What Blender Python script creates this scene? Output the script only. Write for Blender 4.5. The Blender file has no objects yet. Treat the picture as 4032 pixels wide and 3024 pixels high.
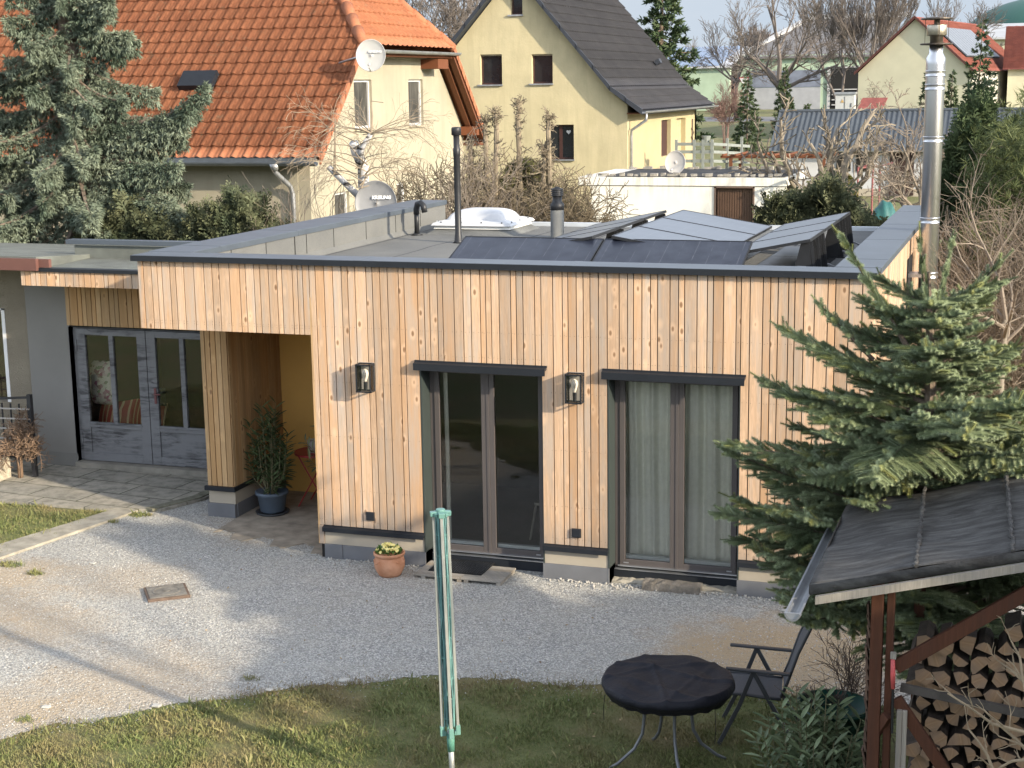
import bpy, math, random
import numpy as np
from mathutils import Vector, Matrix
rnd = random.Random(7)
nr = np.random.RandomState(11)
R_ = math.radians
S = bpy.context.scene
COL = S.collection
# ---------------------------------------------------------------- camera
cd = bpy.data.cameras.new('camera'); cam = bpy.data.objects.new('camera', cd); COL.objects.link(cam); S.camera = cam
cd.sensor_width = 36; cd.lens = 6060.2 / 4032 * 36; cd.clip_start = .1; cd.clip_end = 3000
def cam_axes(yaw, pitch, roll):
    ca, sa, cb, sb, cg, sg = math.cos(yaw), math.sin(yaw), math.cos(pitch), math.sin(pitch), math.cos(roll), math.sin(roll)
    f = Vector((sa*cb, ca*cb, -sb)); r = Vector((ca, -sa, 0)); u = r.cross(f)
    return cg*r + sg*u, -sg*r + cg*u, f
cr, cu, cf = cam_axes(R_(-18.941), R_(10.966), R_(-.870))
cam.matrix_world = Matrix(((cr.x, cu.x, -cf.x, 0), (cr.y, cu.y, -cf.y, -15.3), (cr.z, cu.z, -cf.z, 5.271), (0, 0, 0, 1)))
# ---------------------------------------------------------------- light
SUN_AZ, SUN_EL = R_(111.9), R_(20)
W = bpy.data.worlds.new('World'); S.world = W; W.use_nodes = True
wn = W.node_tree.nodes; bg = wn['Background']; sky = wn.new('ShaderNodeTexSky'); sky.sky_type = 'NISHITA'; sky.sun_disc = False
sky.sun_elevation = SUN_EL; sky.sun_rotation = SUN_AZ; sky.air_density = .75; sky.dust_density = .7; sky.ozone_density = 1.2
hs = wn.new('ShaderNodeHueSaturation'); hs.inputs['Saturation'].default_value = .40
W.node_tree.links.new(sky.outputs[0], hs.inputs['Color']); W.node_tree.links.new(hs.outputs[0], bg.inputs[0]); bg.inputs[1].default_value = .15
sd = bpy.data.lights.new('sun', 'SUN'); sd.energy = 2.15; sd.angle = R_(1.0); sd.color = (1, .86, .66)
sun = bpy.data.objects.new('sun', sd); COL.objects.link(sun)
sv = Vector((math.sin(SUN_AZ)*math.cos(SUN_EL), math.cos(SUN_AZ)*math.cos(SUN_EL), math.sin(SUN_EL)))
sun.matrix_world = sv.to_track_quat('Z', 'Y').to_matrix().to_4x4()
S.view_settings.view_transform = 'Standard'; S.view_settings.look = 'None'; S.view_settings.gamma = 1
S.view_settings.exposure = 1.9
S.cycles.max_bounces = 6; S.cycles.transparent_max_bounces = 12
# ---------------------------------------------------------------- materials
class NT:
    def __init__(s, name):
        s.m = bpy.data.materials.new(name); s.m.use_nodes = True; s.t = s.m.node_tree
        s.b = s.t.nodes['Principled BSDF']; s.out = s.t.nodes['Material Output']; s.co = None
    def n(s, typ, **kw):
        o = s.t.nodes.new('ShaderNode' + typ)
        for k, v in kw.items(): setattr(o, k, v)
        return o
    def l(s, a, b): s.t.links.new(a, b)
    def obj(s):
        if s.co is None: s.co = s.n('TexCoord').outputs['Object']
        return s.co
    def mapped(s, sc=(1, 1, 1), src=None, rot=(0, 0, 0)):
        mp = s.n('Mapping'); mp.inputs['Scale'].default_value = sc; mp.inputs['Rotation'].default_value = rot; s.l(src or s.obj(), mp.inputs[0]); return mp.outputs[0]
    def noise(s, scale, vec=None, det=4, rough=.55, dist=0):
        o = s.n('TexNoise'); o.inputs['Scale'].default_value = scale; o.inputs['Detail'].default_value = det
        o.inputs['Roughness'].default_value = rough; o.inputs['Distortion'].default_value = dist
        s.l(vec or s.obj(), o.inputs['Vector']); return o.outputs[0]
    def vor(s, scale, vec=None, out='Distance', feat='F1'):
        o = s.n('TexVoronoi', feature=feat); o.inputs['Scale'].default_value = scale; s.l(vec or s.obj(), o.inputs['Vector']); return o.outputs[out]
    def ramp(s, fac, stops):
        o = s.n('ValToRGB'); e = o.color_ramp.elements
        while len(e) < len(stops): e.new(.5)
        for i, (p, c) in enumerate(stops):
            e[i].position = p; e[i].color = (*c, 1) if not isinstance(c, (int, float)) else (c, c, c, 1)
        s.l(fac, o.inputs[0]); return o.outputs[0]
    def mix(s, fac, a, b, mode='MIX'):
        o = s.n('MixRGB', blend_type=mode)
        for i, v in zip((0, 1, 2), (fac, a, b)):
            if isinstance(v, (int, float)): o.inputs[i].default_value = v
            elif isinstance(v, tuple): o.inputs[i].default_value = (*v, 1)
            else: s.l(v, o.inputs[i])
        return o.outputs[0]
    def math(s, op, a, b=0, c=None):
        o = s.n('Math', operation=op)
        for i, v in enumerate((a, b) if c is None else (a, b, c)):
            if isinstance(v, (int, float)): o.inputs[i].default_value = v
            else: s.l(v, o.inputs[i])
        return o.outputs[0]
    def bump(s, h, st=.3, d=.01):
        o = s.n('Bump'); o.inputs['Strength'].default_value = st; o.inputs['Distance'].default_value = d
        s.l(h, o.inputs['Height']); s.l(o.outputs[0], s.b.inputs['Normal'])
    def col(s, c):
        if isinstance(c, tuple): s.b.inputs['Base Color'].default_value = (*c, 1)
        else: s.l(c, s.b.inputs['Base Color'])
    def rough(s, v):
        if isinstance(v, (int, float)): s.b.inputs['Roughness'].default_value = v
        else: s.l(v, s.b.inputs['Roughness'])
MATS = {}
def sc3(c, k): return tuple(min(1, x*k) for x in c)
def mat(name, c, rough=.7, var=.18, scale=4, bump=0, bscale=40, metal=0, spec=.4, c2=None, island=0, stretch=(1, 1, 1), streak=0):
    if name in MATS: return MATS[name]
    t = NT(name)
    f = t.noise(scale, t.mapped(stretch), 5)
    f = t.ramp(f, [(.3, 0), (.7, 1)])
    k = t.mix(f, sc3(c, 1-var), sc3(c2 or c, 1+var))
    if island:
        g = t.n('NewGeometry').outputs['Random Per Island']
        k = t.mix(1, k, t.ramp(g, [(0, 1-island), (1, 1.0)]), 'MULTIPLY')
    if streak:
        k = t.mix(t.math('MULTIPLY', t.ramp(t.noise(1, t.mapped((2.6, 2.6, .28)), 6, .7, .4), [(.46, 0), (.74, 1)]), streak), k, sc3(c, .55)); k = t.mix(t.math('MULTIPLY', t.ramp(t.noise(.55, det=5, rough=.7), [(.45, 0), (.7, 1)]), streak*.8), k, (c[0]*.72, c[1]*.74, c[2]*.8))
    t.col(k); t.rough(rough); t.b.inputs['Metallic'].default_value = metal; t.b.inputs['Specular IOR Level'].default_value = spec
    if bump: t.bump(t.noise(bscale, t.mapped(stretch), 4, .6), bump, .02)
    MATS[name] = t.m; return t.m

def wood_mat(name, warm, grey, amt, lo=.62, knots=True, bare=None):
    t = NT(name)
    g = t.n('NewGeometry').outputs['Random Per Island']
    sp = t.n('SeparateXYZ'); t.l(t.obj(), sp.inputs[0])
    u = t.math('ADD', sp.outputs[0], sp.outputs[1])
    off = t.math('MULTIPLY', g, 57.0)
    zz = t.math('ADD', sp.outputs[2], off)
    cb = t.n('CombineXYZ'); t.l(u, cb.inputs[0]); t.l(off, cb.inputs[1]); t.l(zz, cb.inputs[2]); v = cb.outputs[0]
    grain = t.noise(1, t.mapped((55, 1, 2.2), v), 5, .6, .8)
    fig = t.noise(1, t.mapped((14, 1, .9), v), 3, .5, 2.2)
    rings = t.math('SINE', t.math('MULTIPLY', fig, 48.0))
    rings = t.math('MULTIPLY_ADD', rings, .5, .5)
    col = t.mix(t.ramp(grain, [(.3, 0), (.72, 1)]), sc3(warm, .74), sc3(warm, 1.12))
    col = t.mix(t.math('MULTIPLY', rings, .36), col, sc3(warm, lo))
    tint = t.n('TexWhiteNoise', noise_dimensions='1D'); t.l(t.math('MULTIPLY', g, 91.7), tint.inputs['W'])
    col = t.mix(t.ramp(tint.outputs['Value'], [(.0, 0), (.70, .14), (.78, .42), (1, .6)]), col, (warm[0]*.86, warm[1]*.72, warm[2]*.55), 'MIX')
    gm = t.noise(1, t.mapped((9, 1, .75), v), 5, .65)
    gm = t.ramp(gm, [(.44, 0), (.74, 1)])
    col = t.mix(t.math('MULTIPLY', gm, amt), col, grey)
    dk = t.ramp(t.noise(1, t.mapped((34, 1, 2.6), v), 4, .7), [(.60, 0), (.76, 1)])
    col = t.mix(t.math('MULTIPLY', t.math('MULTIPLY', dk, gm), .75), col, sc3(grey, .38))
    if knots:
        kv = t.mapped((8, 1, 4.2), v); kn = t.vor(1, kv); ks = t.n('SeparateColor'); t.l(t.vor(1, kv, 'Color'), ks.inputs[0]); kn = t.math('ADD', kn, t.math('MULTIPLY', t.math('LESS_THAN', ks.outputs[0], .45), 1.0))
        km = t.ramp(kn, [(0, 1), (.10, .8), (.17, 0)])
        halo = t.ramp(kn, [(0, 0), (.16, .6), (.36, 0)])
        col = t.mix(halo, col, sc3(warm, 1.2))
        col = t.mix(km, col, (.22, .12, .06))
    if bare == 'splash':
        sp2 = t.ramp(t.math('ADD', sp.outputs[2], t.math('MULTIPLY', t.noise(1, t.mapped((16, 1, 3), v), 4, .7), .55)), [(.55, .8), (.95, 0)]); col = t.mix(sp2, col, sc3(grey, .62))
    br = t.ramp(g, [(0, .74), (.5, .93), (1, 1.08)])
    col = t.mix(1, col, br, 'MULTIPLY')
    t.col(col); t.rough(.75); t.b.inputs['Specular IOR Level'].default_value = .25
    t.bump(grain, .35, .004)
    MATS[name] = t.m; return t.m
WOOD = wood_mat('larch boards', (.625, .43, .28), (.44, .39, .335), .95, bare='splash')
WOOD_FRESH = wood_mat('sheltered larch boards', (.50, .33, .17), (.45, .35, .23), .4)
OLDWOOD = wood_mat('weathered timber', (.36, .33, .28), (.22, .21, .20), .7, knots=False)
REDWOOD = wood_mat('red stained timber', (.115, .047, .027), (.07, .04, .03), .6, knots=False)
EAVEWOOD = wood_mat('brown stained eaves', (.17, .065, .032), (.13, .06, .035), .3, knots=False)
LOG = wood_mat('split log ends', (.42, .275, .165), (.27, .205, .155), .7, knots=False)
BARKLOG = mat('firewood bark', (.055, .042, .032), .9, .4, 12, .6, 60)
METAL = mat('anthracite sheet metal', (.016, .019, .024), .5, .10, 3, 0, spec=.25)
METAL2 = mat('anthracite coping sheet', (.065, .080, .098), .5, .12, 2.5, .05, 30, spec=.5)
FRAME = mat('taupe window profile', (.085, .075, .072), .45, .06, 3)
REVEAL = mat('green grey reveal sheet', (.035, .045, .043), .5, .08, 3)
SILV = mat('bright aluminium', (.62, .64, .66), .3, .08, 6, metal=.9)
ZINC = mat('weathered zinc', (.36, .37, .38), .45, .2, 5, metal=.7)
STEEL = mat('stainless flue steel', (.56, .565, .575), .36, .08, 2, .04, 12, metal=1, stretch=(1, 1, .15))
SOOT = mat('sooty steel', (.09, .075, .06), .5, .5, 14, metal=.7)
BEIGE = mat('beige plinth render', (.36, .32, .255), .9, .08, 2, .15, 120)
GREYR = mat('grey smooth render', (.205, .20, .185), .9, .07, 1.5, .12, 120)
STONEP = mat('slate grey plinth panel', (.135, .14, .15), .75, .12, 3, .1, 60)
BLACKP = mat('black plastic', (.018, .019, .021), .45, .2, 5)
DARK = mat('dark void', (.012, .012, .012), .9, .1, 3)
FELT = mat('grey roofing felt', (.135, .14, .14), .95, .22, 2.2, .5, 300, c2=(.15, .155, .15))
OLDFELT = mat('old roofing felt', (.13, .14, .125), .95, .25, 2.2, .4, 200)
GRASSY = None
def glass(name, tint=(1, 1, 1), trans=.75, refl=.06):
    t = NT(name); t.t.nodes.remove(t.b)
    g = t.n('BsdfGlossy'); g.inputs['Roughness'].default_value = .01; tr = t.n('BsdfTransparent'); tr.inputs[0].default_value = (*[x*trans for x in tint], 1)
    fr = t.n('Fresnel'); fr.inputs[0].default_value = 1.55
    f = t.math('ADD', fr.outputs[0], refl)
    m = t.n('MixShader'); t.l(f, m.inputs[0]); t.l(tr.outputs[0], m.inputs[1]); t.l(g.outputs[0], m.inputs[2]); t.l(m.outputs[0], t.out.inputs[0])
    MATS[name] = t.m; return t.m
GLASS = glass('window glass', (1, 1, .98), .93, .0)
GLASSC = glass('clear lamp glass', (1, 1, 1), .98, .0)
# ---------------------------------------------------------------- mesh builder
ORG = {}
class MB:
    def __init__(s): s.v = []; s.f = []; s.st = []
    def add(s, vs, fs):
        s.st.append((len(s.v), len(s.f))); o = len(s.v); s.v += [tuple(p) for p in vs]; s.f += [tuple(i+o for i in q) for q in fs]; return s
    def box(s, x0, x1, y0, y1, z0, z1):
        v = [(x, y, z) for z in (z0, z1) for y in (y0, y1) for x in (x0, x1)]
        return s.add(v, [(0, 2, 3, 1), (4, 5, 7, 6), (0, 1, 5, 4), (2, 6, 7, 3), (0, 4, 6, 2), (1, 3, 7, 5)])
    def quad(s, *p): return s.add(p, [tuple(range(len(p)))])
    def bar(s, a, b, w, h, up=(0, 0, 1)):
        a, b = Vector(a), Vector(b); d = (b-a).normalized(); u = Vector(up)
        sd = d.cross(u)
        if sd.length < 1e-4: sd = d.cross(Vector((1, 0, 0)))
        sd.normalize(); u = sd.cross(d).normalized(); sd *= w/2; u *= h/2
        v = [p+q for p in (a, b) for q in (-sd-u, sd-u, sd+u, -sd+u)]
        return s.add(v, [(0, 1, 2, 3), (7, 6, 5, 4), (0, 4, 5, 1), (1, 5, 6, 2), (2, 6, 7, 3), (3, 7, 4, 0)])
    def tube(s, pts, rad, n=8, cap=True):
        pts = [Vector(p) for p in pts]
        if isinstance(rad, (int, float)): rad = [rad]*len(pts)
        o = len(s.v); prev = None
        for i, p in enumerate(pts):
            d = (pts[min(i+1, len(pts)-1)]-pts[max(i-1, 0)])
            if d.length < 1e-9: d = Vector((0, 0, 1))
            d.normalize()
            if prev is None:
                a = d.orthogonal().normalized()
            else:
                a = prev - d*prev.dot(d)
                a = a.normalized() if a.length > 1e-6 else d.orthogonal().normalized()
            prev = a; b = d.cross(a)
            for k in range(n):
                t = 2*math.pi*k/n; s.v.append(tuple(p+(a*math.cos(t)+b*math.sin(t))*rad[i]))
        for i in range(len(pts)-1):
            for k in range(n):
                s.f.append((o+i*n+k, o+i*n+(k+1) % n, o+(i+1)*n+(k+1) % n, o+(i+1)*n+k))
        if cap: s.f.append(tuple(o+k for k in reversed(range(n)))); s.f.append(tuple(o+(len(pts)-1)*n+k for k in range(n)))
        return s
    def lathe(s, prof, c=(0, 0, 0), n=24, ax=None):
        s.st.append((len(s.v), len(s.f))); o = len(s.v); c = Vector(c)
        if ax is None: a, b, d = Vector((1, 0, 0)), Vector((0, 1, 0)), Vector((0, 0, 1))
        else: d = Vector(ax).normalized(); a = d.orthogonal().normalized(); b = d.cross(a)
        for r, z in prof:
            for k in range(n):
                t = 2*math.pi*k/n; s.v.append(tuple(c+a*(r*math.cos(t))+b*(r*math.sin(t))+d*z))
        for i in range(len(prof)-1):
            for k in range(n): s.f.append((o+i*n+k, o+i*n+(k+1) % n, o+(i+1)*n+(k+1) % n, o+(i+1)*n+k))
        if prof[0][0] > 1e-6: s.f.append(tuple(o+k for k in reversed(range(n))))
        if prof[-1][0] > 1e-6: s.f.append(tuple(o+(len(prof)-1)*n+k for k in range(n)))
        return s
    def prism(s, poly, d):
        n = len(poly); d = Vector(d); v = [Vector(p) for p in poly]; v += [p+d for p in v]
        return s.add(v, [tuple(reversed(range(n))), tuple(range(n, 2*n))]+[(i, (i+1) % n, n+(i+1) % n, n+i) for i in range(n)])
    def grid(s, fn, nu, nv):
        o = len(s.v)
        for j in range(nv+1):
            for i in range(nu+1): s.v.append(tuple(fn(i/nu, j/nv)))
        for j in range(nv):
            for i in range(nu): a = o+j*(nu+1)+i; s.f.append((a, a+1, a+nu+2, a+nu+1))
        return s
    def build(s, name, m, parent=None, smooth=False, bevel=0, org=None):
        me = bpy.data.meshes.new(name)
        o0 = Vector(org) if org is not None else (ORG[parent.name] if parent is not None else Vector((0, 0, 0)))
        me.from_pydata([(a-o0.x, b-o0.y, c-o0.z) for a, b, c in s.v], [], s.f)
        return link(me, name, m, parent, smooth, bevel, o0)
def build_each(b, name, m, parent, smooth=False, **k):
    """every piece of the builder as an object of its own"""
    e = b.st+[(len(b.v), len(b.f))]
    for (v0, f0), (v1, f1) in zip(e, e[1:]):
        c = MB(); c.v = b.v[v0:v1]; c.f = [tuple(i-v0 for i in q) for q in b.f[f0:f1]]; c.build(name, m, parent, smooth, **k)
def link(me, name, m, parent=None, smooth=False, bevel=0, o0=Vector((0, 0, 0))):
    me.materials.append(m); me.update()
    if smooth: me.polygons.foreach_set('use_smooth', [True]*len(me.polygons))
    o = bpy.data.objects.new(name, me); COL.objects.link(o); ORG[o.name] = Vector(o0)
    if parent is not None: o.parent = parent
    else: o.location = o0
    if bevel:
        b = o.modifiers.new('bevel', 'BEVEL'); b.width = bevel; b.segments = 2; b.limit_method = 'ANGLE'
    return o
def np_mesh(name, V, F, m, parent=None, smooth=False, org=None):
    """V (N,3) world coordinates, F (M,k) indices"""
    o0 = Vector(org) if org is not None else (ORG[parent.name] if parent is not None else Vector((0, 0, 0)))
    me = bpy.data.meshes.new(name); V = np.asarray(V, np.float32)-np.array(o0, np.float32); F = np.asarray(F, np.int32)
    me.vertices.add(len(V)); me.vertices.foreach_set('co', V.ravel())
    k = F.shape[1]; me.loops.add(F.size); me.loops.foreach_set('vertex_index', F.ravel())
    me.polygons.add(len(F)); me.polygons.foreach_set('loop_start', np.arange(0, F.size, k, dtype=np.int32)); me.polygons.foreach_set('loop_total', np.full(len(F), k, np.int32))
    me.update(calc_edges=True); me.validate()
    return link(me, name, m, parent, smooth, 0, o0)
def scatter(tv, tf, P, X, Y, Z, scl):
    """copies of a template: origin P, axes X Y Z (N,3), scale (N,) or (N,3)"""
    tv = np.asarray(tv, float); tf = np.asarray(tf, int); N = len(P); scl = np.asarray(scl, float)
    if scl.ndim == 1: scl = scl[:, None].repeat(3, 1)
    q = tv[None]*scl[:, None, :]
    V = P[:, None]+q[..., 0:1]*X[:, None]+q[..., 1:2]*Y[:, None]+q[..., 2:3]*Z[:, None]
    F = tf[None]+(np.arange(N)*len(tv))[:, None, None]
    return V.reshape(-1, 3), F.reshape(-1, tf.shape[1])
def frames(D, rs=nr):
    """random-roll frames with Z along D"""
    D = D/np.linalg.norm(D, axis=1, keepdims=True); A = rs.normal(size=D.shape); X = np.cross(D, A); X /= np.linalg.norm(X, axis=1, keepdims=True)
    return X, np.cross(D, X), D
def merge(parts):
    Vs, Fs, o = [], [], 0
    for V, F in parts: Vs.append(V); Fs.append(F+o); o += len(V)
    return np.concatenate(Vs), np.concatenate(Fs)
def tag(o, label=None, cat=None, group=None, kind=None):
    if label: o['label'] = label
    if cat: o['category'] = cat
    if group: o['group'] = group
    if kind: o['kind'] = kind
    return o
def thing(name, loc, label, cat, group=None):
    o = bpy.data.objects.new(name, None); COL.objects.link(o); o.location = loc; o.empty_display_size = .1; ORG[o.name] = Vector(loc)
    return tag(o, label, cat, group)
def copy_tree(o, parent=None, loc=None, rz=None, label=None):
    c = o.copy(); COL.objects.link(c); c.parent = parent
    if loc is not None: c.location = loc; ORG[c.name] = Vector(loc)
    if rz is not None: c.rotation_euler = (0, 0, rz)
    if label: c['label'] = label
    for ch in o.children: copy_tree(ch, c)
    return c
def text_mesh(body, size, loc, ax, up, m, name, parent, depth=.002, shear=0, bold=0):
    cu_ = bpy.data.curves.new('lettering', 'FONT'); cu_.body = body; cu_.size = size; cu_.align_x = 'CENTER'; cu_.align_y = 'CENTER'; cu_.extrude = depth; cu_.shear = shear; cu_.offset = bold
    t = bpy.data.objects.new('lettering', cu_); COL.objects.link(t)
    dg = bpy.context.evaluated_depsgraph_get(); me = bpy.data.meshes.new_from_object(t.evaluated_get(dg))
    ax = Vector(ax).normalized(); up = Vector(up).normalized(); nn = ax.cross(up)
    o0 = ORG[parent.name]; L = Vector(loc)-o0
    for v in me.vertices: v.co = L+ax*v.co.x+up*v.co.y+nn*v.co.z
    bpy.data.objects.remove(t); me.materials.clear()
    return link(me, name, m, parent)
# ================================================================= the timber house
NAILS = []
TH = thing('timber_house', (-5.6, 0, 0), 'long flat-roofed house clad in upright larch boards', 'house')
XL, XP, XR, YB = -9.8, -7.6, -1.5, 8.4          # left end, porch/wall corner, right end, back
D1, D2, DT = (-6.31, -4.91), (-4.19, -2.79), 2.30   # door openings
def boards(b, a0, a1, z0, z1, axis, pos, th, holes=(), seed=1, ws=(.062, .075, .09, .105, .13), gap=.011, t0=None):
    """upright boards along x (axis 0, front face at y=pos) or along y (axis 1, face at x=pos)"""
    r = random.Random(seed); a = a0
    NL = NAILS if (axis == 0 and pos == 0) else None
    while a < a1-.02:
        w = min(r.choice(ws), a1-a)
        if a1-a-w < .04: w = a1-a
        e = a+w-gap; segs = [(z0, z1)]
        for (h0, h1, hz0, hz1) in holes:
            if e > h0+.001 and a < h1-.001:
                if e > h0 and a < h0 < e-.02: e2 = h0
                ns = []
                for (s0, s1) in segs:
                    if hz0 > s0+.01: ns.append((s0, min(s1, hz0)))
                    if hz1 < s1-.01: ns.append((max(s0, hz1), s1))
                segs = ns
        dz = r.uniform(-.002, .002)
        for s0, s1 in segs:
            if axis == 0: b.box(a, e, pos+dz, pos+th, s0, s1)
            else: b.box(pos-th, pos+dz, a, e, s0, s1)
        if NL is not None:
            for zn in [z1-.06]+[z1-.06-.62*i for i in range(1, 6)]+[z0+.07]:
                if zn > z0+.05:
                    for xn in (a+.016, e-.016): NL.append((xn, zn+r.uniform(-.006, .006)))
        a += w
b = MB()
# front boards: segments between the door edges so that the edges are clean
boards(b, XP+.0, D1[0], .395, 3.36, 0, 0, .022, seed=3)
boards(b, D1[0], D1[1], DT+.04, 3.36, 0, 0, .022, seed=4)
boards(b, D1[1], D2[0], .395, 3.36, 0, 0, .022, seed=5)
boards(b, D2[0], D2[1], DT+.04, 3.36, 0, 0, .022, seed=6)
boards(b, D2[1], XR, .395, 3.36, 0, 0, .022, seed=7)
boards(b, XL+.02, XP, 2.58, 3.36, 0, 0, .022, seed=8)
b.box(XP, XP+.055, -.002, .02, .17, .39)
b.build('board_cladding', WOOD, TH)
b = MB()
for xn, zn in NAILS: b.add([(xn+.0035*math.cos(q), -.0035, zn+.0035*math.sin(q)) for q in (0, 1.05, 2.1, 3.14, 4.19, 5.24)], [(5, 4, 3, 2, 1, 0)])
tag(b.build('nail', mat('dark nail heads', (.10, .075, .055), .6, .3), TH), kind='stuff')
b = MB(); boards(b, .025, YB, .395, 3.36, 1, XR, .022, holes=[(4.1, 5.25, 2.05, 3.1)], seed=9, ws=(.03, .04, .055, .07)); b.build('side_cladding', WOOD, TH)
# carcass behind the boards
b = MB()
for x0, x1 in ((XP+.01, D1[0]-.012), (D1[1]+.012, D2[0]-.012), (D2[1]+.012, XR-.03)): b.box(x0, x1, .028, .3, .0, 3.34)
b.box(D1[0]-.012, D1[1]+.012, .028, .3, DT+.03, 3.34); b.box(D2[0]-.012, D2[1]+.012, .028, .3, DT+.03, 3.34)
b.box(XR-.3, XR-.028, .3, YB, 0, 3.34); b.box(XP+.01, XP+.2, .3, 2.75, 0, 3.0); b.box(XL+.03, XP+.01, .028, .12, 2.60, 3.34)
b.box(XL+.03, XR-.3, YB-.2, YB, 0, 2.98); b.box(XL+.03, XL+.2, .12, YB-.2, 2.60, 3.34)
b.box(XL+.03, XP+.2, 2.62, 2.75, 0, 3.0)
build_each(b, 'inner_wall', mat('dark wall membrane', (.02, .018, .016), .9, .1), TH)
# plinth
b = MB()
for x0, x1 in ((XP+.06, D1[0]), (D1[1], D2[0]), (D2[1], XR-.02)): b.box(x0, x1, .012, .03, .17, .33)
b.box(-9.72, -9.35, 1.215, 1.25, .17, .36); b.box(-9.37, -9.352, 1.25, 2.6, .17, .36)
b.box(XR-.03, XR-.012, .03, YB, .17, .33)
build_each(b, 'plinth_render', BEIGE, TH)
b = MB()
for x0, x1 in ((XP+.06, -7.32), (-7.312, D1[0]), (D1[1], D2[0]), (D2[1], XR)): b.box(x0, x1, -.004, .03, -.05, .17)
b.box(-9.735, -9.35, 1.19, 1.25, -.05, .175); b.box(-9.36, -9.34, 1.25, 2.6, -.05, .175)
for D in (D1, D2): b.box(D[0]-.006, D[0]+.012, -.006, .25, -.05, .17); b.box(D[1]-.012, D[1]+.006, -.006, .25, -.05, .17)
build_each(b, 'plinth_panel', STONEP, TH)
b = MB()
for x0, x1 in ((XP+.055, D1[0]+.004), (D1[1]-.004, D2[0]+.004), (D2[1]-.004, XR+.03)):
    b.prism([(x0, .02, .392), (x0, -.045, .375), (x0, -.045, .325), (x0, -.035, .325), (x0, -.035, .36), (x0, .02, .37)], (x1-x0, 0, 0))
b.box(-9.75, -9.325, 1.155, 1.2, .345, .40); b.box(-9.35, -9.325, 1.2, 2.6, .345, .40)
build_each(b, 'drip_trim', METAL, TH)
# coping around the roof
b = MB()
seg = [XL-.03, -8.75, -7.0, -4.6, -2.25, XR+.04]
for i in range(5):
    x0, x1 = seg[i]+(.004 if i else 0), seg[i+1]-.004
    b.box(x0, x1, -.05, .36, 3.395, 3.43); b.box(x0, x1, -.055, -.04, 3.365, 3.43)
for x in seg[1:-1]: b.box(x-.045, x+.045, -.058, .363, 3.362, 3.4325)
ys = [.37, 1.05, 3.1, 5.1, 7.0, 8.55]
for i in range(5): b.box(-9.87, -9.29, ys[i]+.012, ys[i+1]-.012, 3.395+.012, 3.432); b.box(-9.29, -9.275, ys[i], ys[i+1], 3.36, 3.43)
b.box(-9.865, -9.295, .37, 8.54, 3.39, 3.405)
ys = [.37, 1.12, 3.22, 5.26, 7.3, 8.45]
for i in range(5): b.box(-1.92, -1.46, ys[i]+.012, ys[i+1]-.012, 3.407, 3.432); b.box(-1.472, -1.458, ys[i], ys[i+1], 3.365, 3.431)
b.box(-1.915, -1.475, .37, 8.44, 3.39, 3.405)
b.build('coping', METAL2, TH, bevel=.004)
b = MB(); b.box(XL-.032, XR+.042, -.064, -.056, 3.364, 3.428); b.build('coping_fascia', METAL, TH)
# roof membrane with upstands
FELTJ = NT('roofing felt with lap seams'); sp_ = FELTJ.n('SeparateXYZ'); FELTJ.l(FELTJ.obj(), sp_.inputs[0])
fx = FELTJ.math('ABSOLUTE', FELTJ.math('SUBTRACT', FELTJ.math('FRACT', FELTJ.math('MULTIPLY', FELTJ.math('ADD', sp_.outputs[0], FELTJ.math('MULTIPLY', FELTJ.noise(.8), .12)), 1.0)), .5))
line = FELTJ.ramp(fx, [(0, 1), (.012, 1), (.02, 0)])
nz = FELTJ.ramp(FELTJ.noise(1.4, det=6), [(.3, 0), (.7, 1)])
cc = FELTJ.mix(nz, (.085, .088, .087), (.135, .137, .128)); cc = FELTJ.mix(FELTJ.ramp(FELTJ.noise(160, det=2), [(.35, 0), (.65, 1)]), cc, (.17, .173, .166), 'MIX'); cc = FELTJ.mix(.45, cc, FELTJ.mix(nz, (.09, .093, .091), (.145, .145, .137)))
FELTJ.col(FELTJ.mix(line, cc, (.05, .05, .052))); FELTJ.rough(.95); FELTJ.bump(FELTJ.noise(220, det=2), .4, .01); FELTJ = FELTJ.m
b = MB(); b.box(-9.32, -1.9, .33, YB, 2.98, 3.04)
b.prism([(-9.3, .36, 3.04), (-9.22, .36, 3.04), (-9.29, .36, 3.1), (-9.29, .36, 3.395), (-9.8, .36, 3.39), (-9.8, .36, 2.98)], (0, 8.15, 0))
b.prism([(-1.9, .36, 3.04), (-1.97, .36, 3.04), (-1.91, .36, 3.1), (-1.91, .36, 3.39), (-1.53, .36, 3.39), (-1.53, .36, 2.98)], (0, 8.05, 0))
b.box(-9.8, XR-.03, .13, .34, 3.0, 3.392)
b.build('roof_membrane', FELTJ, TH)
b = MB(); b.box(-9.29, -9.282, 3.0, 3.012, 3.06, 3.38)
for y in (1.3, 2.2, 3.35, 4.2, 5.3, 6.4, 7.4): b.box(-9.292, -9.286, y, y+.012, 3.08, 3.37)
b.build('felt_seam', DARK, TH)
b = MB(); b.box(-9.25, -1.95, YB, YB+.1, 3.0, 3.10); b.box(-9.6, -8.3, YB-.3, YB-.26, 3.1, 3.13); b.box(-5.9, -5.5, YB-.1, YB+.14, 3.1, 3.14); b.build('roof_edge_profile', mat('pale edge profile', (.55, .58, .6), .4, .1, metal=.3), TH)
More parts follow.
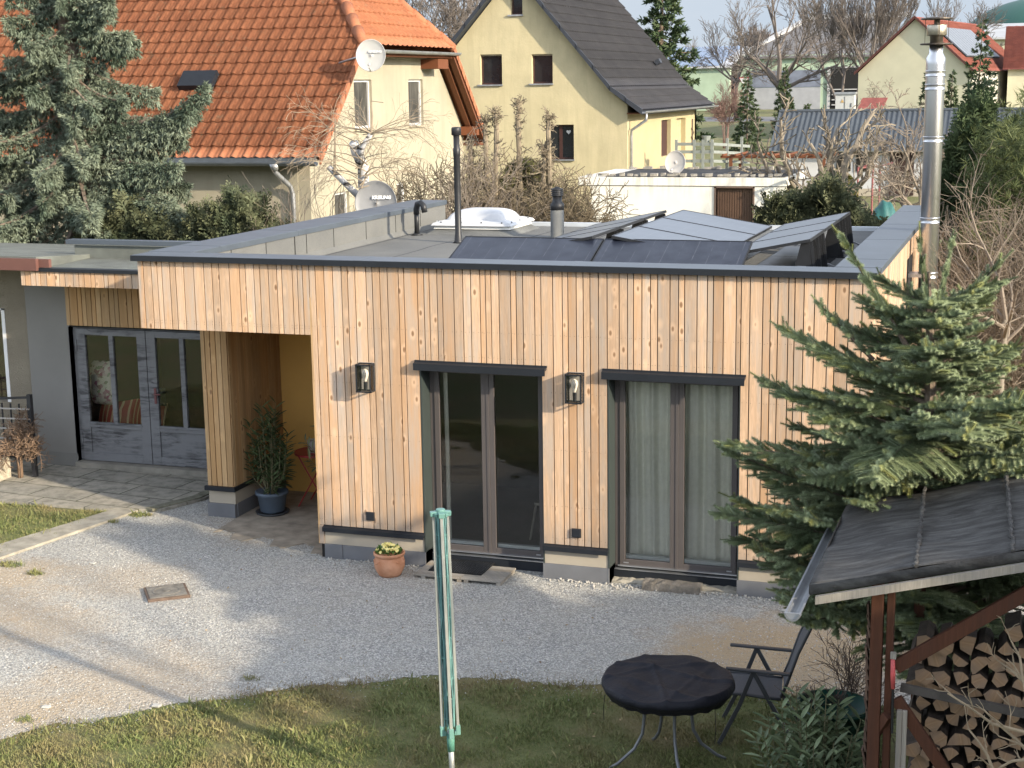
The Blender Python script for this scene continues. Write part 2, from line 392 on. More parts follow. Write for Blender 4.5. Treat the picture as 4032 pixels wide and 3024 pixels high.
# porch
b = MB(); boards(b, -9.72, -9.35, .40, 2.62, 0, 1.2, .02, seed=21, ws=(.06, .075, .09)); b.build('porch_pier_cladding', WOOD_FRESH, TH)
b = MB(); boards(b, 1.222, 2.6, .40, 2.62, 1, -9.35, .02, seed=22, ws=(.06, .075, .09), gap=.004); b.build('porch_side_cladding', WOOD_FRESH, TH)
b = MB(); b.box(-9.72, -9.372, 1.222, 2.62, 0, 2.6); b.build('porch_pier', DARK, TH)
b = MB(); b.box(-9.35, XP+.01, 2.57, 2.62, 0, 2.62); b.build('porch_back_wall', mat('ochre yellow render', (.60, .355, .10), .9, .05, 2, .1, 100), TH)
b = MB(); b.box(XL+.05, XP+.01, .12, 2.57, 2.58, 2.62); b.build('porch_ceiling', WOOD_FRESH, TH)
b = MB(); b.prism([(-9.33, 2.57, -.04), (-9.33, 1.25, -.04)]+[(-9.3+.085*i, .55-.35*i/20+.16*math.sin(i*.9)+.07*math.sin(i*2.7), -.04) for i in range(21)]+[(XP+.02, 2.57, -.04)], (0, 0, .05)); b.build('porch_floor', mat('compacted porch floor', (.30, .26, .205), .95, .3, 5, .4, 80), TH)
b = MB(); boards(b, .0, 2.57, .17, 3.0, 1, XP+.008, .02, seed=23, gap=.004); b.build('porch_right_cladding', WOOD_FRESH, TH)
# French doors
for k, (D, lab) in enumerate(((D1, 'left French door'), (D2, 'right French door'))):
    x0, x1 = D; w = x1-x0
    b = MB(); b.box(x0-.004, x0+.012, .004, .25, .0, DT); b.box(x1-.012, x1+.004, .004, .25, .0, DT); b.box(x0, x1, .01, .25, DT-.01, DT+.01)
    rv = b.build('door_reveal', REVEAL, TH)
    b = MB(); b.prism([(x0-.05, .01, 2.345), (x0-.05, -.075, 2.325), (x0-.05, -.075, 2.25), (x0-.05, -.065, 2.25), (x0-.05, -.06, 2.3), (x0-.05, .01, 2.31)], (w+.1, 0, 0)); b.box(x0-.055, x1+.055, -.02, .012, 2.33, 2.352)
    b.build('door_hood', METAL, TH)
    fr = MB(); fr.box(x0+.012, x0+.062, .24, .30, .13, DT); fr.box(x1-.062, x1-.012, .24, .30, .13, DT); fr.box(x0+.062, x1-.062, .24, .30, DT-.05, DT)
    fr.box(x0+.062, x1-.062, .245, .30, .125, .15); F = fr.build('french_door', FRAME, TH, bevel=.003)
    if k == 0: F['label'] = 'left French door with a dark uncurtained room behind'
    else: F['label'] = 'right French door with pale curtains behind'
    mid = (x0+x1)/2+.01
    lf = MB()
    for a0, a1 in ((x0+.066, mid-.035), (mid+.0, x1-.066)):
        lf.box(a0, a0+.058, .228, .28, .15, DT-.052); lf.box(a1-.058, a1, .228, .28, .15, DT-.052)
        lf.box(a0+.058, a1-.058, .228, .28, .15, .218); lf.box(a0+.058, a1-.058, .228, .28, DT-.12, DT-.052)
    lf.box(mid-.035, mid+.0, .222, .28, .15, DT-.052)
    lf.build('door_leaf', FRAME, F, bevel=.003, org=ORG[TH.name])
    g = MB()
    for a0, a1 in ((x0+.124, mid-.093), (mid+.058, x1-.124)): g.box(a0, a1, .252, .258, .218, DT-.12)
    g.build('glass_pane', GLASS, F, org=ORG[TH.name])
    h = MB(); h.box(mid-.103, mid-.09, .262, .285, 1.02, 1.13); h.build('door_handle', mat('white latch', (.75, .75, .75), .4, .02), F, org=ORG[TH.name])
    h = MB()
    for a0, a1 in ((x0+.124, mid-.093), (mid+.058, x1-.124)): h.box(a0-.02, a1+.02, .275, .33, .2, .255)
    h.build('inner_frame', mat('pale inner frame', (.62, .66, .68), .5, .03), F, org=ORG[TH.name])
    h = MB(); h.box(x0+.05, x1-.014, .205, .23, .142, .156); h.box(x0+.02, x1-.012, .18, .235, .112, .122); h.build('threshold', SILV, F, org=ORG[TH.name])
    h = MB()
    for a in ((x0+.11, x0+.165), (x1-.165, x1-.11)): h.box(a[0], a[1], .224, .229, .175, .188)
    h.build('drain_cap', ZINC, F, org=ORG[TH.name])
    h = MB(); h.box(x0+.012, x1-.012, .19, .3, -.05, .112); h.build('door_base', METAL, TH)
# the rooms behind
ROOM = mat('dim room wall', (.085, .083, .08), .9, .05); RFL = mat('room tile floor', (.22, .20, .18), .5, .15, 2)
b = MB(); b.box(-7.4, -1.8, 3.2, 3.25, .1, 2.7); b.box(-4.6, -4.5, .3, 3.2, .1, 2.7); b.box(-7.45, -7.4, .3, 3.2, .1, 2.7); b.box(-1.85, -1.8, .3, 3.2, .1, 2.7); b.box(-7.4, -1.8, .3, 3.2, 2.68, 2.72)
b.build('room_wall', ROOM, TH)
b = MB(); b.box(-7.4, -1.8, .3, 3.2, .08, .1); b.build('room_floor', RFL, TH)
def curtain(x0, x1, y, z0, z1, name, waves, amp, m, sd):
    r = random.Random(sd); ph = [r.uniform(0, 6) for _ in range(3)]
    b = MB(); n = int((x1-x0)/.01)
    b.grid(lambda u, v: (x0+(x1-x0)*u+.01*math.sin(v*3+u*9), y+amp*(math.sin(u*waves*6.283+ph[0])+.5*math.sin(u*waves*2.3*6.283+ph[1]+v*.6))*(0.75+.25*v), z0+(z1-z0)*v), n, 14)
    o = b.build(name, m, None, smooth=True); so = o.modifiers.new('t', 'SOLIDIFY'); so.thickness = .003; return o
CURT = mat('sage curtain fabric', (.80, .80, .72), .9, .06, 20)
o = curtain(-4.12, -2.82, .40, .13, 2.25, 'curtain', 6, .035, CURT, 4); tag(o, 'pale sage floor-length curtain hanging behind the right French door', 'curtain', 'curtains behind the French doors')
o = curtain(-6.2, -6.15, .42, .13, 2.25, 'curtain', 1, .015, CURT, 5); tag(o, 'narrow gathered curtain hanging at the left edge of the left French door', 'curtain', 'curtains behind the French doors')
ringm = mat('white ring lamp', (.8, .8, .8), .4, .02)
t = thing('ring_lamp', (-5.75, 1.3, 1.9), 'white hoop pendant lamp seen through the left French door', 'pendant lamp')
b = MB(); b.tube([(-5.75+.24*math.cos(a), 1.3+.24*math.sin(a), 2.12+.06*math.sin(a)) for a in np.linspace(0, 6.283, 28)], .014, 6, False); b.build('ring', ringm, t, True)
b = MB(); b.tube([(-5.75, 1.3, 2.12), (-5.75, 1.3, 2.68)], .004, 5); b.tube([(-5.99, 1.3, 2.12), (-5.75, 1.3, 2.3), (-5.51, 1.3, 2.12)], .002, 4); b.build('cord', DARK, t)
t = thing('chair', (-5.15, 1.2, .1), 'pale wooden chair in the dim room behind the left French door', 'chair')
b = MB(); b.box(-5.35, -4.98, 1.0, 1.4, .52, .55); b.build('seat', OLDWOOD, t)
for dx, dy in ((0, 0), (.34, 0), (0, .36), (.34, .36)): b = MB(); b.tube([(-5.36+dx+(-.04 if dx == 0 else .04), 1.0+dy, .1), (-5.33+dx*.9, 1.02+dy, .52)], .016, 6); b.build('leg', OLDWOOD, t)
b = MB(); b.bar((-5.34, 1.38, .55), (-5.36, 1.44, .95), .03, .03); b.bar((-5.0, 1.38, .55), (-4.98, 1.44, .95), .03, .03); b.box(-5.37, -4.97, 1.41, 1.44, .82, .95); b.build('backrest', OLDWOOD, t)
# side window of the timber house
b = MB(); b.box(XR-.2, XR-.18, 4.1, 5.25, 2.05, 3.1); b.build('side_window_pane', GLASS, TH)
b = MB()
for y0, y1, z0, z1 in ((4.1, 4.16, 2.05, 3.1), (5.19, 5.25, 2.05, 3.1), (4.16, 5.19, 2.05, 2.11), (4.16, 5.19, 3.04, 3.1)): b.box(XR-.2, XR-.14, y0, y1, z0, z1)
b.build('side_window', FRAME, TH); b = MB(); b.box(XR-.2, XR+.05, 4.08, 5.27, 2.02, 2.048); b.build('window_sill', METAL, TH)
# ---- wall lanterns
def lantern(x, label, tilt=0):
    t = thing('wall_lantern', (x, 0, 2.13), label, 'wall lamp', 'glass box lanterns on the boarded wall')
    b = MB(); w, d, h = .082, .135, .15; z = 2.14; e = .007
    for sx in (-1, 1):
        for y in (-.022, -d): b.box(x+sx*w-e, x+sx*w+e, y-e, y+e, z-h, z+h)
    for zz in (z-h, z+h):
        b.box(x-w-e, x+w+e, -d-e, -d+e, zz-e, zz+e); b.box(x-w-e, x+w+e, -.022-e, -.022+e, zz-e, zz+e)
        for sx in (-1, 1): b.box(x+sx*w-e, x+sx*w+e, -d, -.02, zz-e, zz+e)
    b.build('frame', METAL, t)
    b = MB(); b.box(x-w-.004, x+w+.004, -.014, -.003, z-h-.01, z+h+.01); b.build('back_plate', mat('grey lantern plate', (.30, .28, .25), .6, .1), t)
    b = MB()
    b.box(x-w, x+w, -d-.002, -d+.002, z-h, z+h)
    for sx in (-1, 1): b.box(x+sx*w-.002, x+sx*w+.002, -d, -.02, z-h, z+h)
    b.box(x-w, x+w, -d, -.02, z+h-.003, z+h+.001); b.build('glass', GLASSC, t)
    b = MB(); b.lathe([(.02, -.14), (.022, -.05), (.016, -.045)], (x, -.075, z), 12); b.build('lamp_holder', METAL, t)
    b = MB(); b.lathe([(.013, -.045), (.016, -.03), (.034, .02), (.038, .05), (.028, .085), (.0, .1)], (x, -.075, z), 16); b.build('bulb', mat('amber bulb glass', (.8, .72, .6), .12, .1, 40), t, True)
    return t
lantern(-6.93, 'glass box wall lantern between the porch opening and the left French door')
lantern(-4.53, 'glass box wall lantern between the two French doors')
for x, lab in ((-6.955, 'square black socket cover low on the boards above the terracotta pot'), (-4.54, 'square black socket cover low on the boards between the two French doors')):
    t = thing('wall_socket', (x, 0, .54), lab, 'wall socket', 'black sockets low on the boarded wall')
    b = MB(); b.box(x-.052, x+.052, -.018, -.002, .49, .59); b.build('base', BLACKP, t, bevel=.004)
    b = MB(); b.box(x-.046, x+.046, -.028, -.0185, .496, .586); b.build('cover', METAL, t, bevel=.005)
# ---- steel flue
t = thing('steel_flue', (-1.27, 4.44, 0), 'tall shiny steel flue pipe rising beside the right wall of the timber house', 'chimney')
c0 = (-1.27, 4.44, 0)
def flue(prof, name, m): b = MB(); b.lathe(prof, c0, 32); return b.build(name, m, t, True)
flue([(.114, 0), (.114, 5.45), (.114, 5.52), (.08, 5.585), (.08, 5.68)], 'pipe', STEEL)
b = MB()
for z in (1.2, 2.88, 3.56, 4.55, 5.18, 5.34): b.lathe([(.115, z-.038), (.121, z-.034), (.121, z-.028), (.117, z-.022), (.117, z+.022), (.121, z+.028), (.121, z+.034), (.115, z+.038)], c0, 32)
build_each(b, 'clamp_band', STEEL, t, True)
b = MB(); b.lathe([(.0, 5.68), (.19, 5.68), (.195, 5.69), (.19, 5.70), (.0, 5.705)], c0, 28); b.build('lower_disc', SOOT, t)
b = MB(); b.lathe([(.078, 5.7), (.078, 5.79), (.112, 5.79), (.118, 5.80), (.118, 5.91), (.112, 5.92), (.108, 5.92)], c0, 24); b.build('cowl', mat('tarnished cowl steel', (.42, .38, .30), .4, .35, 8, metal=.9), t, True)
b = MB(); b.lathe([(.0, 5.98), (.19, 5.98), (.195, 5.985), (.19, 6.0), (.0, 6.015)], c0, 28)
b.lathe([(.03, 5.92), (.03, 5.985)], c0, 8)
b.build('cap_plate', SOOT, t)
b = MB()
for a in (.3, 1.87, 3.44, 5.0): b.bar((c0[0]+.14*math.cos(a), c0[1]+.14*math.sin(a), 5.7), (c0[0]+.14*math.cos(a), c0[1]+.14*math.sin(a), 5.99), .014, .006)
b.build('strut', SOOT, t)
b = MB(); b.box(-1.5, -1.27, 4.3, 4.58, 2.86, 2.9); b.box(-1.5, -1.27, 4.3, 4.58, 1.18, 1.22); b.build('wall_bracket', STEEL, t)
# ---- roof pipes and skylight
t = thing('vent_pipe', (-7.96, 5.6, 3.04), 'tall slim black vent pipe with a cap standing on the flat roof', 'vent pipe')
b = MB(); b.lathe([(.085, 0), (.06, .03), (.052, .12), (.047, .13), (.047, 1.25), (.052, 1.26), (.052, 1.36), (.044, 1.37), (.044, 1.54)], (-7.96, 5.6, 3.04), 18); b.build('pipe', BLACKP, t, True)
b = MB(); b.lathe([(.04, 1.54), (.07, 1.55), (.07, 1.64), (.062, 1.66), (0, 1.665)], (-7.96, 5.6, 3.04), 18); b.build('cap', BLACKP, t, True)
t = thing('vent_pipe', (-9.02, 6.6, 3.04), 'short black vent pipe with a hooked top beside the left parapet', 'vent pipe')
b = MB(); b.tube([(-9.02, 6.6, 3.04), (-9.02, 6.6, 3.45)], .038, 14); b.lathe([(.1, 0), (.05, .03)], (-9.02, 6.6, 3.04), 14); b.build('pipe', BLACKP, t, True)
b = MB(); b.tube([(-9.02, 6.6, 3.36), (-9.02, 6.6, 3.44), (-8.99, 6.58, 3.52), (-8.92, 6.54, 3.54), (-8.86, 6.5, 3.5), (-8.84, 6.49, 3.4)], .046, 14); b.build('elbow', BLACKP, t, True)
t = thing('vent_pipe', (-6.75, 6.55, 3.04), 'thick felt-wrapped vent stub with a ribbed black cowl on the flat roof', 'vent pipe')
b = MB(); b.lathe([(.11, 0), (.1, .02), (.1, .42)], (-6.75, 6.55, 3.04), 20); b.build('pipe', FELT, t, True)
b = MB(); b.lathe([(.104, .42), (.106, .5), (.07, .54), (.07, .62)]+[(r, .62+.028*i+dz) for i in range(4) for r, dz in ((.07, 0), (.095, .008), (.095, .02))]+[(.0, .76)], (-6.75, 6.55, 3.04), 20); b.build('cowl', BLACKP, t, True)
t = thing('roof_dome', (-8.2, 7.35, 3.04), 'white domed skylight on the flat roof', 'skylight')
WP = mat('white dome plastic', (.50, .51, .52), .35, .03)
def frus(b, c, a0, b0, z0, a1, b1, z1):
    x, y = c; v = [(x+sx*a, y+sy*q, z) for a, q, z in ((a0, b0, z0), (a1, b1, z1)) for sx, sy in ((-1, -1), (1, -1), (1, 1), (-1, 1))]
    b.add(v, [(3, 2, 1, 0), (4, 5, 6, 7), (0, 1, 5, 4), (1, 2, 6, 5), (2, 3, 7, 6), (3, 0, 4, 7)])
SC = (-8.22, 7.4)
b = MB(); frus(b, SC, .72, .66, 3.04, .58, .52, 3.12); b.build('upstand', FELT, t)
b = MB(); frus(b, SC, .62, .56, 3.12, .60, .54, 3.17); b.build('frame', mat('off-white dome frame', (.6, .6, .57), .5, .08), t)
b = MB(); frus(b, SC, .66, .6, 3.17, .63, .57, 3.21); frus(b, SC, .63, .57, 3.21, .5, .44, 3.245); b.build('rim', WP, t, bevel=.01)
def dome(u, v):
    x, y = u*2-1, v*2-1; h = (1-abs(x)**4)*(1-abs(y)**4); return (SC[0]+x*.47, SC[1]+y*.41, 3.24+.16*h**.45)
b = MB(); b.grid(dome, 20, 20); b.build('dome', WP, t, True)
b = MB()
for i in range(4):
    for sx, sy in ((-.5+.33*i, -.545), (-.5+.33*i, .545)): b.lathe([(.012, 0), (.012, .02), (0, .022)], (SC[0]+sx, SC[1]+sy, 3.21), 8)
for i in range(3):
    for sx in (-.6, .6): b.lathe([(.012, 0), (.012, .02), (0, .022)], (SC[0]+sx, SC[1]-.4+.4*i, 3.21), 8)
b.build('screw', BLACKP, t)
# ---- solar panels
PVD = NT('dark solar cells'); n1 = PVD.noise(5, det=6); s1 = PVD.n('SeparateXYZ'); PVD.l(PVD.obj(), s1.inputs[0])
st_ = PVD.math('ABSOLUTE', PVD.math('SUBTRACT', PVD.math('FRACT', PVD.math('MULTIPLY', s1.outputs[0], 5.7)), .5))
c_ = PVD.mix(PVD.ramp(n1, [(.35, 0), (.75, 1)]), (.012, .015, .026), (.028, .034, .05)); c_ = PVD.mix(PVD.math('MULTIPLY', PVD.ramp(st_, [(0, 1), (.03, 0)]), PVD.ramp(PVD.noise(6, det=3), [(.4, 0), (.7, .35)])), c_, (.3, .32, .36))
PVD.col(c_); PVD.rough(.3); PVD.b.inputs['Specular IOR Level'].default_value = .5; PVD = PVD.m
def panel(org, ux, vy, lx, ly, label, group, feet):
    """org = lower corner, ux along the row, vy up the slope (unit vectors)"""
    t = thing('solar_module', org, label, 'solar panel', group)
    o, u, v = Vector(org), Vector(ux), Vector(vy); n = u.cross(v); n.normalize()
    if n.z < 0: n = -n
    P = lambda a, c, h=0: o+u*a+v*c+n*h
    b = MB(); e = .012
    b.prism([P(e, e, .002), P(lx-e, e, .002), P(lx-e, ly-e, .002), P(e, ly-e, .002)], n*.028); b.build('cells', PVD, t)
    b = MB()
    for q in ((P(0, 0), P(lx, 0), P(lx, e), P(0, e)), (P(0, ly-e), P(lx, ly-e), P(lx, ly), P(0, ly)), (P(0, e), P(e, e), P(e, ly-e), P(0, ly-e)), (P(lx-e, e), P(lx, e), P(lx, ly-e), P(lx-e, ly-e))): b.prism(q, n*.034)
    b.build('frame', BLACKP, t)
    h = Vector((v.x, v.y, 0)).normalized()
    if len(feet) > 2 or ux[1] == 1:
        b = MB(); q = [P(0, .02), P(lx, .02), P(lx, ly-.02), P(0, ly-.02)]; b.prism([(v_.x, v_.y, 3.0415) for v_ in q], (0, 0, .006)); b.build('ballast_shade_tray', BLACKP, t)  # black tray added to hide sunlit felt and darken the roof under the panel
    for a in feet:
        b = MB(); top = P(a, ly-.03, -.004); zt = top.z; base = 3.045; w = .022
        q0 = Vector((top.x, top.y, base))
        # ribbed triangular support under the high edge with a heel reaching outwards
        for k in (-2.5, 2.5):
            c = q0+u*(k*.014); b.prism([c-h*.20-u*.006, c+h*.05-u*.006, Vector((c.x, c.y, zt))+h*.0-u*.006, Vector((c.x, c.y, zt))-h*.09-u*.006], u*.012)
        b.bar(q0+h*.05, Vector((top.x, top.y, zt)), .05, .02, h); b.bar(q0-h*.28, q0+h*.2, .09, .02)
        for k in (-.03, 0, .03): b.bar(q0+h*.075+u*k, Vector((top.x, top.y, zt))+h*.015+u*k, .006, .03, h)
        ft = b.build('support', BLACKP, t)
        b = MB(); b.bar(q0+h*.07+Vector((0, 0, .085)), q0+h*.2+Vector((0, 0, .03)), .03, .02); b.box(q0.x+h.x*.17-.025, q0.x+h.x*.17+.025, q0.y+h.y*.17-.025, q0.y+h.y*.17+.025, 3.06, 3.085); b.build('heel_clip', mat('grey clip plastic', (.2, .2, .21), .5, .1), ft, org=ORG[t.name])
    return t
tl = math.radians(19.4); vf = (0, math.cos(tl), math.sin(tl))
for i, x in enumerate((-6.57, -4.815)):
    panel((x, 1.15, 3.09), (1, 0, 0), vf, 1.74, 1.11, ('left', 'right')[i]+' one of the two dark panels lying along the front edge of the roof', 'solar panels along the front edge', (.2, 1.5))
ds = 'nearest', 'middle', 'farthest'
a1 = math.radians(9.5)
for i in range(3):
    y = 2.12+1.28*i
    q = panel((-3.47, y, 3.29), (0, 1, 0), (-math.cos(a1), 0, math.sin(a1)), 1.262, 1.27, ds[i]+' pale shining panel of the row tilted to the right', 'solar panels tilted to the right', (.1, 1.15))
    a2 = math.radians(11.5)
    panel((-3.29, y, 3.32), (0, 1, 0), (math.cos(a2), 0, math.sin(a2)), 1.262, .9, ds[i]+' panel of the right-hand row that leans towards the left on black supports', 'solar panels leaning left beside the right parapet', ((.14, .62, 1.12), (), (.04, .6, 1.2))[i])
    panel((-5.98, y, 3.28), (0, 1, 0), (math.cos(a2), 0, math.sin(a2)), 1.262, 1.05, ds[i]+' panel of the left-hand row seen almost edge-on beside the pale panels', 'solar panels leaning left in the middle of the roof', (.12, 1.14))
# ================================================================= link building on the left
LB = thing('link_building', (-12.3, 2.9, 0), 'low grey rendered link building with old double doors left of the timber house', 'building')
b = MB(); b.box(-13.5, -12.80, 2.9, 3.1, 0, 2.75); b.box(-12.82, -9.8, 3.2, 3.3, 2.02, 2.75); b.box(-13.5, -9.8, 6.7, 6.9, 0, 2.59); b.box(-12.82, -12.80, 2.9, 3.2, 0, 2.05); build_each(b, 'wall', GREYR, LB)
b = MB(); b.box(-13.51, -12.795, 2.885, 2.9, 0, .22); b.build('plinth', mat('grey plinth render', (.17, .168, .155), .9, .08, 2), LB)
b = MB(); boards(b, -12.82, -9.8, 2.07, 2.75, 0, 2.88, .02, seed=31, ws=(.07, .085, .1, .13)); b.build('lintel_boards', WOOD_FRESH, LB)
b = MB(); b.box(-12.82, -9.8, 2.902, 3.2, 2.05, 2.75); b.build('lintel', DARK, LB)
b = MB(); boards(b, -12.93, -9.81, 2.73, 2.925, 0, 2.08, .02, seed=32, ws=(.07, .085, .1, .13)); b.build('fascia_boards', WOOD, LB)
b = MB(); b.box(-12.93, -9.82, 2.1, 2.88, 2.74, 2.78); b.build('soffit', WOOD_FRESH, LB)
b = MB(); b.box(-12.74, -9.81, 2.05, 2.2, 2.925, 2.97); b.build('edge_coping', METAL, LB)
b = MB(); b.prism([(-12.72, 2.2, 2.94), (-9.81, 2.2, 2.94), (-9.81, 3.3, 2.96), (-12.72, 3.3, 2.96)], (0, 0, .012)); b.build('canopy_felt', OLDFELT, LB)
b = MB(); b.prism([(-12.9, 3.3, 2.7), (-9.82, 3.3, 2.7), (-9.82, 3.3, 3.15), (-12.9, 3.3, 3.15)], (0, .01, 0)); b.add([(-12.9, 3.31, 3.15), (-9.82, 3.31, 3.15), (-9.82, 7.0, 2.7), (-12.9, 7.0, 2.7), (-12.9, 3.31, 2.6), (-9.82, 3.31, 2.6), (-9.82, 7.0, 2.6), (-12.9, 7.0, 2.6)], [(0, 1, 2, 3), (4, 7, 6, 5), (0, 4, 5, 1), (1, 5, 6, 2), (2, 6, 7, 3), (3, 7, 4, 0)]); b.build('roof', OLDFELT, LB)
b = MB(); b.box(-13.0, -9.8, 3.24, 3.42, 3.17, 3.23); b.build('roof_coping', METAL2, LB)
GP = NT('flaking grey paint'); f = GP.noise(1, GP.mapped((3, 3, 22)), 6, .7, .5); f = GP.ramp(f, [(.46, 0), (.58, 1)]); f2 = GP.ramp(GP.noise(2.2, det=3), [(.42, 0), (.62, 1)])
GP.col(GP.mix(GP.math('MULTIPLY', f, f2), (.165, .168, .174), (.045, .045, .047))); GP.rough(.7); GP.bump(f, .3, .004); GP = GP.m
dd = thing('double_door', (-11.7, 3.05, 0), 'old grey double door with flaking paint and four tall glass panes', 'door')
b = MB(); b.box(-12.80, -12.74, 2.98, 3.1, .1, 2.06); b.box(-12.74, -9.9, 2.98, 3.1, 2.02, 2.06); b.build('frame', GP, dd)
for k, (x0, x1) in enumerate(((-12.735, -11.62), (-11.61, -10.5))):
    b = MB(); y0, y1 = 2.95, 3.0
    b.box(x0, x0+.14, y0, y1, .12, 2.02); b.box(x1-.14, x1, y0, y1, .12, 2.02); b.box(x0+.14, x1-.14, y0, y1, 1.93, 2.02)
    b.box(x0+.14, x1-.14, y0, y1, .60, .68); b.box(x0+.14, x1-.14, y0, y1, .12, .24); xm = (x0+x1)/2; b.box(xm-.035, xm+.035, y0, y1, .68, 1.93); b.box(x0+.14, x1-.14, y0+.018, y1-.01, .24, .60); b.box(x0+.12, x1-.12, y0-.012, y0-.001, .655, .672)
    lf = b.build('door_leaf', GP, dd, bevel=.004)
    b = MB(); b.box(x0+.14, xm-.035, 2.975, 2.98, .68, 1.93); b.box(xm+.035, x1-.14, 2.975, 2.98, .68, 1.93); b.build('glass_pane', GLASS, lf, org=ORG[dd.name])
    for z in (.45, 1.78):
        b = MB(); xx = x0-.005 if k == 0 else x1; b.box(xx-.01, xx+.012, 2.935, 2.95, z-.08, z+.08); b.build('hinge', GP, lf, org=ORG[dd.name])
b = MB(); b.box(-11.52, -11.485, 2.935, 2.95, 1.0, 1.22); b.tube([(-11.5, 2.94, 1.14), (-11.5, 2.90, 1.14), (-11.40, 2.90, 1.14)], .009, 8); b.build('door_handle', mat('dull red handle', (.16, .06, .06), .5, .2), dd)
b = MB(); b.box(-12.8, -10.4, 2.82, 3.1, .02, .11); b.build('threshold', mat('worn concrete', (.23, .215, .18), .95, .25, 5, .5, 60), dd)
# inside the shed: dim and full of things
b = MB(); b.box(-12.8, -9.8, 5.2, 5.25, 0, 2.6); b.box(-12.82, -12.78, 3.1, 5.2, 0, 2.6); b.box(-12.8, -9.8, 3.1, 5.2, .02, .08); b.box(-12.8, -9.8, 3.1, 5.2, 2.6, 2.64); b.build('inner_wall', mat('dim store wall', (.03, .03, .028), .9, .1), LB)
t = NT('floral cushion cloth'); vv = t.vor(24, out='Color'); sv_ = t.n('SeparateColor'); t.l(vv, sv_.inputs[0])
t.col(t.ramp(sv_.outputs[0], [(0, (.75, .73, .66)), (.5, (.65, .66, .58)), (.55, (.25, .35, .22)), (.72, (.35, .12, .2)), (1, (.7, .66, .6))])); FLOR = t.m
t = NT('red striped cloth'); w_ = t.n('TexWave'); w_.inputs['Scale'].default_value = 3.2; t.l(t.obj(), w_.inputs[0]); w_.inputs['Distortion'].default_value = 2; t.col(t.ramp(w_.outputs[0], [(0, (.30, .035, .03)), (.78, (.28, .03, .025)), (.82, (.5, .38, .22)), (1, (.45, .33, .2))])); REDC = t.m
t = thing('cushion_stack', (-12.25, 3.4, .08), 'floral cushion standing on a red striped blanket behind the left door leaf', 'cushions')
def pillow(b, c, a, bb, h, n=16):
    b.grid(lambda u, v: (c[0]+a*(u*2-1), c[1]-h*((1-(u*2-1)**4)*(1-(v*2-1)**4))**.5, c[2]+bb*(v*2-1)), n, n)
b = MB(); pillow(b, (-12.66, 3.4, 1.16), .25, .32, .12); b.build('floral_cushion', FLOR, t, True)
b = MB(); b.grid(lambda u, v: (-12.95+1.25*u, 3.36+.06*math.sin(u*14)+.16*v*v, .5+.42*v-.05*abs(math.sin(u*5))), 40, 8); b.build('blanket', REDC, t, True)
b = MB(); pillow(b, (-11.78, 3.4, 1.0), .16, .13, .08); b.build('dark_cushion', mat('dark printed cushion', (.05, .07, .08), .9, .5, 8), t, True)
# ---- rough-cast building at the far left
RC = NT('ochre rough-cast'); q = RC.noise(60, det=5, rough=.7); RC.col(RC.mix(RC.ramp(RC.noise(2, det=5), [(.3, 0), (.7, 1)]), (.235, .205, .155), (.30, .265, .20))); RC.rough(.95); RC.bump(q, 1, .03); RC = RC.m
RB = thing('rough_building', (-15, 3, 0), 'ochre rough-cast building with a white framed window at the left edge', 'building')
b = MB(); b.box(-13.9, -13.505, 2.95, 3.2, 0, 2.92); b.box(-17, -13.9, 2.95, 3.2, 2.26, 2.92); b.box(-17, -13.9, 2.95, 3.2, 0, .9); b.box(-17, -15.2, 2.95, 3.2, .9, 2.26); b.box(-17, -13.5, 6.7, 6.9, 0, 2.63); b.box(-17, -16.8, 3.2, 6.7, 0, 2.63); build_each(b, 'wall', RC, RB)
b = MB(); b.box(-17, -12.62, 2.0, 2.06, 2.94, 3.10); b.box(-12.72, -12.46, 2.06, 2.12, 2.98, 3.09); b.build('fascia_board', mat('red brown fascia paint', (.125, .058, .046), .6, .1), RB)
b = MB(); b.add([(-17, 2.065, 3.12), (-12.66, 2.065, 3.12), (-12.66, 7.0, 2.74), (-17, 7.0, 2.74), (-17, 2.065, 2.93), (-12.66, 2.065, 2.93), (-12.66, 7.0, 2.64), (-17, 7.0, 2.64)], [(0, 1, 2, 3), (4, 7, 6, 5), (0, 4, 5, 1), (1, 5, 6, 2), (2, 6, 7, 3), (3, 7, 4, 0)]); b.build('roof', OLDFELT, RB)
b = MB(); b.box(-15.2, -13.9, 3.08, 3.12, .9, 2.26); wd = b.build('window_pane', GLASS, RB)
b = MB(); b.box(-13.955, -13.9, 2.94, 3.12, .9, 2.26); b.box(-15.2, -13.9, 2.94, 3.12, 2.24, 2.262); b.build('window_frame', mat('white window paint', (.75, .75, .74), .5, .04), RB)
b = MB(); b.box(-15.2, -13.96, 3.14, 3.16, .9, 2.26); b.build('window_blind', mat('dark red blind', (.04, .015, .015), .8, .1), RB)
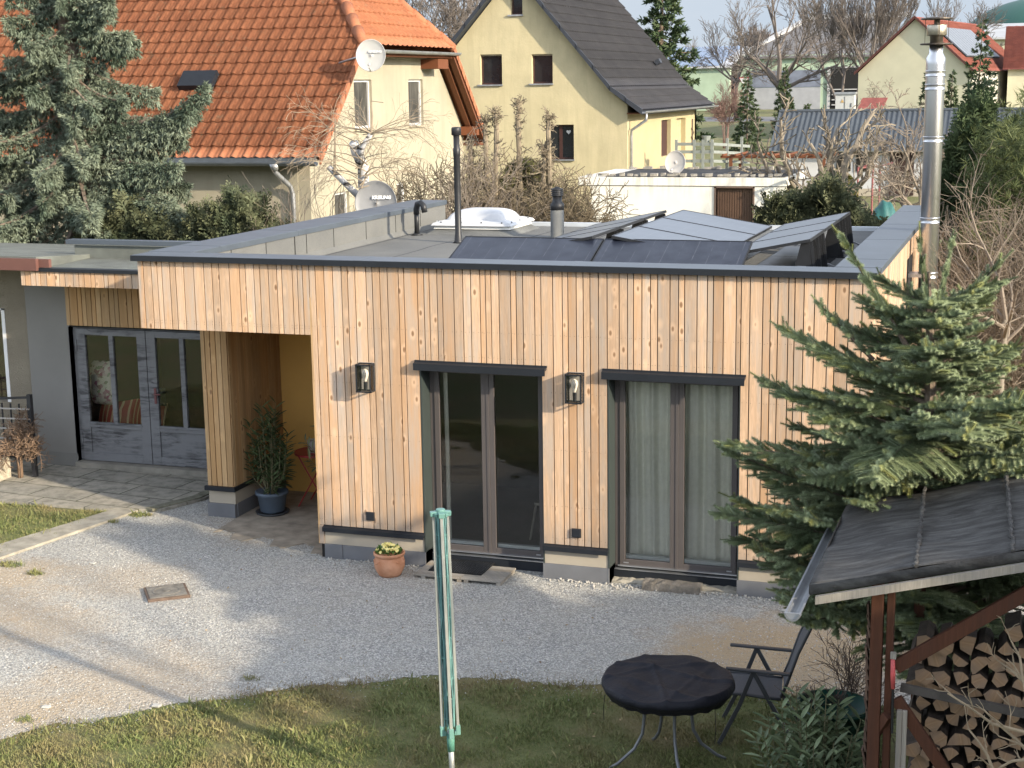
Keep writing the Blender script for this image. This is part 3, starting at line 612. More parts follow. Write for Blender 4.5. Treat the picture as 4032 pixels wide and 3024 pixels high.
# ================================================================= neighbours
def tiles(org, ud, vd, L, H, tw, course, amp, step, ulo=None, uhi=None, sub=8, kind='double'):
    ud, vd = Vector(ud), Vector(vd); n = ud.cross(vd); n.normalize()
    if n.z < 0: n = -n
    nc = int(round(L/tw)); nu = nc*sub; nrw = int(math.ceil(H/course)); V = []; F = []
    us = np.linspace(0, L, nu+1)
    for j in range(nrw):
        v0, v1 = j*course, min(H, (j+1)*course)
        for vv, off in ((max(0, v0-.03*(j > 0)), step), (v1, 0)):
            lo = ulo(vv) if ulo else 0; hi = uhi(vv) if uhi else L
            for u in us:
                uu = min(max(u, lo), hi); ph = (uu/tw) % 1
                if kind == 'double': h = amp*max(0, math.cos(2*math.pi*(ph-.25))) + amp*.45*max(0, math.cos(4*math.pi*(ph-.66)))*(1 if .5 < ph < .85 else 0)
                elif kind == 'wave': h = amp*(.5+.5*math.cos(2*math.pi*ph))
                else: h = amp*(1 if ph < .5 else 0)
                V.append(Vector(org)+ud*uu+vd*vv+n*(h+off))
    F = []
    w = nu+1
    for r in range(2*nrw-1):
        for i in range(nu): a = r*w+i; F.append((a, a+1, a+w+1, a+w))
    return np.array([tuple(p) for p in V]), np.array(F)
def tile_mat(name, c, c2, moss=None):
    t = NT(name); sp = t.n('SeparateXYZ'); t.l(t.obj(), sp.inputs[0]); cb = t.n('CombineXYZ'); t.l(t.math('FLOOR', t.math('DIVIDE', t.math('ADD', sp.outputs[0], .07), .30)), cb.inputs[0]); t.l(t.math('FLOOR', t.math('DIVIDE', sp.outputs[2], .2687)), cb.inputs[1]); wn_ = t.n('TexWhiteNoise', noise_dimensions='2D'); t.l(cb.outputs[0], wn_.inputs['Vector']); a = t.ramp(t.noise(1.2, det=6, rough=.65), [(.35, 0), (.7, 1)]); k = t.mix(a, c, c2)
    k = t.mix(t.ramp(t.noise(16, det=4, rough=.7), [(.52, 0), (.72, .55)]), k, sc3(c, .55)); k = t.mix(1, k, t.ramp(wn_.outputs['Value'], [(0, .90), (.5, 1.0), (1, 1.06)]), 'MULTIPLY')
    if moss: k = t.mix(t.math('MULTIPLY', t.ramp(t.noise(5, det=6, rough=.75), [(.56, 0), (.66, 1)]), t.ramp(t.noise(.6, det=3), [(.45, .1), (.7, .8)])), k, moss)
    t.col(k); t.rough(.8); t.b.inputs['Specular IOR Level'].default_value = .25; t.bump(t.noise(30, det=4), .3, .02); return t.m
CREAM = mat('cream render', (.34, .31, .23), .92, .08, 1.2, .25, 60, streak=.3)
YEL = mat('pale yellow render', (.48, .42, .26), .92, .09, 1.0, .35, 14, streak=.4)
WINF = mat('white plastic frame', (.5, .5, .49), .4, .03)
BRF = mat('dark brown frame', (.05, .022, .018), .5, .1)
WGL = mat('dark window glass', (.02, .022, .025), .06, .2, 2, spec=.8)
NET = mat('net curtain behind glass', (.06, .057, .05), .4, .6, 9, spec=.2, stretch=(1, 1, .2))
RH = thing('red_roof_house', (-20, 16, 0), 'cream rendered house with a steep orange pantile half-hipped roof', 'house')
TILE = tile_mat('orange clay tiles', (.36, .145, .074), (.285, .108, .056), (.26, .19, .12))
ex, ey, ez = -15.07, 15.83, 3.74; half = 5.43; sh = 2.5
V_, F_ = tiles((ex, ey, ez), (-1, 0, 0), (0, .7071, .7071), 15.0, half*1.4142, .30, .38, .045, .05, ulo=lambda v: max(0, (v/1.4142-sh)*.9))
np_mesh('front_roof', V_, F_, TILE, RH)
hp = math.atan2(half-sh, (half-sh)*.9); hv = (-math.cos(hp), 0, math.sin(hp)); HL = (half-sh)/math.sin(hp)
V_, F_ = tiles((ex+.02, ey+sh, ez+sh), (0, 1, 0), hv, 2*(half-sh), HL, .30, .38, .045, .05, ulo=lambda v: v/HL*(half-sh), uhi=lambda v: 2*(half-sh)-v/HL*(half-sh))
np_mesh('hip_roof', V_, F_, TILE, RH)
b = MB(); b.prism([(ex, ey+2*half, ez), (ex-15, ey+2*half, ez), (ex-15, ey+half, ez+half), (ex-2.64, ey+half, ez+half), (ex, ey+2*half-sh, ez+sh)], (0, .12, .12)); b.build('back_roof', TILE, RH)
b = MB()   # rows of ridge tiles
def ridge(b, p, q, r=.13, n=12):
    p, q = Vector(p), Vector(q)
    for i in range(n):
        a = p+(q-p)*(i/n); c = p+(q-p)*((i+1.12)/n); b.tube([a, c], [r*.86, r*1.08], 10)
ridge(b, (ex, ey+sh, ez+sh+.04), (ex-2.64, ey+half, ez+half+.05), .14, 10); ridge(b, (ex, ey+2*half-sh, ez+sh+.04), (ex-2.64, ey+half, ez+half+.05), .14, 10); ridge(b, (ex-2.64, ey+half, ez+half+.05), (ex-15, ey+half, ez+half+.05), .14, 30)
b.build('ridge_tiles', TILE, RH, True)
n = 9; b, b2 = MB(), MB()
for i in range(n):
    s0, s1 = i*sh/n, (i+1)*sh/n+.03
    b.prism([(ex-.03, ey+s0-.02, ez+s0-.12), (ex-.03, ey+s1-.02, ez+s1-.12), (ex-.03, ey+s1-.02, ez+s1+.07), (ex-.03, ey+s0-.02, ez+s0+.09)], (.05, 0, 0))
    t0, t1 = 2*half-s0+.03, 2*half-s1+.03
    b2.prism([(ex-.03, ey+t0, ez+s0-.05), (ex-.03, ey+t1, ez+s1-.05), (ex-.03, ey+t1, ez+s1+.14), (ex-.03, ey+t0, ez+s0+.16)], (.05, 0, 0))
b.build('verge_tiles', TILE, RH); b2.build('verge_tiles', TILE, RH)
b = MB()   # soffits
b.prism([(ex-.04, ey+2*half, ez-.03), (ex-.04, ey+2*half-sh-.1, ez+sh+.07), (ex-.55, ey+2*half-sh-.1, ez+sh+.07), (ex-.55, ey+2*half, ez-.03)], (0, -.04, -.04))
b.prism([(ex-.05, ey+.1, ez-.0), (ex-.05, ey+sh, ez+sh-.1), (ex-.55, ey+sh, ez+sh-.1), (ex-.55, ey+.1, ez)], (0, .04, -.04))
b.box(ex-.55, ex-.02, ey+sh-.05, ey+2*half-sh+.1, ez+sh-.22, ez+sh-.16)
b.build('soffit', EAVEWOOD, RH)
b = MB(); b.bar((ex-.06, ey+2*half-.1, ez+.0-.1), (ex-.06, ey+2*half-sh-.1, ez+sh-.1), .06, .16, (1, 0, 0)); b.box(ex-.6, ex-.02, ey+2*half-sh-1.1, ey+2*half-sh-.35, ez+sh-.5, ez+sh-.25); b.box(ex-.6, ex-.02, ey+2*half-.75, ey+2*half-.55, ez+.18, ez+.42); b.bar((ex-.3, ey+2*half-.1, ez-.12), (ex-.3, ey+2*half-sh-.1, ez+sh-.12), .08, .14, (1, 0, 0)); b.box(ex-.6, ex-.02, ey+2*half-.5, ey+2*half+.02, ez-.12, ez-.03); b.build('rafter', EAVEWOOD, RH)
# walls
gx = -15.58
b = MB(); s0, s1 = .45, 2*half-.55
def wallpoly(x): return [(x, ey+s0, 0), (x, ey+s1, 0), (x, ey+s1, ez+.4), (x, ey+2*half-sh-.12, ez+sh-.16), (x, ey+sh+.1, ez+sh-.16), (x, ey+s0+.02, ez+.28)]
HOLES = [(18.83, 19.87, 4.31, 5.47), (22.2, 23.2, 4.29, 5.47), (17.54, 18.35, 2.1, 2.87), (21.26, 21.87, 2.1, 2.87)]
b.prism(wallpoly(gx), (-.3, 0, 0)); gw = b.build('gable_wall', CREAM, RH)
def cut(ob, boxes):
    """cut real openings through a wall"""
    c = MB()
    for q in boxes: c.box(*q)
    cu2 = c.build('cutter', DARK, None); m = ob.modifiers.new('openings', 'BOOLEAN'); m.object = cu2; m.solver = 'EXACT'
    cu2.location = -Vector((0, 0, 0)); bpy.context.view_layer.update()
    dg = bpy.context.evaluated_depsgraph_get(); me = bpy.data.meshes.new_from_object(ob.evaluated_get(dg)); ob.modifiers.clear(); ob.data = me
    bpy.data.objects.remove(cu2)
cut(gw, [(gx-.4, gx+.1, a, c, z0, z1) for a, c, z0, z1 in HOLES])
WALLR = CREAM
b = MB(); b.box(-30, gx-.3, ey+.45, ey+.75, 0, ez+.3); fw = b.build('front_wall', CREAM, RH); cut(fw, [(-17.36, -16.7, ey+.3, ey+1, 1.6, 2.88)])
b = MB(); b.box(-30, gx-.3, ey+s1-.3, ey+s1, 0, ez+.3); b.build('back_wall', CREAM, RH)
for (a, c, z0, z1) in HOLES:
    b = MB(); x = gx-.13; e = .06
    b.box(x, x+.06, a, a+e, z0, z1); b.box(x, x+.06, c-e, c, z0, z1); b.box(x, x+.06, a+e, c-e, z0, z0+e); b.box(x, x+.06, a+e, c-e, z1-e, z1); w_ = b.build('window', WINF, RH)
    b = MB(); b.box(x+.01, x+.02, a+e, c-e, z0+e, z1-e); b.build('pane', NET, w_, org=ORG[RH.name])
    b = MB(); b.box(gx-.14, gx+.06, a-.03, c+.06, z0-.05, z0); b.build('sill', mat('sandstone sill', (.4, .35, .26), .9, .1), w_, org=ORG[RH.name])
b = MB(); b.box(-17.36, -16.7, ey+.6, ey+.66, 1.6, 2.88); b.build('window', mat('dark brown window', (.05, .045, .04), .2, .1), RH)
def gutter(b, p, q, r=.075, down=True):
    p, q = Vector(p), Vector(q); d = (q-p).normalized(); s_ = d.cross(Vector((0, 0, 1))).normalized(); n = 8; o = len(b.v)
    for P_ in (p, q):
        for rr in (r, r-.012):
            for k in range(n+1):
                a = math.pi*k/n; b.v.append(tuple(P_+s_*(rr*math.cos(a))-Vector((0, 0, 1))*(rr*math.sin(a))))
    w = n+1
    for k in range(n):
        b.f.append((o+k, o+k+1, o+2*w+k+1, o+2*w+k)); b.f.append((o+w+k+1, o+w+k, o+3*w+k, o+3*w+k+1)); b.f.append((o+k, o+w+k, o+w+k+1, o+k+1)); b.f.append((o+2*w+k+1, o+3*w+k+1, o+3*w+k, o+2*w+k))
    b.f.append((o, o+2*w, o+3*w, o+w)); b.f.append((o+w-1, o+2*w-1, o+4*w-1, o+3*w-1))
b = MB(); gutter(b, (ex-.05, ey-.12, ez-.06), (-30, ey-.12, ez-.06), .09); b.box(-30, ex-.1, ey-.02, ey+.0, ez-.14, ez+.04); b.build('gutter', mat('dark zinc gutter', (.16, .18, .20), .4, .15, metal=.6), RH)
b = MB(); gutter(b, (ex+.1, ey+sh-.1, ez+sh-.08), (ex+.1, ey+2*half-sh+.15, ez+sh-.08), .08); b.build('gutter', ZINC, RH)
b = MB(); b.box(-30, gx+.02, ey+.02, ey+.45, ez-.12, ez-.1); b.build('eave_soffit', mat('white soffit', (.3, .28, .22), .8, .05), RH)
b = MB(); b.tube([(-16.15, ey-.12, ez-.14), (-16.15, ey-.1, ez-.28), (-16.0, ey+.3, ez-.62), (-15.97, ey+.36, ez-.8), (-15.97, ey+.37, 0)], .055, 10); b.tube([(-16.15, ey-.12, ez-.1), (-16.15, ey-.12, ez-.26)], [.13, .06], 10); b.build('downpipe', ZINC, RH, True)
b = MB(); so = 1.45; b.prism([(-19.4, ey+so, ez+so+.1), (-18.5, ey+so, ez+so+.1), (-18.5, ey+so+.35, ez+so+.45), (-19.4, ey+so+.35, ez+so+.45)], (0, -.1, .1)); b.build('roof_window', METAL, RH)
# satellite dishes
def dish(name, c, n_, up, r, m, label, mast, word=None, wc=None, wsize=.1, woff=.08, elev=0):
    c = Vector(c); n_ = Vector(n_).normalized(); t = thing(name, mast[-1], label, 'satellite dish'); ax = Vector(up).cross(n_).normalized(); u2 = n_.cross(ax).normalized()
    b = MB(); k = 36; rings = [0, .25, .5, .75, .97, 1.0]; o = len(b.v)
    for i, q in enumerate(rings):
        for j in range(k):
            a = 2*math.pi*j/k; d = .13*r*(1-q*q) if i < 5 else .0; b.v.append(tuple(c+ax*(r*.93*q*math.cos(a))+u2*(r*q*math.sin(a))-n_*(d-(.02*r if i == 5 else 0))))
    for i in range(len(rings)-1):
        for j in range(k): b.f.append((o+i*k+j, o+i*k+(j+1) % k, o+(i+1)*k+(j+1) % k, o+(i+1)*k+j))
    R = b.build('reflector', m, t, True); sm = R.modifiers.new('t', 'SOLIDIFY'); sm.thickness = .012
    b = MB(); b.tube(mast, .025, 8); b.build('mast', ZINC, t, True)
    lnb = c+n_*(r*1.0)-u2*(r*.75); b = MB(); b.tube([c-u2*(r*.95)-n_*.02, lnb-u2*.05], .014, 6); b.build('arm', m, t)
    b = MB(); b.tube([lnb, lnb-n_*.1+u2*.04], [.028, .035], 10); b.build('receiver_head', mat('grey feed horn', (.4, .4, .4), .5, .1), t, True)
    if word: text_mesh(word, wsize, c+ax*(wc[0])+u2*(wc[1])+n_*(woff), ax, u2, MATS['lettering white'] if m is not DISHW else MATS['lettering grey'], 'lettering', t, .001, .12, .004)
    return t
mat('lettering white', (.75, .75, .75), .6, .02); mat('lettering grey', (.5, .51, .52), .6, .02)
DISHW = mat('white dish paint', (.36, .36, .345), .5, .05); DISHG = mat('grey dish paint', (.20, .205, .21), .5, .1)
cf2 = Vector((.35, -1, .25))
dish('satellite_dish', (-14.44, 17.3, 5.99), (.30, -1, .15), (0, 0, 1), .365, DISHW, 'white satellite dish on the roof verge of the orange-roofed house', [(-14.44, 17.36, 5.97), (-14.9, 17.5, 5.95), (-15.5, 17.9, 5.85)], 'KREILING', (.1, .08), .07, .01)
dish('satellite_dish', (-11.02, 9.6, 3.28), (.30, -1, .12), (0, 0, 1), .40, DISHG, 'grey satellite dish rising behind the left parapet of the timber house', [(-11.02, 9.66, 3.25), (-11.02, 9.75, 3.0), (-11.02, 9.75, 0)], 'KREILING', (.10, .10), .078, .01)
# ---------------------------------------------------------------- ground
def gz(y): return max(0., min(2., (y-80)/90*2.))
GR = NT('winter grass'); a = GR.noise(.9, det=7, rough=.7); bq = GR.noise(14, det=5, rough=.7); cq = GR.noise(.22, det=3)
k = GR.mix(GR.ramp(bq, [(.3, 0), (.7, 1)]), (.085, .105, .034), (.18, .195, .07)); k = GR.mix(GR.ramp(a, [(.44, 0), (.62, .9)]), k, (.21, .165, .085)); k = GR.mix(GR.ramp(cq, [(.45, 0), (.65, .5)]), k, (.10, .115, .035))
GR.col(k); GR.rough(.95); GR.bump(GR.noise(60, det=4, rough=.7), .6, .04); GR = GR.m
ys_ = [-60, -20, 0, 20, 50, 80, 110, 140, 170, 260, 500, 1500]; xs_ = [-1500, -300, -100, -40, -10, 10, 40, 100, 300, 1500]
b = MB(); b.grid(lambda u, v: (xs_[round(u*9)], ys_[round(v*11)], gz(ys_[round(v*11)])-.004), 9, 11)
tag(b.build('ground', GR), kind='structure')
SKY = NT('pale sky'); SKY.t.nodes.remove(SKY.b); em = SKY.n('Emission'); SKY.l(SKY.mix(SKY.ramp(SKY.noise(3, SKY.mapped((.002, .002, .006)), 5), [(.35, 0), (.7, 1)]), (.56, .66, .78), (.66, .73, .81)), em.inputs[0]); em.inputs[1].default_value = .27; SKY.l(em.outputs[0], SKY.out.inputs[0])
b = MB(); b.grid(lambda u, v: (1000*math.sin(u*6.2832), 1000*math.cos(u*6.2832), -5+165*v), 96, 2); tag(b.build('sky', SKY.m, None, True), kind='structure')
def spots(t, col, lst, tint, src=None):
    """blotches of a second soil at given places"""
    for (x, y, r, s) in lst:
        d = t.n('VectorMath', operation='DISTANCE'); t.l(t.obj(), d.inputs[0]); d.inputs[1].default_value = (x, y, 0)
        q = t.math('ADD', t.math('DIVIDE', d.outputs['Value'], r), t.math('MULTIPLY', t.math('SUBTRACT', SN, .5), 1.6))
        col = t.mix(t.math('MULTIPLY', t.ramp(q, [(.3, 1), (1.0, 0)]), s), col, tint)
    return col
GV = NT('grey gravel'); SN = GV.noise(2.2, det=6, rough=.65)
v1 = GV.vor(66, out='Color'); s_ = GV.n('SeparateColor'); GV.l(v1, s_.inputs[0])
k = GV.ramp(s_.outputs[0], [(0, (.23, .23, .215)), (.4, (.40, .40, .375)), (.75, (.55, .545, .505)), (1, (.76, .74, .68))])
k = GV.mix(GV.ramp(GV.vor(66), [(.35, 0), (.75, .65)]), k, (.17, .17, .167))
k = GV.mix(GV.ramp(SN, [(.4, 0), (.75, .55)]), k, (.42, .40, .345)); k = GV.mix(GV.ramp(GV.noise(.7, det=5, rough=.7), [(.5, 0), (.72, .25)]), k, (.34, .31, .255)); k = GV.mix(GV.ramp(GV.noise(9, det=4, rough=.7), [(.62, 0), (.78, .4)]), k, (.22, .19, .14))
k = spots(GV, k, [(-9.3, -1.4, .9, .4), (-10.6, -1.6, .9, .65), (-2.4, -1.6, 1.2, .95), (-1.6, -1.3, 1.3, 1), (-1.9, -2.4, 1.0, .9), (-7.6, -3.9, 1.2, .45), (-10.2, -2.6, 1.1, .5), (-9.2, -2.9, .8, .5), (-8.6, 1.2, 1.2, .5), (-6.2, .0, .9, .25), (-8.3, -4.9, 1.0, .6)], (.42, .32, .20))
GV.col(k); GV.rough(.92); hm = GV.mix(.5, GV.vor(62), GV.vor(24)); GV.bump(hm, .9, .03); GV = GV.m
r = random.Random(5)
edge = [(-16, -8.8), (-9.6, -6.0), (-7.95, -5.36), (-7.75, -5.0), (-7.32, -4.62), (-6.87, -4.22), (-6.39, -3.86), (-5.89, -3.48), (-5.33, -3.2), (-4.77, -2.92), (-4.11, -2.89), (-3.5, -2.77), (-2.9, -2.6), (-2.2, -2.55), (-1.3, -2.5), (-.2, -2.4), (1.5, -2.2)]
pl = []
for (x0, y0), (x1, y1) in zip(edge, edge[1:]):
    m_ = max(1, int(math.hypot(x1-x0, y1-y0)/.06))
    for i in range(m_): q = i/m_; pl.append((x0+(x1-x0)*q+r.uniform(-.02, .02), y0+(y1-y0)*q+.05*math.sin((x0+(x1-x0)*q)*7)+r.gauss(0, .025), 0))
poly = pl+[(1.5, -2.2, 0), (1.5, 1.2, 0), (-1.3, 1.2, 0), (-1.3, 2.9, 0), (-10.38, 2.9, 0), (-10.42, 2.25, 0), (-10.7, 1.15, 0), (-11.2, -1.2, 0), (-12.6, -4.5, 0), (-16, -8, 0)]
tag(MB().quad(*poly).build('gravel_yard', GV), kind='structure')
PV_ = NT('old stone slabs'); br = PV_.n('TexBrick'); br.offset = .37; br.inputs['Scale'].default_value = 1.0; br.inputs['Mortar Size'].default_value = .012; br.inputs['Brick Width'].default_value = .82; br.inputs['Row Height'].default_value = .5
PV_.l(PV_.mapped((1, 1, 1), rot=(0, 0, R_(6))), br.inputs['Vector']); br.inputs['Color1'].default_value = (.34, .315, .26, 1); br.inputs['Color2'].default_value = (.27, .255, .215, 1); br.inputs['Mortar'].default_value = (.05, .055, .025, 1)
k = PV_.mix(PV_.ramp(PV_.noise(7, det=6, rough=.7), [(.42, 0), (.62, .75)]), br.outputs[0], (.13, .125, .10)); k = PV_.mix(PV_.ramp(PV_.noise(2, det=4), [(.5, 0), (.7, .5)]), k, (.34, .31, .25)); PV_.col(k); PV_.rough(.95)
PV_.bump(PV_.mix(.5, br.outputs['Fac'], PV_.noise(50, det=3)), .6, .01); PV_ = PV_.m
CONC = mat('pale worn concrete', (.33, .305, .25), .95, .28, 6, .5, 60)
b = MB(); b.prism([(-17, 2.95, 0), (-17, 1.05, 0), (-12.8, .98, 0), (-11.2, 1.02, 0), (-10.78, 1.12, 0), (-10.42, 1.2, 0), (-10.16, 1.85, 0), (-10.1, 2.95, 0)], (0, 0, .035)); tag(b.build('slab_paving', PV_), kind='structure')
b = MB(); b.prism([(-11.0, 1.16, 0), (-10.7, 1.10, 0), (-11.15, -1.2, 0), (-12.5, -4.4, 0), (-12.85, -4.3, 0), (-11.6, -1.15, 0)], (0, 0, .03)); tag(b.build('edging_strip', CONC), kind='structure')
b = MB(); b.prism([(-10.62, 1.16, .02), (-10.5, 1.12, .02), (-10.2, 1.8, .02), (-10.16, 2.9, .02), (-10.3, 2.9, .02), (-10.34, 1.85, .02)], (0, 0, .03)); tag(b.build('slab_kerb', mat('mossy kerb', (.17, .165, .12), .95, .35, 9, .5, 50)), kind='structure')
ROADM = mat('asphalt road', (.17, .17, .175), .9, .12, 1)
b = MB(); b.prism([(-120, 150, gz(150)+.004), (-10, 140, gz(140)+.004), (-10, 150, gz(150)+.004), (-120, 162, gz(162)+.004)], (0, 0, .003)); tag(b.build('road', ROADM), kind='structure')
# ================================================================= yellow house
YH = thing('dark_roof_house', (-19, 48, 0), 'pale yellow rendered house with a steep dark tiled roof', 'house')
DT_ = tile_mat('anthracite concrete tiles', (.030, .031, .037), (.046, .046, .052)); DVG = mat('dark verge board', (.03, .035, .045), .6, .1)
y0 = 41.81; yr0, yr1 = 41.45, 54.95; rx, rz = -19.27, 9.70; kx, kz = -15.42, 5.17; exx, ezz = -14.18, 4.28; lx_, lz_ = -23.1, 5.45; llx, llz = -24.4, 4.5
def rl(a, c, L, nm, course=.42):
    (x0, z0), (x1, z1) = a, c; ln = math.hypot(x1-x0, z1-z0); V_, F_ = tiles((x0, yr0, z0), (0, 1, 0), ((x1-x0)/ln, 0, (z1-z0)/ln), L, ln, .34, course, .04, .05, sub=6); return V_, F_
V_, F_ = merge([rl((exx, ezz), (kx, kz), 13.5, ''), rl((kx, kz), (rx, rz), 13.5, '', .46)]); np_mesh('right_roof', V_, F_, DT_, YH)
V_, F_ = merge([rl((llx, llz), (lx_, lz_), 13.5, ''), rl((lx_, lz_), (rx, rz), 13.5, '', .46)]); np_mesh('left_roof', V_, F_, DT_, YH)
b = MB()
for p in (((exx, ezz), (kx, kz), (rx, rz)), ((llx, llz), (lx_, lz_), (rx, rz))):
    for (xa, za), (xb, zb) in zip(p, p[1:]):
        n_ = 6 if abs(zb-za) > 2 else 2
        for i in range(n_):
            q0, q1 = i/n_, (i+1.05)/n_; f = lambda q: (xa+(xb-xa)*q, za+(zb-za)*q)
            A, B_ = f(q0), f(q1); b.prism([(A[0], yr0-.06, A[1]-.14), (B_[0], yr0-.06, B_[1]-.14), (B_[0], yr0-.06, B_[1]+.04), (A[0], yr0-.06, A[1]+.08)], (0, .1, 0))
        b.prism([(xa, yr0+.04, za-.14), (xb, yr0+.04, zb-.14), (xb, yr0+.04, zb-.03), (xa, yr0+.04, za-.03)], (0, 13.4, 0))
b.build('verge', DVG, YH)
b = MB(); b.tube([(rx, yr0-.06, rz+.02), (rx, yr1, rz+.02)], .13, 10); b.build('ridge', DT_, YH)
b = MB(); b.prism([(-24, y0, 0), (-14.84, y0, 0), (-14.84, y0, 4.5), (-15.5, y0, 5.0), (rx, y0, rz-.2), (-23.0, y0, 5.35), (-24, y0, 4.6)], (0, .35, 0)); gw = b.build('gable_wall', YEL, YH)
YW = [(-20.7, -19.81, 5.33, 6.47), (-18.61, -17.77, 5.34, 6.44), (-18.09, -16.95, 2.47, 3.78), (-19.42, -18.95, 7.93, 8.75)]
cut(gw, [(a, c, y0-.2, y0+.6, z0, z1) for a, c, z0, z1 in YW])
b = MB(); b.box(-15.2, -14.84, y0+.35, 54.1, 0, 4.45); b.prism([(-24, 54.1, 0), (-14.84, 54.1, 0), (-14.84, 54.1, 4.5), (-15.5, 54.1, 5.0), (rx, 54.1, rz-.2), (-23.0, 54.1, 5.35), (-24, 54.1, 4.6)], (0, -.3, 0)); b.box(-24, -23.7, y0+.35, 53.8, 0, 4.6); sw = b.build('side_wall', mat('warm yellow render', (.38, .325, .19), .92, .07, 1.0, .3, 14), YH)
SW = [(47.35, 49.05, 2.3, 3.79), (50.17, 51.91, 1.6, 3.79)]
cut(sw, [(-15.6, -14.5, a, c, z0, z1) for a, c, z0, z1 in SW])
for a, c, z0, z1 in YW:
    y = y0+.17; e = .06; b = MB(); b.box(a, a+e, y, y+.06, z0, z1); b.box(c-e, c, y, y+.06, z0, z1); b.box(a+e, c-e, y, y+.06, z0, z0+e); b.box(a+e, c-e, y, y+.06, z1-e, z1)
    if z1 < 4: m_ = (a+c)/2; b.box(m_-.06, m_+.06, y, y+.06, z0+e, z1-e)
    w_ = b.build('window', BRF, YH); b = MB(); b.box(a+e, c-e, y+.03, y+.04, z0+e, z1-e); b.build('pane', WGL, w_, org=ORG[YH.name])
    b = MB(); b.box(a-.1, c+.03, y0-.08, y0+.2, z0-.06, z0); b.build('sill', ZINC, w_, org=ORG[YH.name])
    if z1 > 6 and z1 < 7:
        b = MB(); b.box(a, c, y0+.12, y0+.17, z1-.06, z1); b.build('shutter_box', BEIGE, w_, org=ORG[YH.name])
b = MB(); hc = (-17.2, y0+.155, 3.5); b.prism([(hc[0]+.09*(16*math.sin(t_)**3)/16, hc[1], hc[2]+.09*(13*math.cos(t_)-5*math.cos(2*t_)-2*math.cos(3*t_)-math.cos(4*t_))/16) for t_ in np.linspace(0, 6.283, 24, endpoint=False)], (0, .01, 0)); b.build('window_heart', WINF, YH)
b = MB(); b.box(-15.05, -15.0, 47.35, 49.05, 2.3, 3.79); b.build('window', BRF, YH)
b = MB(); b.box(-15.1, -15.04, 50.17, 51.91, 1.6, 3.79); b.build('house_door', mat('ochre door', (.4, .33, .2), .6, .1), YH)
b = MB(); b.tube([(-14.82, 53.2, 2.6), (-14.82, 53.2, 3.7)], .05, 6); b.tube([(-14.8, 53.0, 3.3), (-14.8, 53.4, 3.1), (-14.8, 53.0, 2.9), (-14.8, 53.4, 2.7)], .03, 5); b.build('wall_ornament', mat('rusty iron', (.10, .07, .05), .8, .3), YH)
b = MB(); gutter(b, (exx+.06, yr0, ezz-.02), (exx+.06, yr1+.3, ezz-.02), .085); b.build('gutter', ZINC, YH)
b = MB(); b.tube([(exx+.06, yr0+.4, ezz-.1), (exx+.06, yr0+.42, ezz-.35), (-14.72, yr0+.5, 3.55), (-14.74, yr0+.55, 3.3), (-14.74, yr0+.55, 0)], .055, 8); b.build('downpipe', ZINC, YH, True)
b = MB(); b.box(-14.84, exx, y0-.1, 54.5, 4.16, 4.2); b.build('eave_soffit', EAVEWOOD, YH)
b = MB(); q = (-16.9, 53.2); b.bar((-16.1, 51.6, 6.15), (-15.9, 51.6, 6.25), .35, .2); b.build('roof_vent', DVG, YH)
b = MB(); b.box(-18.7, -18.2, 44.6, 45.2, 8.6, 9.6); b.build('chimney', mat('chimney panel', (.12, .12, .13), .7, .1), YH); b = MB(); b.prism([(-18.7, 44.5, 8.93), (-18.1, 44.5, 8.3), (-18.1, 45.3, 8.3), (-18.7, 45.3, 8.93)], (.03, 0, .04)); b.build('chimney_flashing', ZINC, YH)
# ---- garage
WH = NT('stained white render'); sz = WH.n('SeparateXYZ'); WH.l(WH.obj(), sz.inputs[0])
st_ = WH.math('MULTIPLY', WH.ramp(WH.noise(1, WH.mapped((5, 5, .5)), 5, .7), [(.45, 0), (.7, .7)]), WH.ramp(WH.math('DIVIDE', sz.outputs[2], 3), [(.62, 0), (.86, 1)]))
WH.col(WH.mix(st_, WH.mix(WH.ramp(WH.noise(1.5), [(.3, 0), (.7, 1)]), (.68, .67, .61), (.76, .75, .69)), (.27, .25, .22))); WH.rough(.92); WH.bump(WH.noise(25), .2, .02); WH = WH.m
GA = thing('white_garage', (-9.8, 29.3, 0), 'low white rendered garage with a flat roof weighted down with stones', 'garage')
b = MB(); b.box(-12.73, -6.91, 29.3, 29.5, 0, 2.3); b.box(-7.11, -6.91, 29.5, 33.6, 0, 2.3); b.box(-12.73, -12.53, 29.5, 33.6, 0, 2.3); b.box(-12.53, -7.11, 33.4, 33.6, 0, 2.3); gw = b.build('wall', WH, GA); cut(gw, [(-8.93, -7.85, 29, 29.6, .25, 2.3-.02)])
b = MB(); b.box(-13.1, -6.89, 29.27, 33.62, 2.32, 2.56); b.build('parapet', WH, GA)
b = MB(); b.box(-13.1, -6.90, 29.29, 33.6, 2.3, 2.32); b.build('shadow_gap', DARK, GA)
b = MB(); b.box(-12.3, -6.98, 29.45, 33.5, 2.56, 2.58); b.build('roof_sheet', mat('black bitumen', (.035, .036, .038), .95, .2), GA)
b = MB(); b.box(-8.93, -7.85, 29.42, 29.46, .25, 2.28); n_ = 14
for i in range(n_): x = -8.9+i*1.02/n_; b.box(x, x+.045, 29.40, 29.42, .3, 2.22)
b.build('garage_door', mat('brown ribbed door', (.095, .055, .035), .6, .12, 3), GA)
b = MB(); b.box(-8.98, -8.93, 29.27, 29.46, .25, 2.3); b.box(-7.85, -7.80, 29.27, 29.46, .25, 2.3); b.box(-8.98, -7.8, 29.27, 29.46, 2.26, 2.31); b.build('door_frame', mat('brown door frame', (.13, .09, .07), .6, .1), GA)
STN = mat('grey roof stone', (.34, .32, .28), .95, .3, 8, .4, 40, island=.5)
r = random.Random(12); stones = []
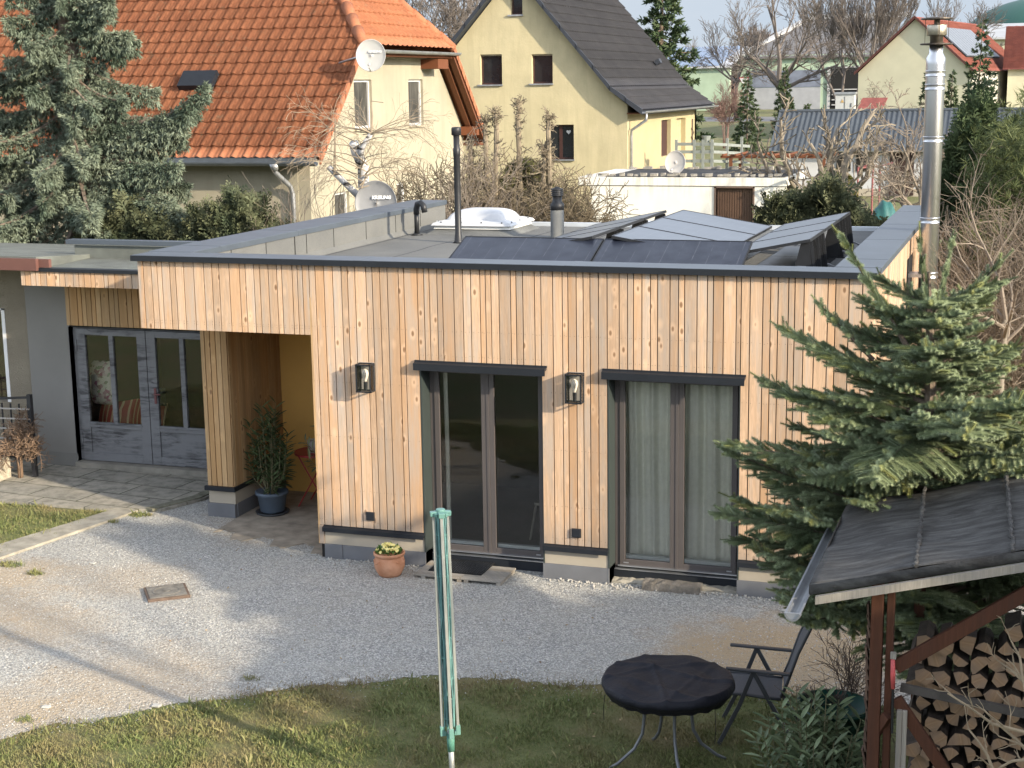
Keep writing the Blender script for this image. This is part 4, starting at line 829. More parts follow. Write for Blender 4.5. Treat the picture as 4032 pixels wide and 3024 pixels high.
for i in range(46):
    if i < 24: x = -12.8+i*.245+r.uniform(-.06, .06); y = 29.4+r.uniform(-.05, .12)
    else: x = -12.6+(i-24)*.255+r.uniform(-.1, .1); y = 33.2+r.uniform(-.2, .2)
    w, h = r.uniform(.05, .13), r.uniform(.03, .06)
    b = MB(); v = [(x+sx*w*r.uniform(.7, 1.1), y+sy*.08*r.uniform(.7, 1.1), 2.58+h+sz_*h*r.uniform(.7, 1)) for sz_ in (-1, 1) for sy in (-1, 1) for sx in (-1, 1)]
    b.add(v, [(0, 2, 3, 1), (4, 5, 7, 6), (0, 1, 5, 4), (2, 6, 7, 3), (0, 4, 6, 2), (1, 3, 7, 5)])
    o = b.build('roof_stone', STN, None, org=(x, y, 2.58)); tag(o, ('grey block weighing down the %s edge of the garage roof' % ('front' if i < 24 else 'back')), 'stone', 'blocks along the %s edge of the garage roof' % ('front' if i < 24 else 'back'))
dish('satellite_dish', (-10.65, 31.5, 2.88), (-.1, -1, .12), (0, 0, 1), .36, mat('off-white dish paint', (.55, .53, .49), .5, .06), 'off-white satellite dish standing on the garage roof', [(-10.65, 31.6, 2.8), (-10.65, 31.7, 2.5)])
# ---- railing behind, pergola, shed
RL = thing('garden_railing', (-12.5, 44, 0), 'pale grey wooden railing of a raised terrace beside the yellow house', 'railing'); RLM = mat('pale grey paint', (.20, .22, .205), .8, .12)
b = MB()
for z in (2.95, 2.65, 2.3): b.box(-13.5, -12.0, 43.97, 44.0, z-.06, z+.06); b.bar((-12.0, 44, z), (-11.3, 48, z-.25), .03, .11)
b.build('rail', RLM, RL)
for x, y in ((-13.45, 44), (-12.75, 44), (-12.4, 44), (-12.05, 44), (-11.75, 45.5), (-11.45, 47)): b = MB(); b.box(x-.05, x+.05, y-.05, y+.05, 0, 3.12); b.build('post', RLM, RL)
b = MB(); b.box(-14.8, -12, 44.1, 48, 1.7, 1.8); b.build('deck', OLDWOOD, RL)
b = MB(); b.lathe([(.12, 0), (.18, .2), (.19, .24), (.14, .24)], (-12.3, 44.1, 3.02), 10); tag(b.build('flower_pot', RLM, None, org=(-12.3, 44.1, 3.02)), 'white pot standing on the terrace railing', 'pot')
PG = thing('pergola', (-10.5, 46, 0), 'brown timber pergola behind the garage', 'pergola')
b = MB()
for y in (45, 47): b.box(-11.9, -7.6, y-.05, y+.05, 2.36, 2.46)
for i in range(9): x = -11.8+i*.5; b.box(x, x+.07, 44.7, 47.3, 2.465, 2.53)
b.build('rafter', EAVEWOOD, PG)
for x in (-11.5, -7.9):
    for y in (45, 47): b = MB(); b.box(x-.06, x+.06, y-.06, y+.06, 0, 2.355); b.build('post', EAVEWOOD, PG)
SH = thing('blue_roof_shed', (-6, 58, 0), 'long white shed with a blue-grey corrugated roof', 'shed'); WS = mat('cool white paint', (.46, .47, .48), .9, .08, 1.5, .2, 20)
b = MB(); b.box(-11.3, 3, 57.88, 58.1, .35, 2.2); b.box(-11.3, -11.1, 58.1, 62.9, .35, 2.3); b.prism([(-11.3, 57.88, 2.2), (-11.3, 62.9, 2.2), (-11.3, 60.4, 3.7)], (.2, 0, 0)); gw = b.build('wall', WS, SH)
b = MB(); b.box(-11.3, 3, 57.86, 58.1, 0, .35); b.build('base', BEIGE, SH)
b = MB()
for x0, x1, z0, z1 in ((-9.0, -8.35, 1.15, 1.95), (-8.1, -7.6, 1.15, 1.95)): b.box(x0, x1, 57.8, 57.87, z0, z1)
b.build('window', mat('dark shed window', (.02, .018, .016), .3, .1), SH)
b = MB(); b.box(-6.6, -5.5, 57.8, 57.87, .05, 2.02); b.build('shed_door', mat('dark brown shed door', (.035, .018, .014), .7, .1), SH)
SR = mat('blue grey corrugated sheet', (.065, .077, .092), .6, .1, 1, spec=.2)
ln = math.hypot(2.9, 1.75); V_, F_ = tiles((-12.1, 57.5, 2.08), (1, 0, 0), (0, 2.9/ln, 1.75/ln), 15.2, ln, .235, 9, .045, 0, sub=6, kind='wave'); V2, F2 = tiles((-12.1, 63.3, 2.08), (1, 0, 0), (0, -2.9/ln, 1.75/ln), 15.2, ln, .235, 9, .045, 0, sub=4, kind='wave')
V_, F_ = merge([(V_, F_), (V2, F2)]); np_mesh('roof', V_, F_, SR, SH)
b = MB(); b.tube([(-12.1, 60.4, 3.86), (3, 60.4, 3.86)], .09, 8); b.box(-12.14, -12.08, 57.5, 57.52, 2, 2.1); b.build('ridge_cap', SR, SH)
b = MB(); gutter(b, (-12.1, 57.42, 2.1), (3, 57.42, 2.1), .07); b.build('gutter', ZINC, SH); b = MB(); b.box(-12, 3, 57.5, 57.9, 1.99, 2.05); b.build('eave_board', DARK, SH)
# ---- gable house with solar collectors
PH = thing('solar_house', (-9.7, 110, 1), 'white-gabled house with a red roof and large solar collectors, far right', 'house')
dv = Vector((math.sin(R_(10)), math.cos(R_(10)), 0)); av = Vector((dv.y, -dv.x, 0)); pk = Vector((-9.67, 109.2, 10.0)); hw, hh = 4.62, 4.17
def PQ(a, l, z): return pk+av*a+dv*l+Vector((0, 0, z-10.0))
PALE = mat('pale lime render', (.50, .475, .34), .92, .08, .6, .2, 6)
b = MB(); b.prism([PQ(-hw+.25, .3, 1), PQ(hw-.25, .3, 1), PQ(hw-.25, .3, 5.9), PQ(0, .3, 9.85), PQ(-hw+.25, .3, 5.9)], dv*.3); b.build('gable_wall', PALE, PH)
b = MB(); b.prism([PQ(hw-.55, .6, 1), PQ(hw-.25, .6, 1), PQ(hw-.25, .6, 5.9), PQ(hw-.55, .6, 5.9)], dv*20); b.prism([PQ(-hw+.25, 20.6, 1), PQ(hw-.25, 20.6, 1), PQ(0, 20.6, 9.85)], dv*.2); b.build('side_wall', mat('white lime wall', (.42, .40, .35), .92, .05), PH)
RT = tile_mat('red flat tiles', (.22, .070, .050), (.17, .055, .042)); ln = math.hypot(hw, hh)
V_, F_ = tiles(tuple(PQ(hw, 0, 10-hh)), tuple(dv), tuple((-av*hw+Vector((0, 0, hh)))/ln), 21, ln, .6, .5, .03, .03, sub=3); V2, F2 = tiles(tuple(PQ(-hw, 0, 10-hh)), tuple(dv), tuple((av*hw+Vector((0, 0, hh)))/ln), 21, ln, .6, .5, .03, .03, sub=3)
V_, F_ = merge([(V_, F_), (V2, F2)]); np_mesh('roof', V_, F_, RT, PH)
b = MB()
for sgn in (-1, 1):
    n_ = 14
    for i in range(n_):
        q0, q1 = i/n_, (i+1.1)/n_; p = lambda q, dz: PQ(sgn*hw*(1-q), -.1, 10-hh+hh*q+dz); b.prism([p(q0, -.12), p(q1, -.12), p(q1, .06), p(q0, .10)], dv*.12)
b.build('verge_tiles', mat('dark red verge', (.09, .032, .026), .8, .15), PH)
b = MB(); nrm = (av*hh+Vector((0, 0, hw))).normalized(); n_ = 12
for i in range(n_):
    l0 = 2.3+i*1.0; A = lambda l, q: PQ(hw*(1-q), l, 10-hh+hh*q)+nrm*.12; b.prism([A(l0, .26), A(l0+.93, .26), A(l0+.93, .80), A(l0, .80)], nrm*.08)
b.build('solar_collector', mat('pale collector glass', (.15, .17, .20), .5, .1, spec=.2), PH)
b = MB(); A = lambda l, q: PQ(hw*(1-q), l, 10-hh+hh*q)+nrm*.06; b.prism([A(2.2, .25), A(14.3, .25), A(14.3, .81), A(2.2, .81)], nrm*.05); b.build('collector_base', DARK, PH)
b = MB()
for l, z0, z1, w in ((13.5, 4.2, 4.8, .5), (17, 3.6, 5.2, .5), (11.5, 2.2, 3.3, .9)):
    b.prism([PQ(hw-.24, l, z0), PQ(hw-.24, l+w, z0), PQ(hw-.24, l+w, z1), PQ(hw-.24, l, z1)], av*.03)
b.build('window', mat('olive shutter', (.22, .22, .13), .8, .2), PH)
R2 = thing('red_tile_barn', (4, 125, 1), 'barn with a dark red tiled roof behind the solar house at the right edge', 'barn')
b = MB(); b.box(-2.9, 14, 118, 128, 1, 6.2); b.build('wall', PALE, R2)
V_, F_ = tiles((-3.3, 117.5, 5.9), (1, 0, 0), (0, .83, .55), 18, 6.6, .6, .42, .03, .05, sub=3); V_, F_ = merge([(V_, F_)]); np_mesh('roof', V_, F_, tile_mat('dark red tiles', (.16, .05, .038), (.11, .036, .03)), R2)
dish('satellite_dish', (-.9, 107, 7.3), (.4, -1, .2), (0, 0, 1), .55, mat('red dish paint', (.42, .10, .08), .5, .08), 'red satellite dish on the red roof at the right edge', [(-.9, 107.2, 7.2), (-.95, 107.6, 6.4), (-.95, 107.6, 1)])
# ---- farm halls
GN = mat('pale green plaster', (.33, .42, .31), .9, .1, .6, .1, 5); GLB = mat('grey hall glazing', (.16, .18, .23), .3, .2, 1)
H1 = thing('green_barn', (-41, 172, 1.9), 'low pale green barn with blue solar panels on its roof', 'barn')
b = MB(); b.box(-47, -35.6, 170, 171, 1.8, 7.0); b.build('wall', GN, H1); b = MB(); b.prism([(-48, 169.4, 6.85), (-35.2, 169.4, 7.0), (-35.2, 180, 9.5), (-45, 180, 9.5)], (0, 0, .2)); b.build('roof', mat('white sheet roof', (.4, .41, .43), .4, .05), H1)
b = MB()
for i in range(6):
    x = -47.2+i*1.75; b.prism([(x, 169.7, 7.2), (x+1.6, 169.7, 7.2), (x+2.6, 179.5, 9.62), (x+1.0, 179.5, 9.62)], (0, 0, .1))
b.build('solar_array', mat('blue solar array', (.10, .15, .24), .2, .15, spec=.8), H1)
b = MB(); b.box(-42.4, -40.6, 169.9, 169.99, 4.2, 5.4); w_ = b.build('window', DARK, H1); b = MB()
for i in range(5): b.box(-42.4+i*.43, -42.3+i*.43, 169.85, 169.9, 4.2, 5.4)
b.build('bars', WS, w_, org=ORG[H1.name])
H2 = thing('farm_hall', (-30, 176, 1.9), 'long green farm hall with grey glazed doors and a grey roof', 'barn')
b = MB(); b.box(-35.4, -18, 174, 175, 1.8, 8.4); b.build('wall', GN, H2)
b = MB(); b.prism([(-35.8, 173.4, 8.0), (-18, 173.4, 8.0), (-18, 196, 13.2), (-30.2, 196, 13.2)], (0, 0, .2)); b.build('roof', mat('grey fibre cement', (.14, .135, .135), .8, .2, .4), H2)
b = MB(); b.prism([(-35.8, 173.3, 8.05), (-35.0, 173.3, 8.05), (-29.6, 196, 13.4), (-30.4, 196, 13.4)], (0, 0, .3)); b.box(-30, -17, 195.5, 196, 13.3, 13.9); b.build('white_verge', mat('white verge sheet', (.4, .4, .39), .6, .1), H2)
b = MB(); b.box(-34.2, -25.4, 173.9, 173.99, 4.6, 6.6); b.build('hall_glazing', GLB, H2); b = MB(); b.box(-34.2, -25.4, 173.85, 173.99, 1.9, 4.55); b.build('hall_door', mat('grey hall gate', (.30, .31, .33), .7, .1, 1), H2)
b = MB(); b.box(-24.2, -19.5, 173.85, 173.99, 1.9, 6.7); b.build('open_gateway', DARK, H2); b = MB(); b.box(-24.6, -24.25, 173.8, 173.99, 1.9, 6.9); b.box(-24.6, -19.5, 173.8, 173.99, 6.75, 6.95)
for z in (2.4, 3.0, 3.6, 4.2): b.box(-24, -19.5, 173.6, 173.7, z, z+.12)
b.build('gate_frame', mat('pale gate frame', (.4, .4, .4), .7, .1), H2)
H3 = thing('long_grey_shed', (-10, 250, 2), 'long grey sheet roof far behind the red houses', 'barn'); b = MB(); b.box(-17, 25, 245, 246, 2, 11.5); b.build('wall', PALE, H3); b = MB(); b.prism([(-17.5, 244, 11.3), (26, 244, 11.3), (26, 262, 14), (-16, 262, 14)], (0, 0, .3)); b.build('roof', mat('grey sheet roof', (.36, .37, .38), .6, .1, .3), H3)
DM = thing('gas_dome', (-1, 345, 2), 'dark green domed gas holder on the horizon at the right', 'gas holder')
b = MB(); b.lathe([(21*math.cos(a), 14+8.8*math.sin(a)) for a in np.linspace(0, 1.5707, 14)], (3.4, 345, 0), 48); b.build('dome', mat('dark green membrane', (.035, .105, .085), .6, .08), DM, True)
b = MB(); b.lathe([(21, 2), (21, 13.9)], (3.4, 345, 0), 48); b.build('tank_wall', mat('grey tank wall', (.3, .32, .32), .8, .1), DM); b = MB(); b.bar((-.8, 325, 13), (-.8, 325, 17.5), .5, .5); b.bar((-.8, 325, 17.3), (.4, 325, 18.2), .5, .5); b.build('pipe', DARK, DM)
CB = thing('transformer_cabinet', (-14.3, 105, .6), 'pale grey transformer cabinet with a warning triangle beside the solar house', 'cabinet')
b = MB(); b.box(-15.0, -13.6, 105, 106.2, .5, 4.25); b.build('body', mat('pale grey cabinet', (.42, .43, .42), .7, .05), CB); b = MB(); b.box(-15.1, -13.5, 104.9, 106.3, 4.25, 4.42); b.build('roof', ZINC, CB)
b = MB(); b.prism([(-14.6, 104.97, 3.65), (-14.36, 104.97, 3.65), (-14.48, 104.97, 3.9)], (0, .02, 0)); b.build('warning_triangle', mat('warning orange', (.45, .3, .12), .6, .05), CB); b = MB(); b.box(-13.85, -13.8, 104.96, 104.99, 3.3, 3.6); b.box(-14.31, -14.29, 104.97, 104.99, .8, 4.1); b.build('door_gap', DARK, CB)
GB = thing('garden_bench_roof', (-11.3, 95, .3), 'small faded red shelter roof below the pale gable of the solar house', 'shelter'); b = MB(); b.prism([(-12.3, 94.4, 3.25), (-10.5, 94.4, 3.25), (-10.3, 96, 4.0), (-12.0, 96, 4.0)], (0, 0, .08)); b.build('roof', mat('faded red boards', (.20, .06, .05), .9, .3, 3), GB)
for x in (-12.0, -10.7): b = MB(); b.box(x, x+.12, 95, 95.12, .3, 3.4); b.build('post', OLDWOOD, GB)
# car
CR = thing('parked_car', (-33.4, 181, 2), 'dark blue estate car parked in front of the farm hall, its tail light showing', 'car'); CP = mat('dark blue car paint', (.02, .03, .06), .2, .05, spec=.8)
def cx(x, z): return (-35.6+x, 180.1, 2+z)
b = MB(); b.prism([cx(0, .35), cx(4.4, .35), cx(4.45, .8), cx(4.3, 1.0), cx(1.1, .95), cx(.1, .8)], (0, 1.75, 0)); b.prism([cx(1.1, .96), cx(4.3, 1.0), cx(3.95, 1.45), cx(1.9, 1.47)], (0, 1.7, 0)); b.build('body', CP, CR, bevel=.05)
b = MB(); b.prism([(p[0], 180.08, p[2]) for p in (cx(1.4, 1.0), cx(4.1, 1.04), cx(3.85, 1.4), cx(1.95, 1.41))], (0, .02, 0)); b.build('side_window', WGL, CR)
for x in (.85, 3.55):
    b = MB(); b.lathe([(.33, -.1), (.33, .1)], (-35.6+x, 180.15, 2.33), 16, (0, 1, 0)); wl = b.build('wheel', BLACKP, CR); b = MB(); b.lathe([(.2, .1), (.2, .12)], (-35.6+x, 180.15, 2.33), 12, (0, -1, 0)); b.build('rim', ZINC, wl, org=ORG[CR.name])
b = MB(); b.box(-31.25, -31.1, 180.05, 180.5, 2.7, 2.95); b.build('tail_light', mat('red lamp', (.5, .02, .02), .3, .05), CR)
YS = thing('road_sign', (-24.1, 116.4, gz(116)), 'back-to-front triangular give-way sign beside the road', 'road sign'); b = MB(); b.prism([(-24.45, 116.4, 5.6), (-23.75, 116.4, 5.6), (-24.1, 116.4, 5.0)], (0, .03, 0)); b.build('plate', mat('sign white', (.6, .6, .6), .5, .05), YS); b = MB(); b.prism([(-24.53, 116.43, 5.66), (-23.67, 116.43, 5.66), (-24.1, 116.43, 4.9)], (0, .01, 0)); b.build('rim', mat('sign red', (.4, .06, .05), .5, .05), YS); b = MB(); b.tube([(-24.1, 116.48, .6), (-24.1, 116.48, 5.6)], .04, 6); b.build('post', ZINC, YS)
TP = thing('green_tarpaulin', (-3.72, 25, 0), 'teal tarpaulin draped over a heap behind the thuja hedge', 'tarpaulin'); b = MB(); b.grid(lambda u, v: (-4.15+.85*u, 24.6+1.0*v, 2.25*max(0, math.sin(math.pi*min(1, max(0, u))))**.2*max(0, math.sin(math.pi*v))**.2+.03*math.sin(u*23+v*9)), 24, 16); b.build('sheet', mat('teal tarpaulin', (.025, .105, .10), .5, .1, 3), TP, True)
RF_ = thing('swing_frame', (-6.2, 46, 0), 'dull red tubular frame standing in front of the white shed', 'frame'); b = MB()
for x0, y in ((-6.6, 45), (-5.9, 46.2)): b.tube([(x0, y, 0), (x0, y, 2.0), (x0+.55, y, 2.15)], .04, 6)
b.tube([(-6.6, 45, 2), (-5.9, 46.2, 2)], .04, 6); b.tube([(-6.05, 45, 2.15), (-6.05, 45, 0)], .04, 6); b.build('frame', mat('dull red tube', (.24, .08, .08), .7, .2), RF_)
# ================================================================= plants
def leafmat(name, c, c2, rough=.6, nscale=3, tips=None, trans=.0, isl=.35, sp=.3):
    t = NT(name); k = t.mix(t.ramp(t.noise(nscale, det=3), [(.35, 0), (.65, 1)]), c, c2)
    g = t.n('NewGeometry').outputs['Random Per Island']; k = t.mix(1, k, t.ramp(g, [(0, 1-isl), (1, 1+isl)]), 'MULTIPLY')
    t.col(k); t.rough(rough); t.b.inputs['Specular IOR Level'].default_value = sp
    if trans:
        tr = t.n('BsdfTranslucent'); t.l(k, tr.inputs[0]); mx = t.n('MixShader'); mx.inputs[0].default_value = trans; t.l(t.b.outputs[0], mx.inputs[1]); t.l(tr.outputs[0], mx.inputs[2]); t.l(mx.outputs[0], t.out.inputs[0])
    MATS[name] = t.m; return t.m
BARK = mat('brown grey bark', (.16, .125, .095), .95, .3, 8, .6, 30)
TWIG = mat('bare grey twigs', (.20, .165, .13), .95, .25, 3)
TWIGF = mat('distant bare twigs', (.135, .115, .10), .95, .2, .5)
LIMB = mat('pale pruned limbs', (.21, .18, .14), .95, .3, 3, .4, 30)
BLUE = leafmat('blue green needles', (.070, .098, .066), (.195, .228, .162), .7, 1.6)
DGRN = leafmat('dark green needles', (.032, .058, .026), (.085, .115, .050), .7, .9)
SPR = leafmat('spruce needles', (.115, .155, .078), (.27, .32, .18), .55, 2.5)
SPRN = leafmat('yellow green needle tips', (.26, .27, .10), (.20, .24, .10), .6, 3)
THU = leafmat('thuja scales', (.036, .050, .025), (.105, .112, .058), .75, 1.8)
PINE = leafmat('pine needles', (.060, .085, .028), (.14, .16, .06), .6, 1.2)
OLE = leafmat('oleander leaves', (.045, .075, .032), (.10, .14, .06), .45, 4, trans=.15)
def brush(n_r, n_a, L, rad, rs, lean=.5, w=.0016):
    """template of a needled shoot along +Z"""
    V, F = [], []
    for i in range(n_r):
        z = L*(i+.3)/n_r
        for k in range(n_a):
            a = 6.283*k/n_a+i*2.4+rs.uniform(-.3, .3); c, s = math.cos(a), math.sin(a); q = rad*rs.uniform(.8, 1.1)*(1-.35*(i/n_r)**3)
            o = len(V); V += [(-s*w, c*w, z), (s*w, -c*w, z), (c*q, s*q, z+q*lean)]; F.append((o, o+1, o+2))
    for k in range(5):
        a = 1.25*k; o = len(V); V += [(-w, 0, L*.93), (w, 0, L*.93), (rad*.4*math.cos(a), rad*.4*math.sin(a), L*1.04)]; F.append((o, o+1, o+2))
    o = len(V); r_ = rad*.16
    for z in (0, L*.96):
        for k in range(3): V.append((r_*math.cos(2.09*k), r_*math.sin(2.09*k), z))
    for k in range(3): a, b_ = o+k, o+(k+1) % 3; F += [(a, b_, b_+3), (a, b_+3, a+3)]
    return np.array(V), np.array(F)
def sprig(n, L, w, rs, spread=.9):
    V, F = [], []
    for k in range(n):
        d = np.array([rs.uniform(-spread, spread), rs.uniform(-spread, spread), 1.0]); d /= np.linalg.norm(d); l = L*rs.uniform(.6, 1.1); s = np.cross(d, [rs.uniform(-1, 1), rs.uniform(-1, 1), .1]); s /= np.linalg.norm(s)
        o = len(V); V += [tuple(-s*w*.5), tuple(d*l*.45+s*w), tuple(d*l), tuple(d*l*.45-s*w)]; F += [(o, o+1, o+2), (o, o+2, o+3)]
    return np.array(V), np.array(F)
def conifer(name, base, H, R, label, m, n=70, size=.16, dens=60, seed=1, droop=.25, trunk=.12, low=.08, boughs=(), group=None, hang=.0, cat='conifer', bare=.0, pw=.85, sw=.13):
    rs = np.random.RandomState(seed); t = thing(name, base, label, cat, group); bx, by, bz = base
    Ps, Ds = [], []; bb = MB()
    L_ = []
    for i in range(n):
        q = (i+rs.uniform(0, 1))/n; h = low+(1-low)*q; a = i*2.399+rs.uniform(-.4, .4); ln = R*(1-h)**pw*rs.uniform(.72, 1.12)+.08*R*(1-h)+.03
        L_.append((h*H, a, ln, droop*(1-.6*h)))
    segs = []
    for (h, a, ln, dr) in L_:
        p0 = np.array([bx, by, bz+h]); d = np.array([math.cos(a), math.sin(a), 0]); segs.append((p0, p0+d*ln+np.array([0, 0, -dr*ln+.12*ln*0]), dr*ln*.25))
    for (p, q, sag) in boughs: segs.append((np.array(p, float), np.array(q, float), sag))
    for p0, p1, sag in segs:
        ln = np.linalg.norm(p1-p0); k = max(4, int(ln*dens)); s = rs.uniform(.12, 1, k)**.75
        P = p0+(p1-p0)*s[:, None]; P[:, 2] -= sag*4*s*(1-s)
        d = (p1-p0)/max(ln, 1e-6); side = np.cross(d, [0, 0, 1.]); side /= max(1e-6, np.linalg.norm(side))
        wd = (.24*ln*(1.15-s)*rs.uniform(-1, 1, k)) if ln > .8 else rs.uniform(-.1, .1, k)*ln
        P = P+side*wd[:, None]; P[:, 2] += rs.normal(0, .035*max(1, ln*.5), k)-np.abs(wd)*.25
        D = d*.7+side*(np.sign(wd)*.8)[:, None]+rs.normal(0, .25, (k, 3)); D[:, 2] += .1
        if hang:
            hk = rs.uniform(0, 1, k) < .6; P[hk, 2] -= rs.uniform(0, hang, hk.sum())*(1.1-s[hk]*.6); D[hk] = np.array([0, 0, -1.])+rs.normal(0, .35, (hk.sum(), 3))
        Ps.append(P); Ds.append(D)
        pts = [p0+(p1-p0)*v+np.array([0, 0, -sag*4*v*(1-v)]) for v in (0, .33, .66, 1)]; bb.tube(pts, [trunk*.28*min(1, ln/R+.2), trunk*.2*min(1, ln/R+.2), trunk*.1, .005], 4, False)
    P, D = np.concatenate(Ps), np.concatenate(Ds); X, Y, Z = frames(D, rs); parts = []
    grp = rs.randint(0, 3, len(P))
    for g in range(3):
        tv, tf = sprig(7, 1, sw, rs); mk = grp == g; parts.append(scatter(tv, tf, P[mk], X[mk], Y[mk], Z[mk], size*rs.uniform(.6, 1.25, mk.sum())))
    V, F = merge(parts); np_mesh('crown', V, F, m, t)
    bb.tube([(bx, by, bz), (bx+.01*H*rs.uniform(-1, 1), by, bz+H*.5), (bx, by, bz+H*1.0)], [trunk, trunk*.6, .01], 9); bb.build('trunk', BARK, t)
    return t
def grow(b, p, d, L, r, lv, rg, ch=(4, 4, 5), fall=.6, wob=.25, up=.1, droop=0, ang=.7, thick=.55, st=(.25, 1), n=5, minr=.004):
    pts = [Vector(p)]; rad = [r]; k = 4 if lv > 0 else 3; d = Vector(d).normalized(); dirs = [d.copy()]
    for i in range(k):
        d = (d+Vector((rg.gauss(0, wob), rg.gauss(0, wob), rg.gauss(0, wob)+up-droop*(i+1)/k))).normalized(); pts.append(pts[-1]+d*(L/k)); rad.append(max(minr, r*(1-(1-thick)*(i+1)/k))); dirs.append(d.copy())
    b.tube(pts, rad, n if lv > 1 else (4 if lv == 1 else 3), False)
    if lv <= 0: return
    c = ch[min(len(ch)-1, lv-1)]
    for i in range(c):
        q = st[0]+(st[1]-st[0])*((i+rg.random())/c); j = min(k-1, int(q*k)); f = q*k-j; pp = pts[j].lerp(pts[j+1], f); dd = dirs[j+1]
        o = dd.orthogonal().normalized(); o.rotate(Matrix.Rotation(rg.uniform(0, 6.283), 3, dd)); a = ang*rg.uniform(.6, 1.3)
        nd = dd*math.cos(a)+o*math.sin(a); grow(b, pp, nd, L*fall*rg.uniform(.7, 1.15)*(1.15-.4*q), max(minr, rad[j]*.55), lv-1, rg, ch, fall, wob, up, droop, ang, thick, st, n, minr)
def bare(name, base, H, label, seed, m=None, r=.14, lv=3, ch=(5, 5, 5), fall=.6, wob=.12, up=.08, droop=0, ang=.6, spread=1, cat='tree', group=None, stems=1, st=(.25, 1), frac=.42, minr=.004, lean=(0, 0), tm=None):
    rg = random.Random(seed); t = thing(name, base, label, cat, group); B_ = Vector(base); bt, bc = MB(), MB()
    for s in range(stems):
        a = rg.uniform(0, 6.28); off = Vector((math.cos(a), math.sin(a), 0))*(.25*H*.1 if stems > 1 else 0); dirn = Vector((lean[0]+(off.x*1.1 if stems > 1 else rg.gauss(0, .03)), lean[1]+(off.y*1.1 if stems > 1 else 0), 1)).normalized()
        L = H*frac; pts = [B_+off, B_+off+dirn*L*.5+Vector((rg.gauss(0, .02*H), rg.gauss(0, .02*H), 0)), B_+off+dirn*L]; bt.tube(pts, [r*1.15, r*.9, r*.75], 9)
        nb = 5 if stems == 1 else 3
        for i in range(nb):
            a = i*6.283/nb+rg.uniform(-.4, .4); q = rg.uniform(.6, 1); p = pts[1].lerp(pts[2], q); nd = Vector((math.cos(a)*spread, math.sin(a)*spread, rg.uniform(.5, 1.1))); grow(bc, p, nd, H*.42*rg.uniform(.8, 1.1), r*.55, lv, rg, ch, fall, wob, up, droop, ang, .4, st, 6, minr)
        grow(bc, pts[2], dirn, H*.5, r*.7, lv, rg, ch, fall, wob, up, droop, ang, .35, st, 6, minr)
    bt.build('trunk', tm or m or BARK, t, True); bc.build('crown', m or TWIG, t); return t
def hedge(name, x0, x1, y0, y1, h, label, m, n, size, seed, cat='hedge', bumps=1.0, ragged=.3, up=.8, top=None):
    rs = np.random.RandomState(seed); t = thing(name, ((x0+x1)/2, (y0+y1)/2, 0), label, cat)
    def hz(x): return (top(x) if top is not None else h)*(1+.09*np.sin(x*bumps*3+seed)+.05*np.sin(x*bumps*8.3+1))
    k = n; X_ = rs.uniform(x0, x1, k); u = rs.uniform(0, 1, k); Y_ = np.where(u < .62, y0+rs.exponential(.16, k), rs.uniform(y0, y1, k)); H_ = hz(X_)
    Z_ = np.where(u < .62, H_*rs.uniform(.0, 1, k)**.7, H_-rs.exponential(.12, k)); rr = rs.uniform(0, 1, k) < .08; Z_[rr] = H_[rr]+rs.uniform(0, ragged, rr.sum())
    ed = np.minimum(X_-x0, x1-X_); Z_ = np.minimum(Z_, H_*np.clip(.55+ed*1.1, 0, 1.4)+0*ed+ragged)
    P = np.stack([X_, Y_, np.maximum(.02, Z_)], 1); P[:, 1] += .12*np.sin(X_*5+Z_*4); D = rs.normal(0, .45, (k, 3)); D[:, 2] += up; D[:, 1] -= .35
    Xx, Yy, Zz = frames(D, rs); parts = []; grp = rs.randint(0, 3, k)
    for g in range(3):
        V, F = [], []; 
        for q in range(6):
            s_ = (-1)**q; z = .12+.13*q; l = .42*(1-.1*q); o = len(V); V += [(0, 0, z), (s_*l, rs.uniform(-.06, .06), z+l*.75), (s_*l*.45, 0, z+l*.75+.06)]; F.append((o, o+1, o+2))
        o = len(V); V += [(-.05, 0, 0), (.05, 0, 0), (0, .02, 1.05)]; F.append((o, o+1, o+2)); mk = grp == g; parts.append(scatter(np.array(V), np.array(F), P[mk], Xx[mk], Yy[mk], Zz[mk], size*rs.uniform(.6, 1.3, mk.sum())))
    V, F = merge(parts); np_mesh('foliage', V, F, m, t)
    b = MB()
    if not top: b.grid(lambda u, v: (x0+.15+(x1-x0-.3)*u, y0+.28+.0*v, (hz(x0+(x1-x0)*u)-.25)*v), 30, 2)
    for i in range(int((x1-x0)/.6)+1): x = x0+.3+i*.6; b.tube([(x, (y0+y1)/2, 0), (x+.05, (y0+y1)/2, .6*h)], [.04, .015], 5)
    b.build('stem', mat('deep hedge shade twigs', (.03, .026, .018), .95, .3, 5), t); return t
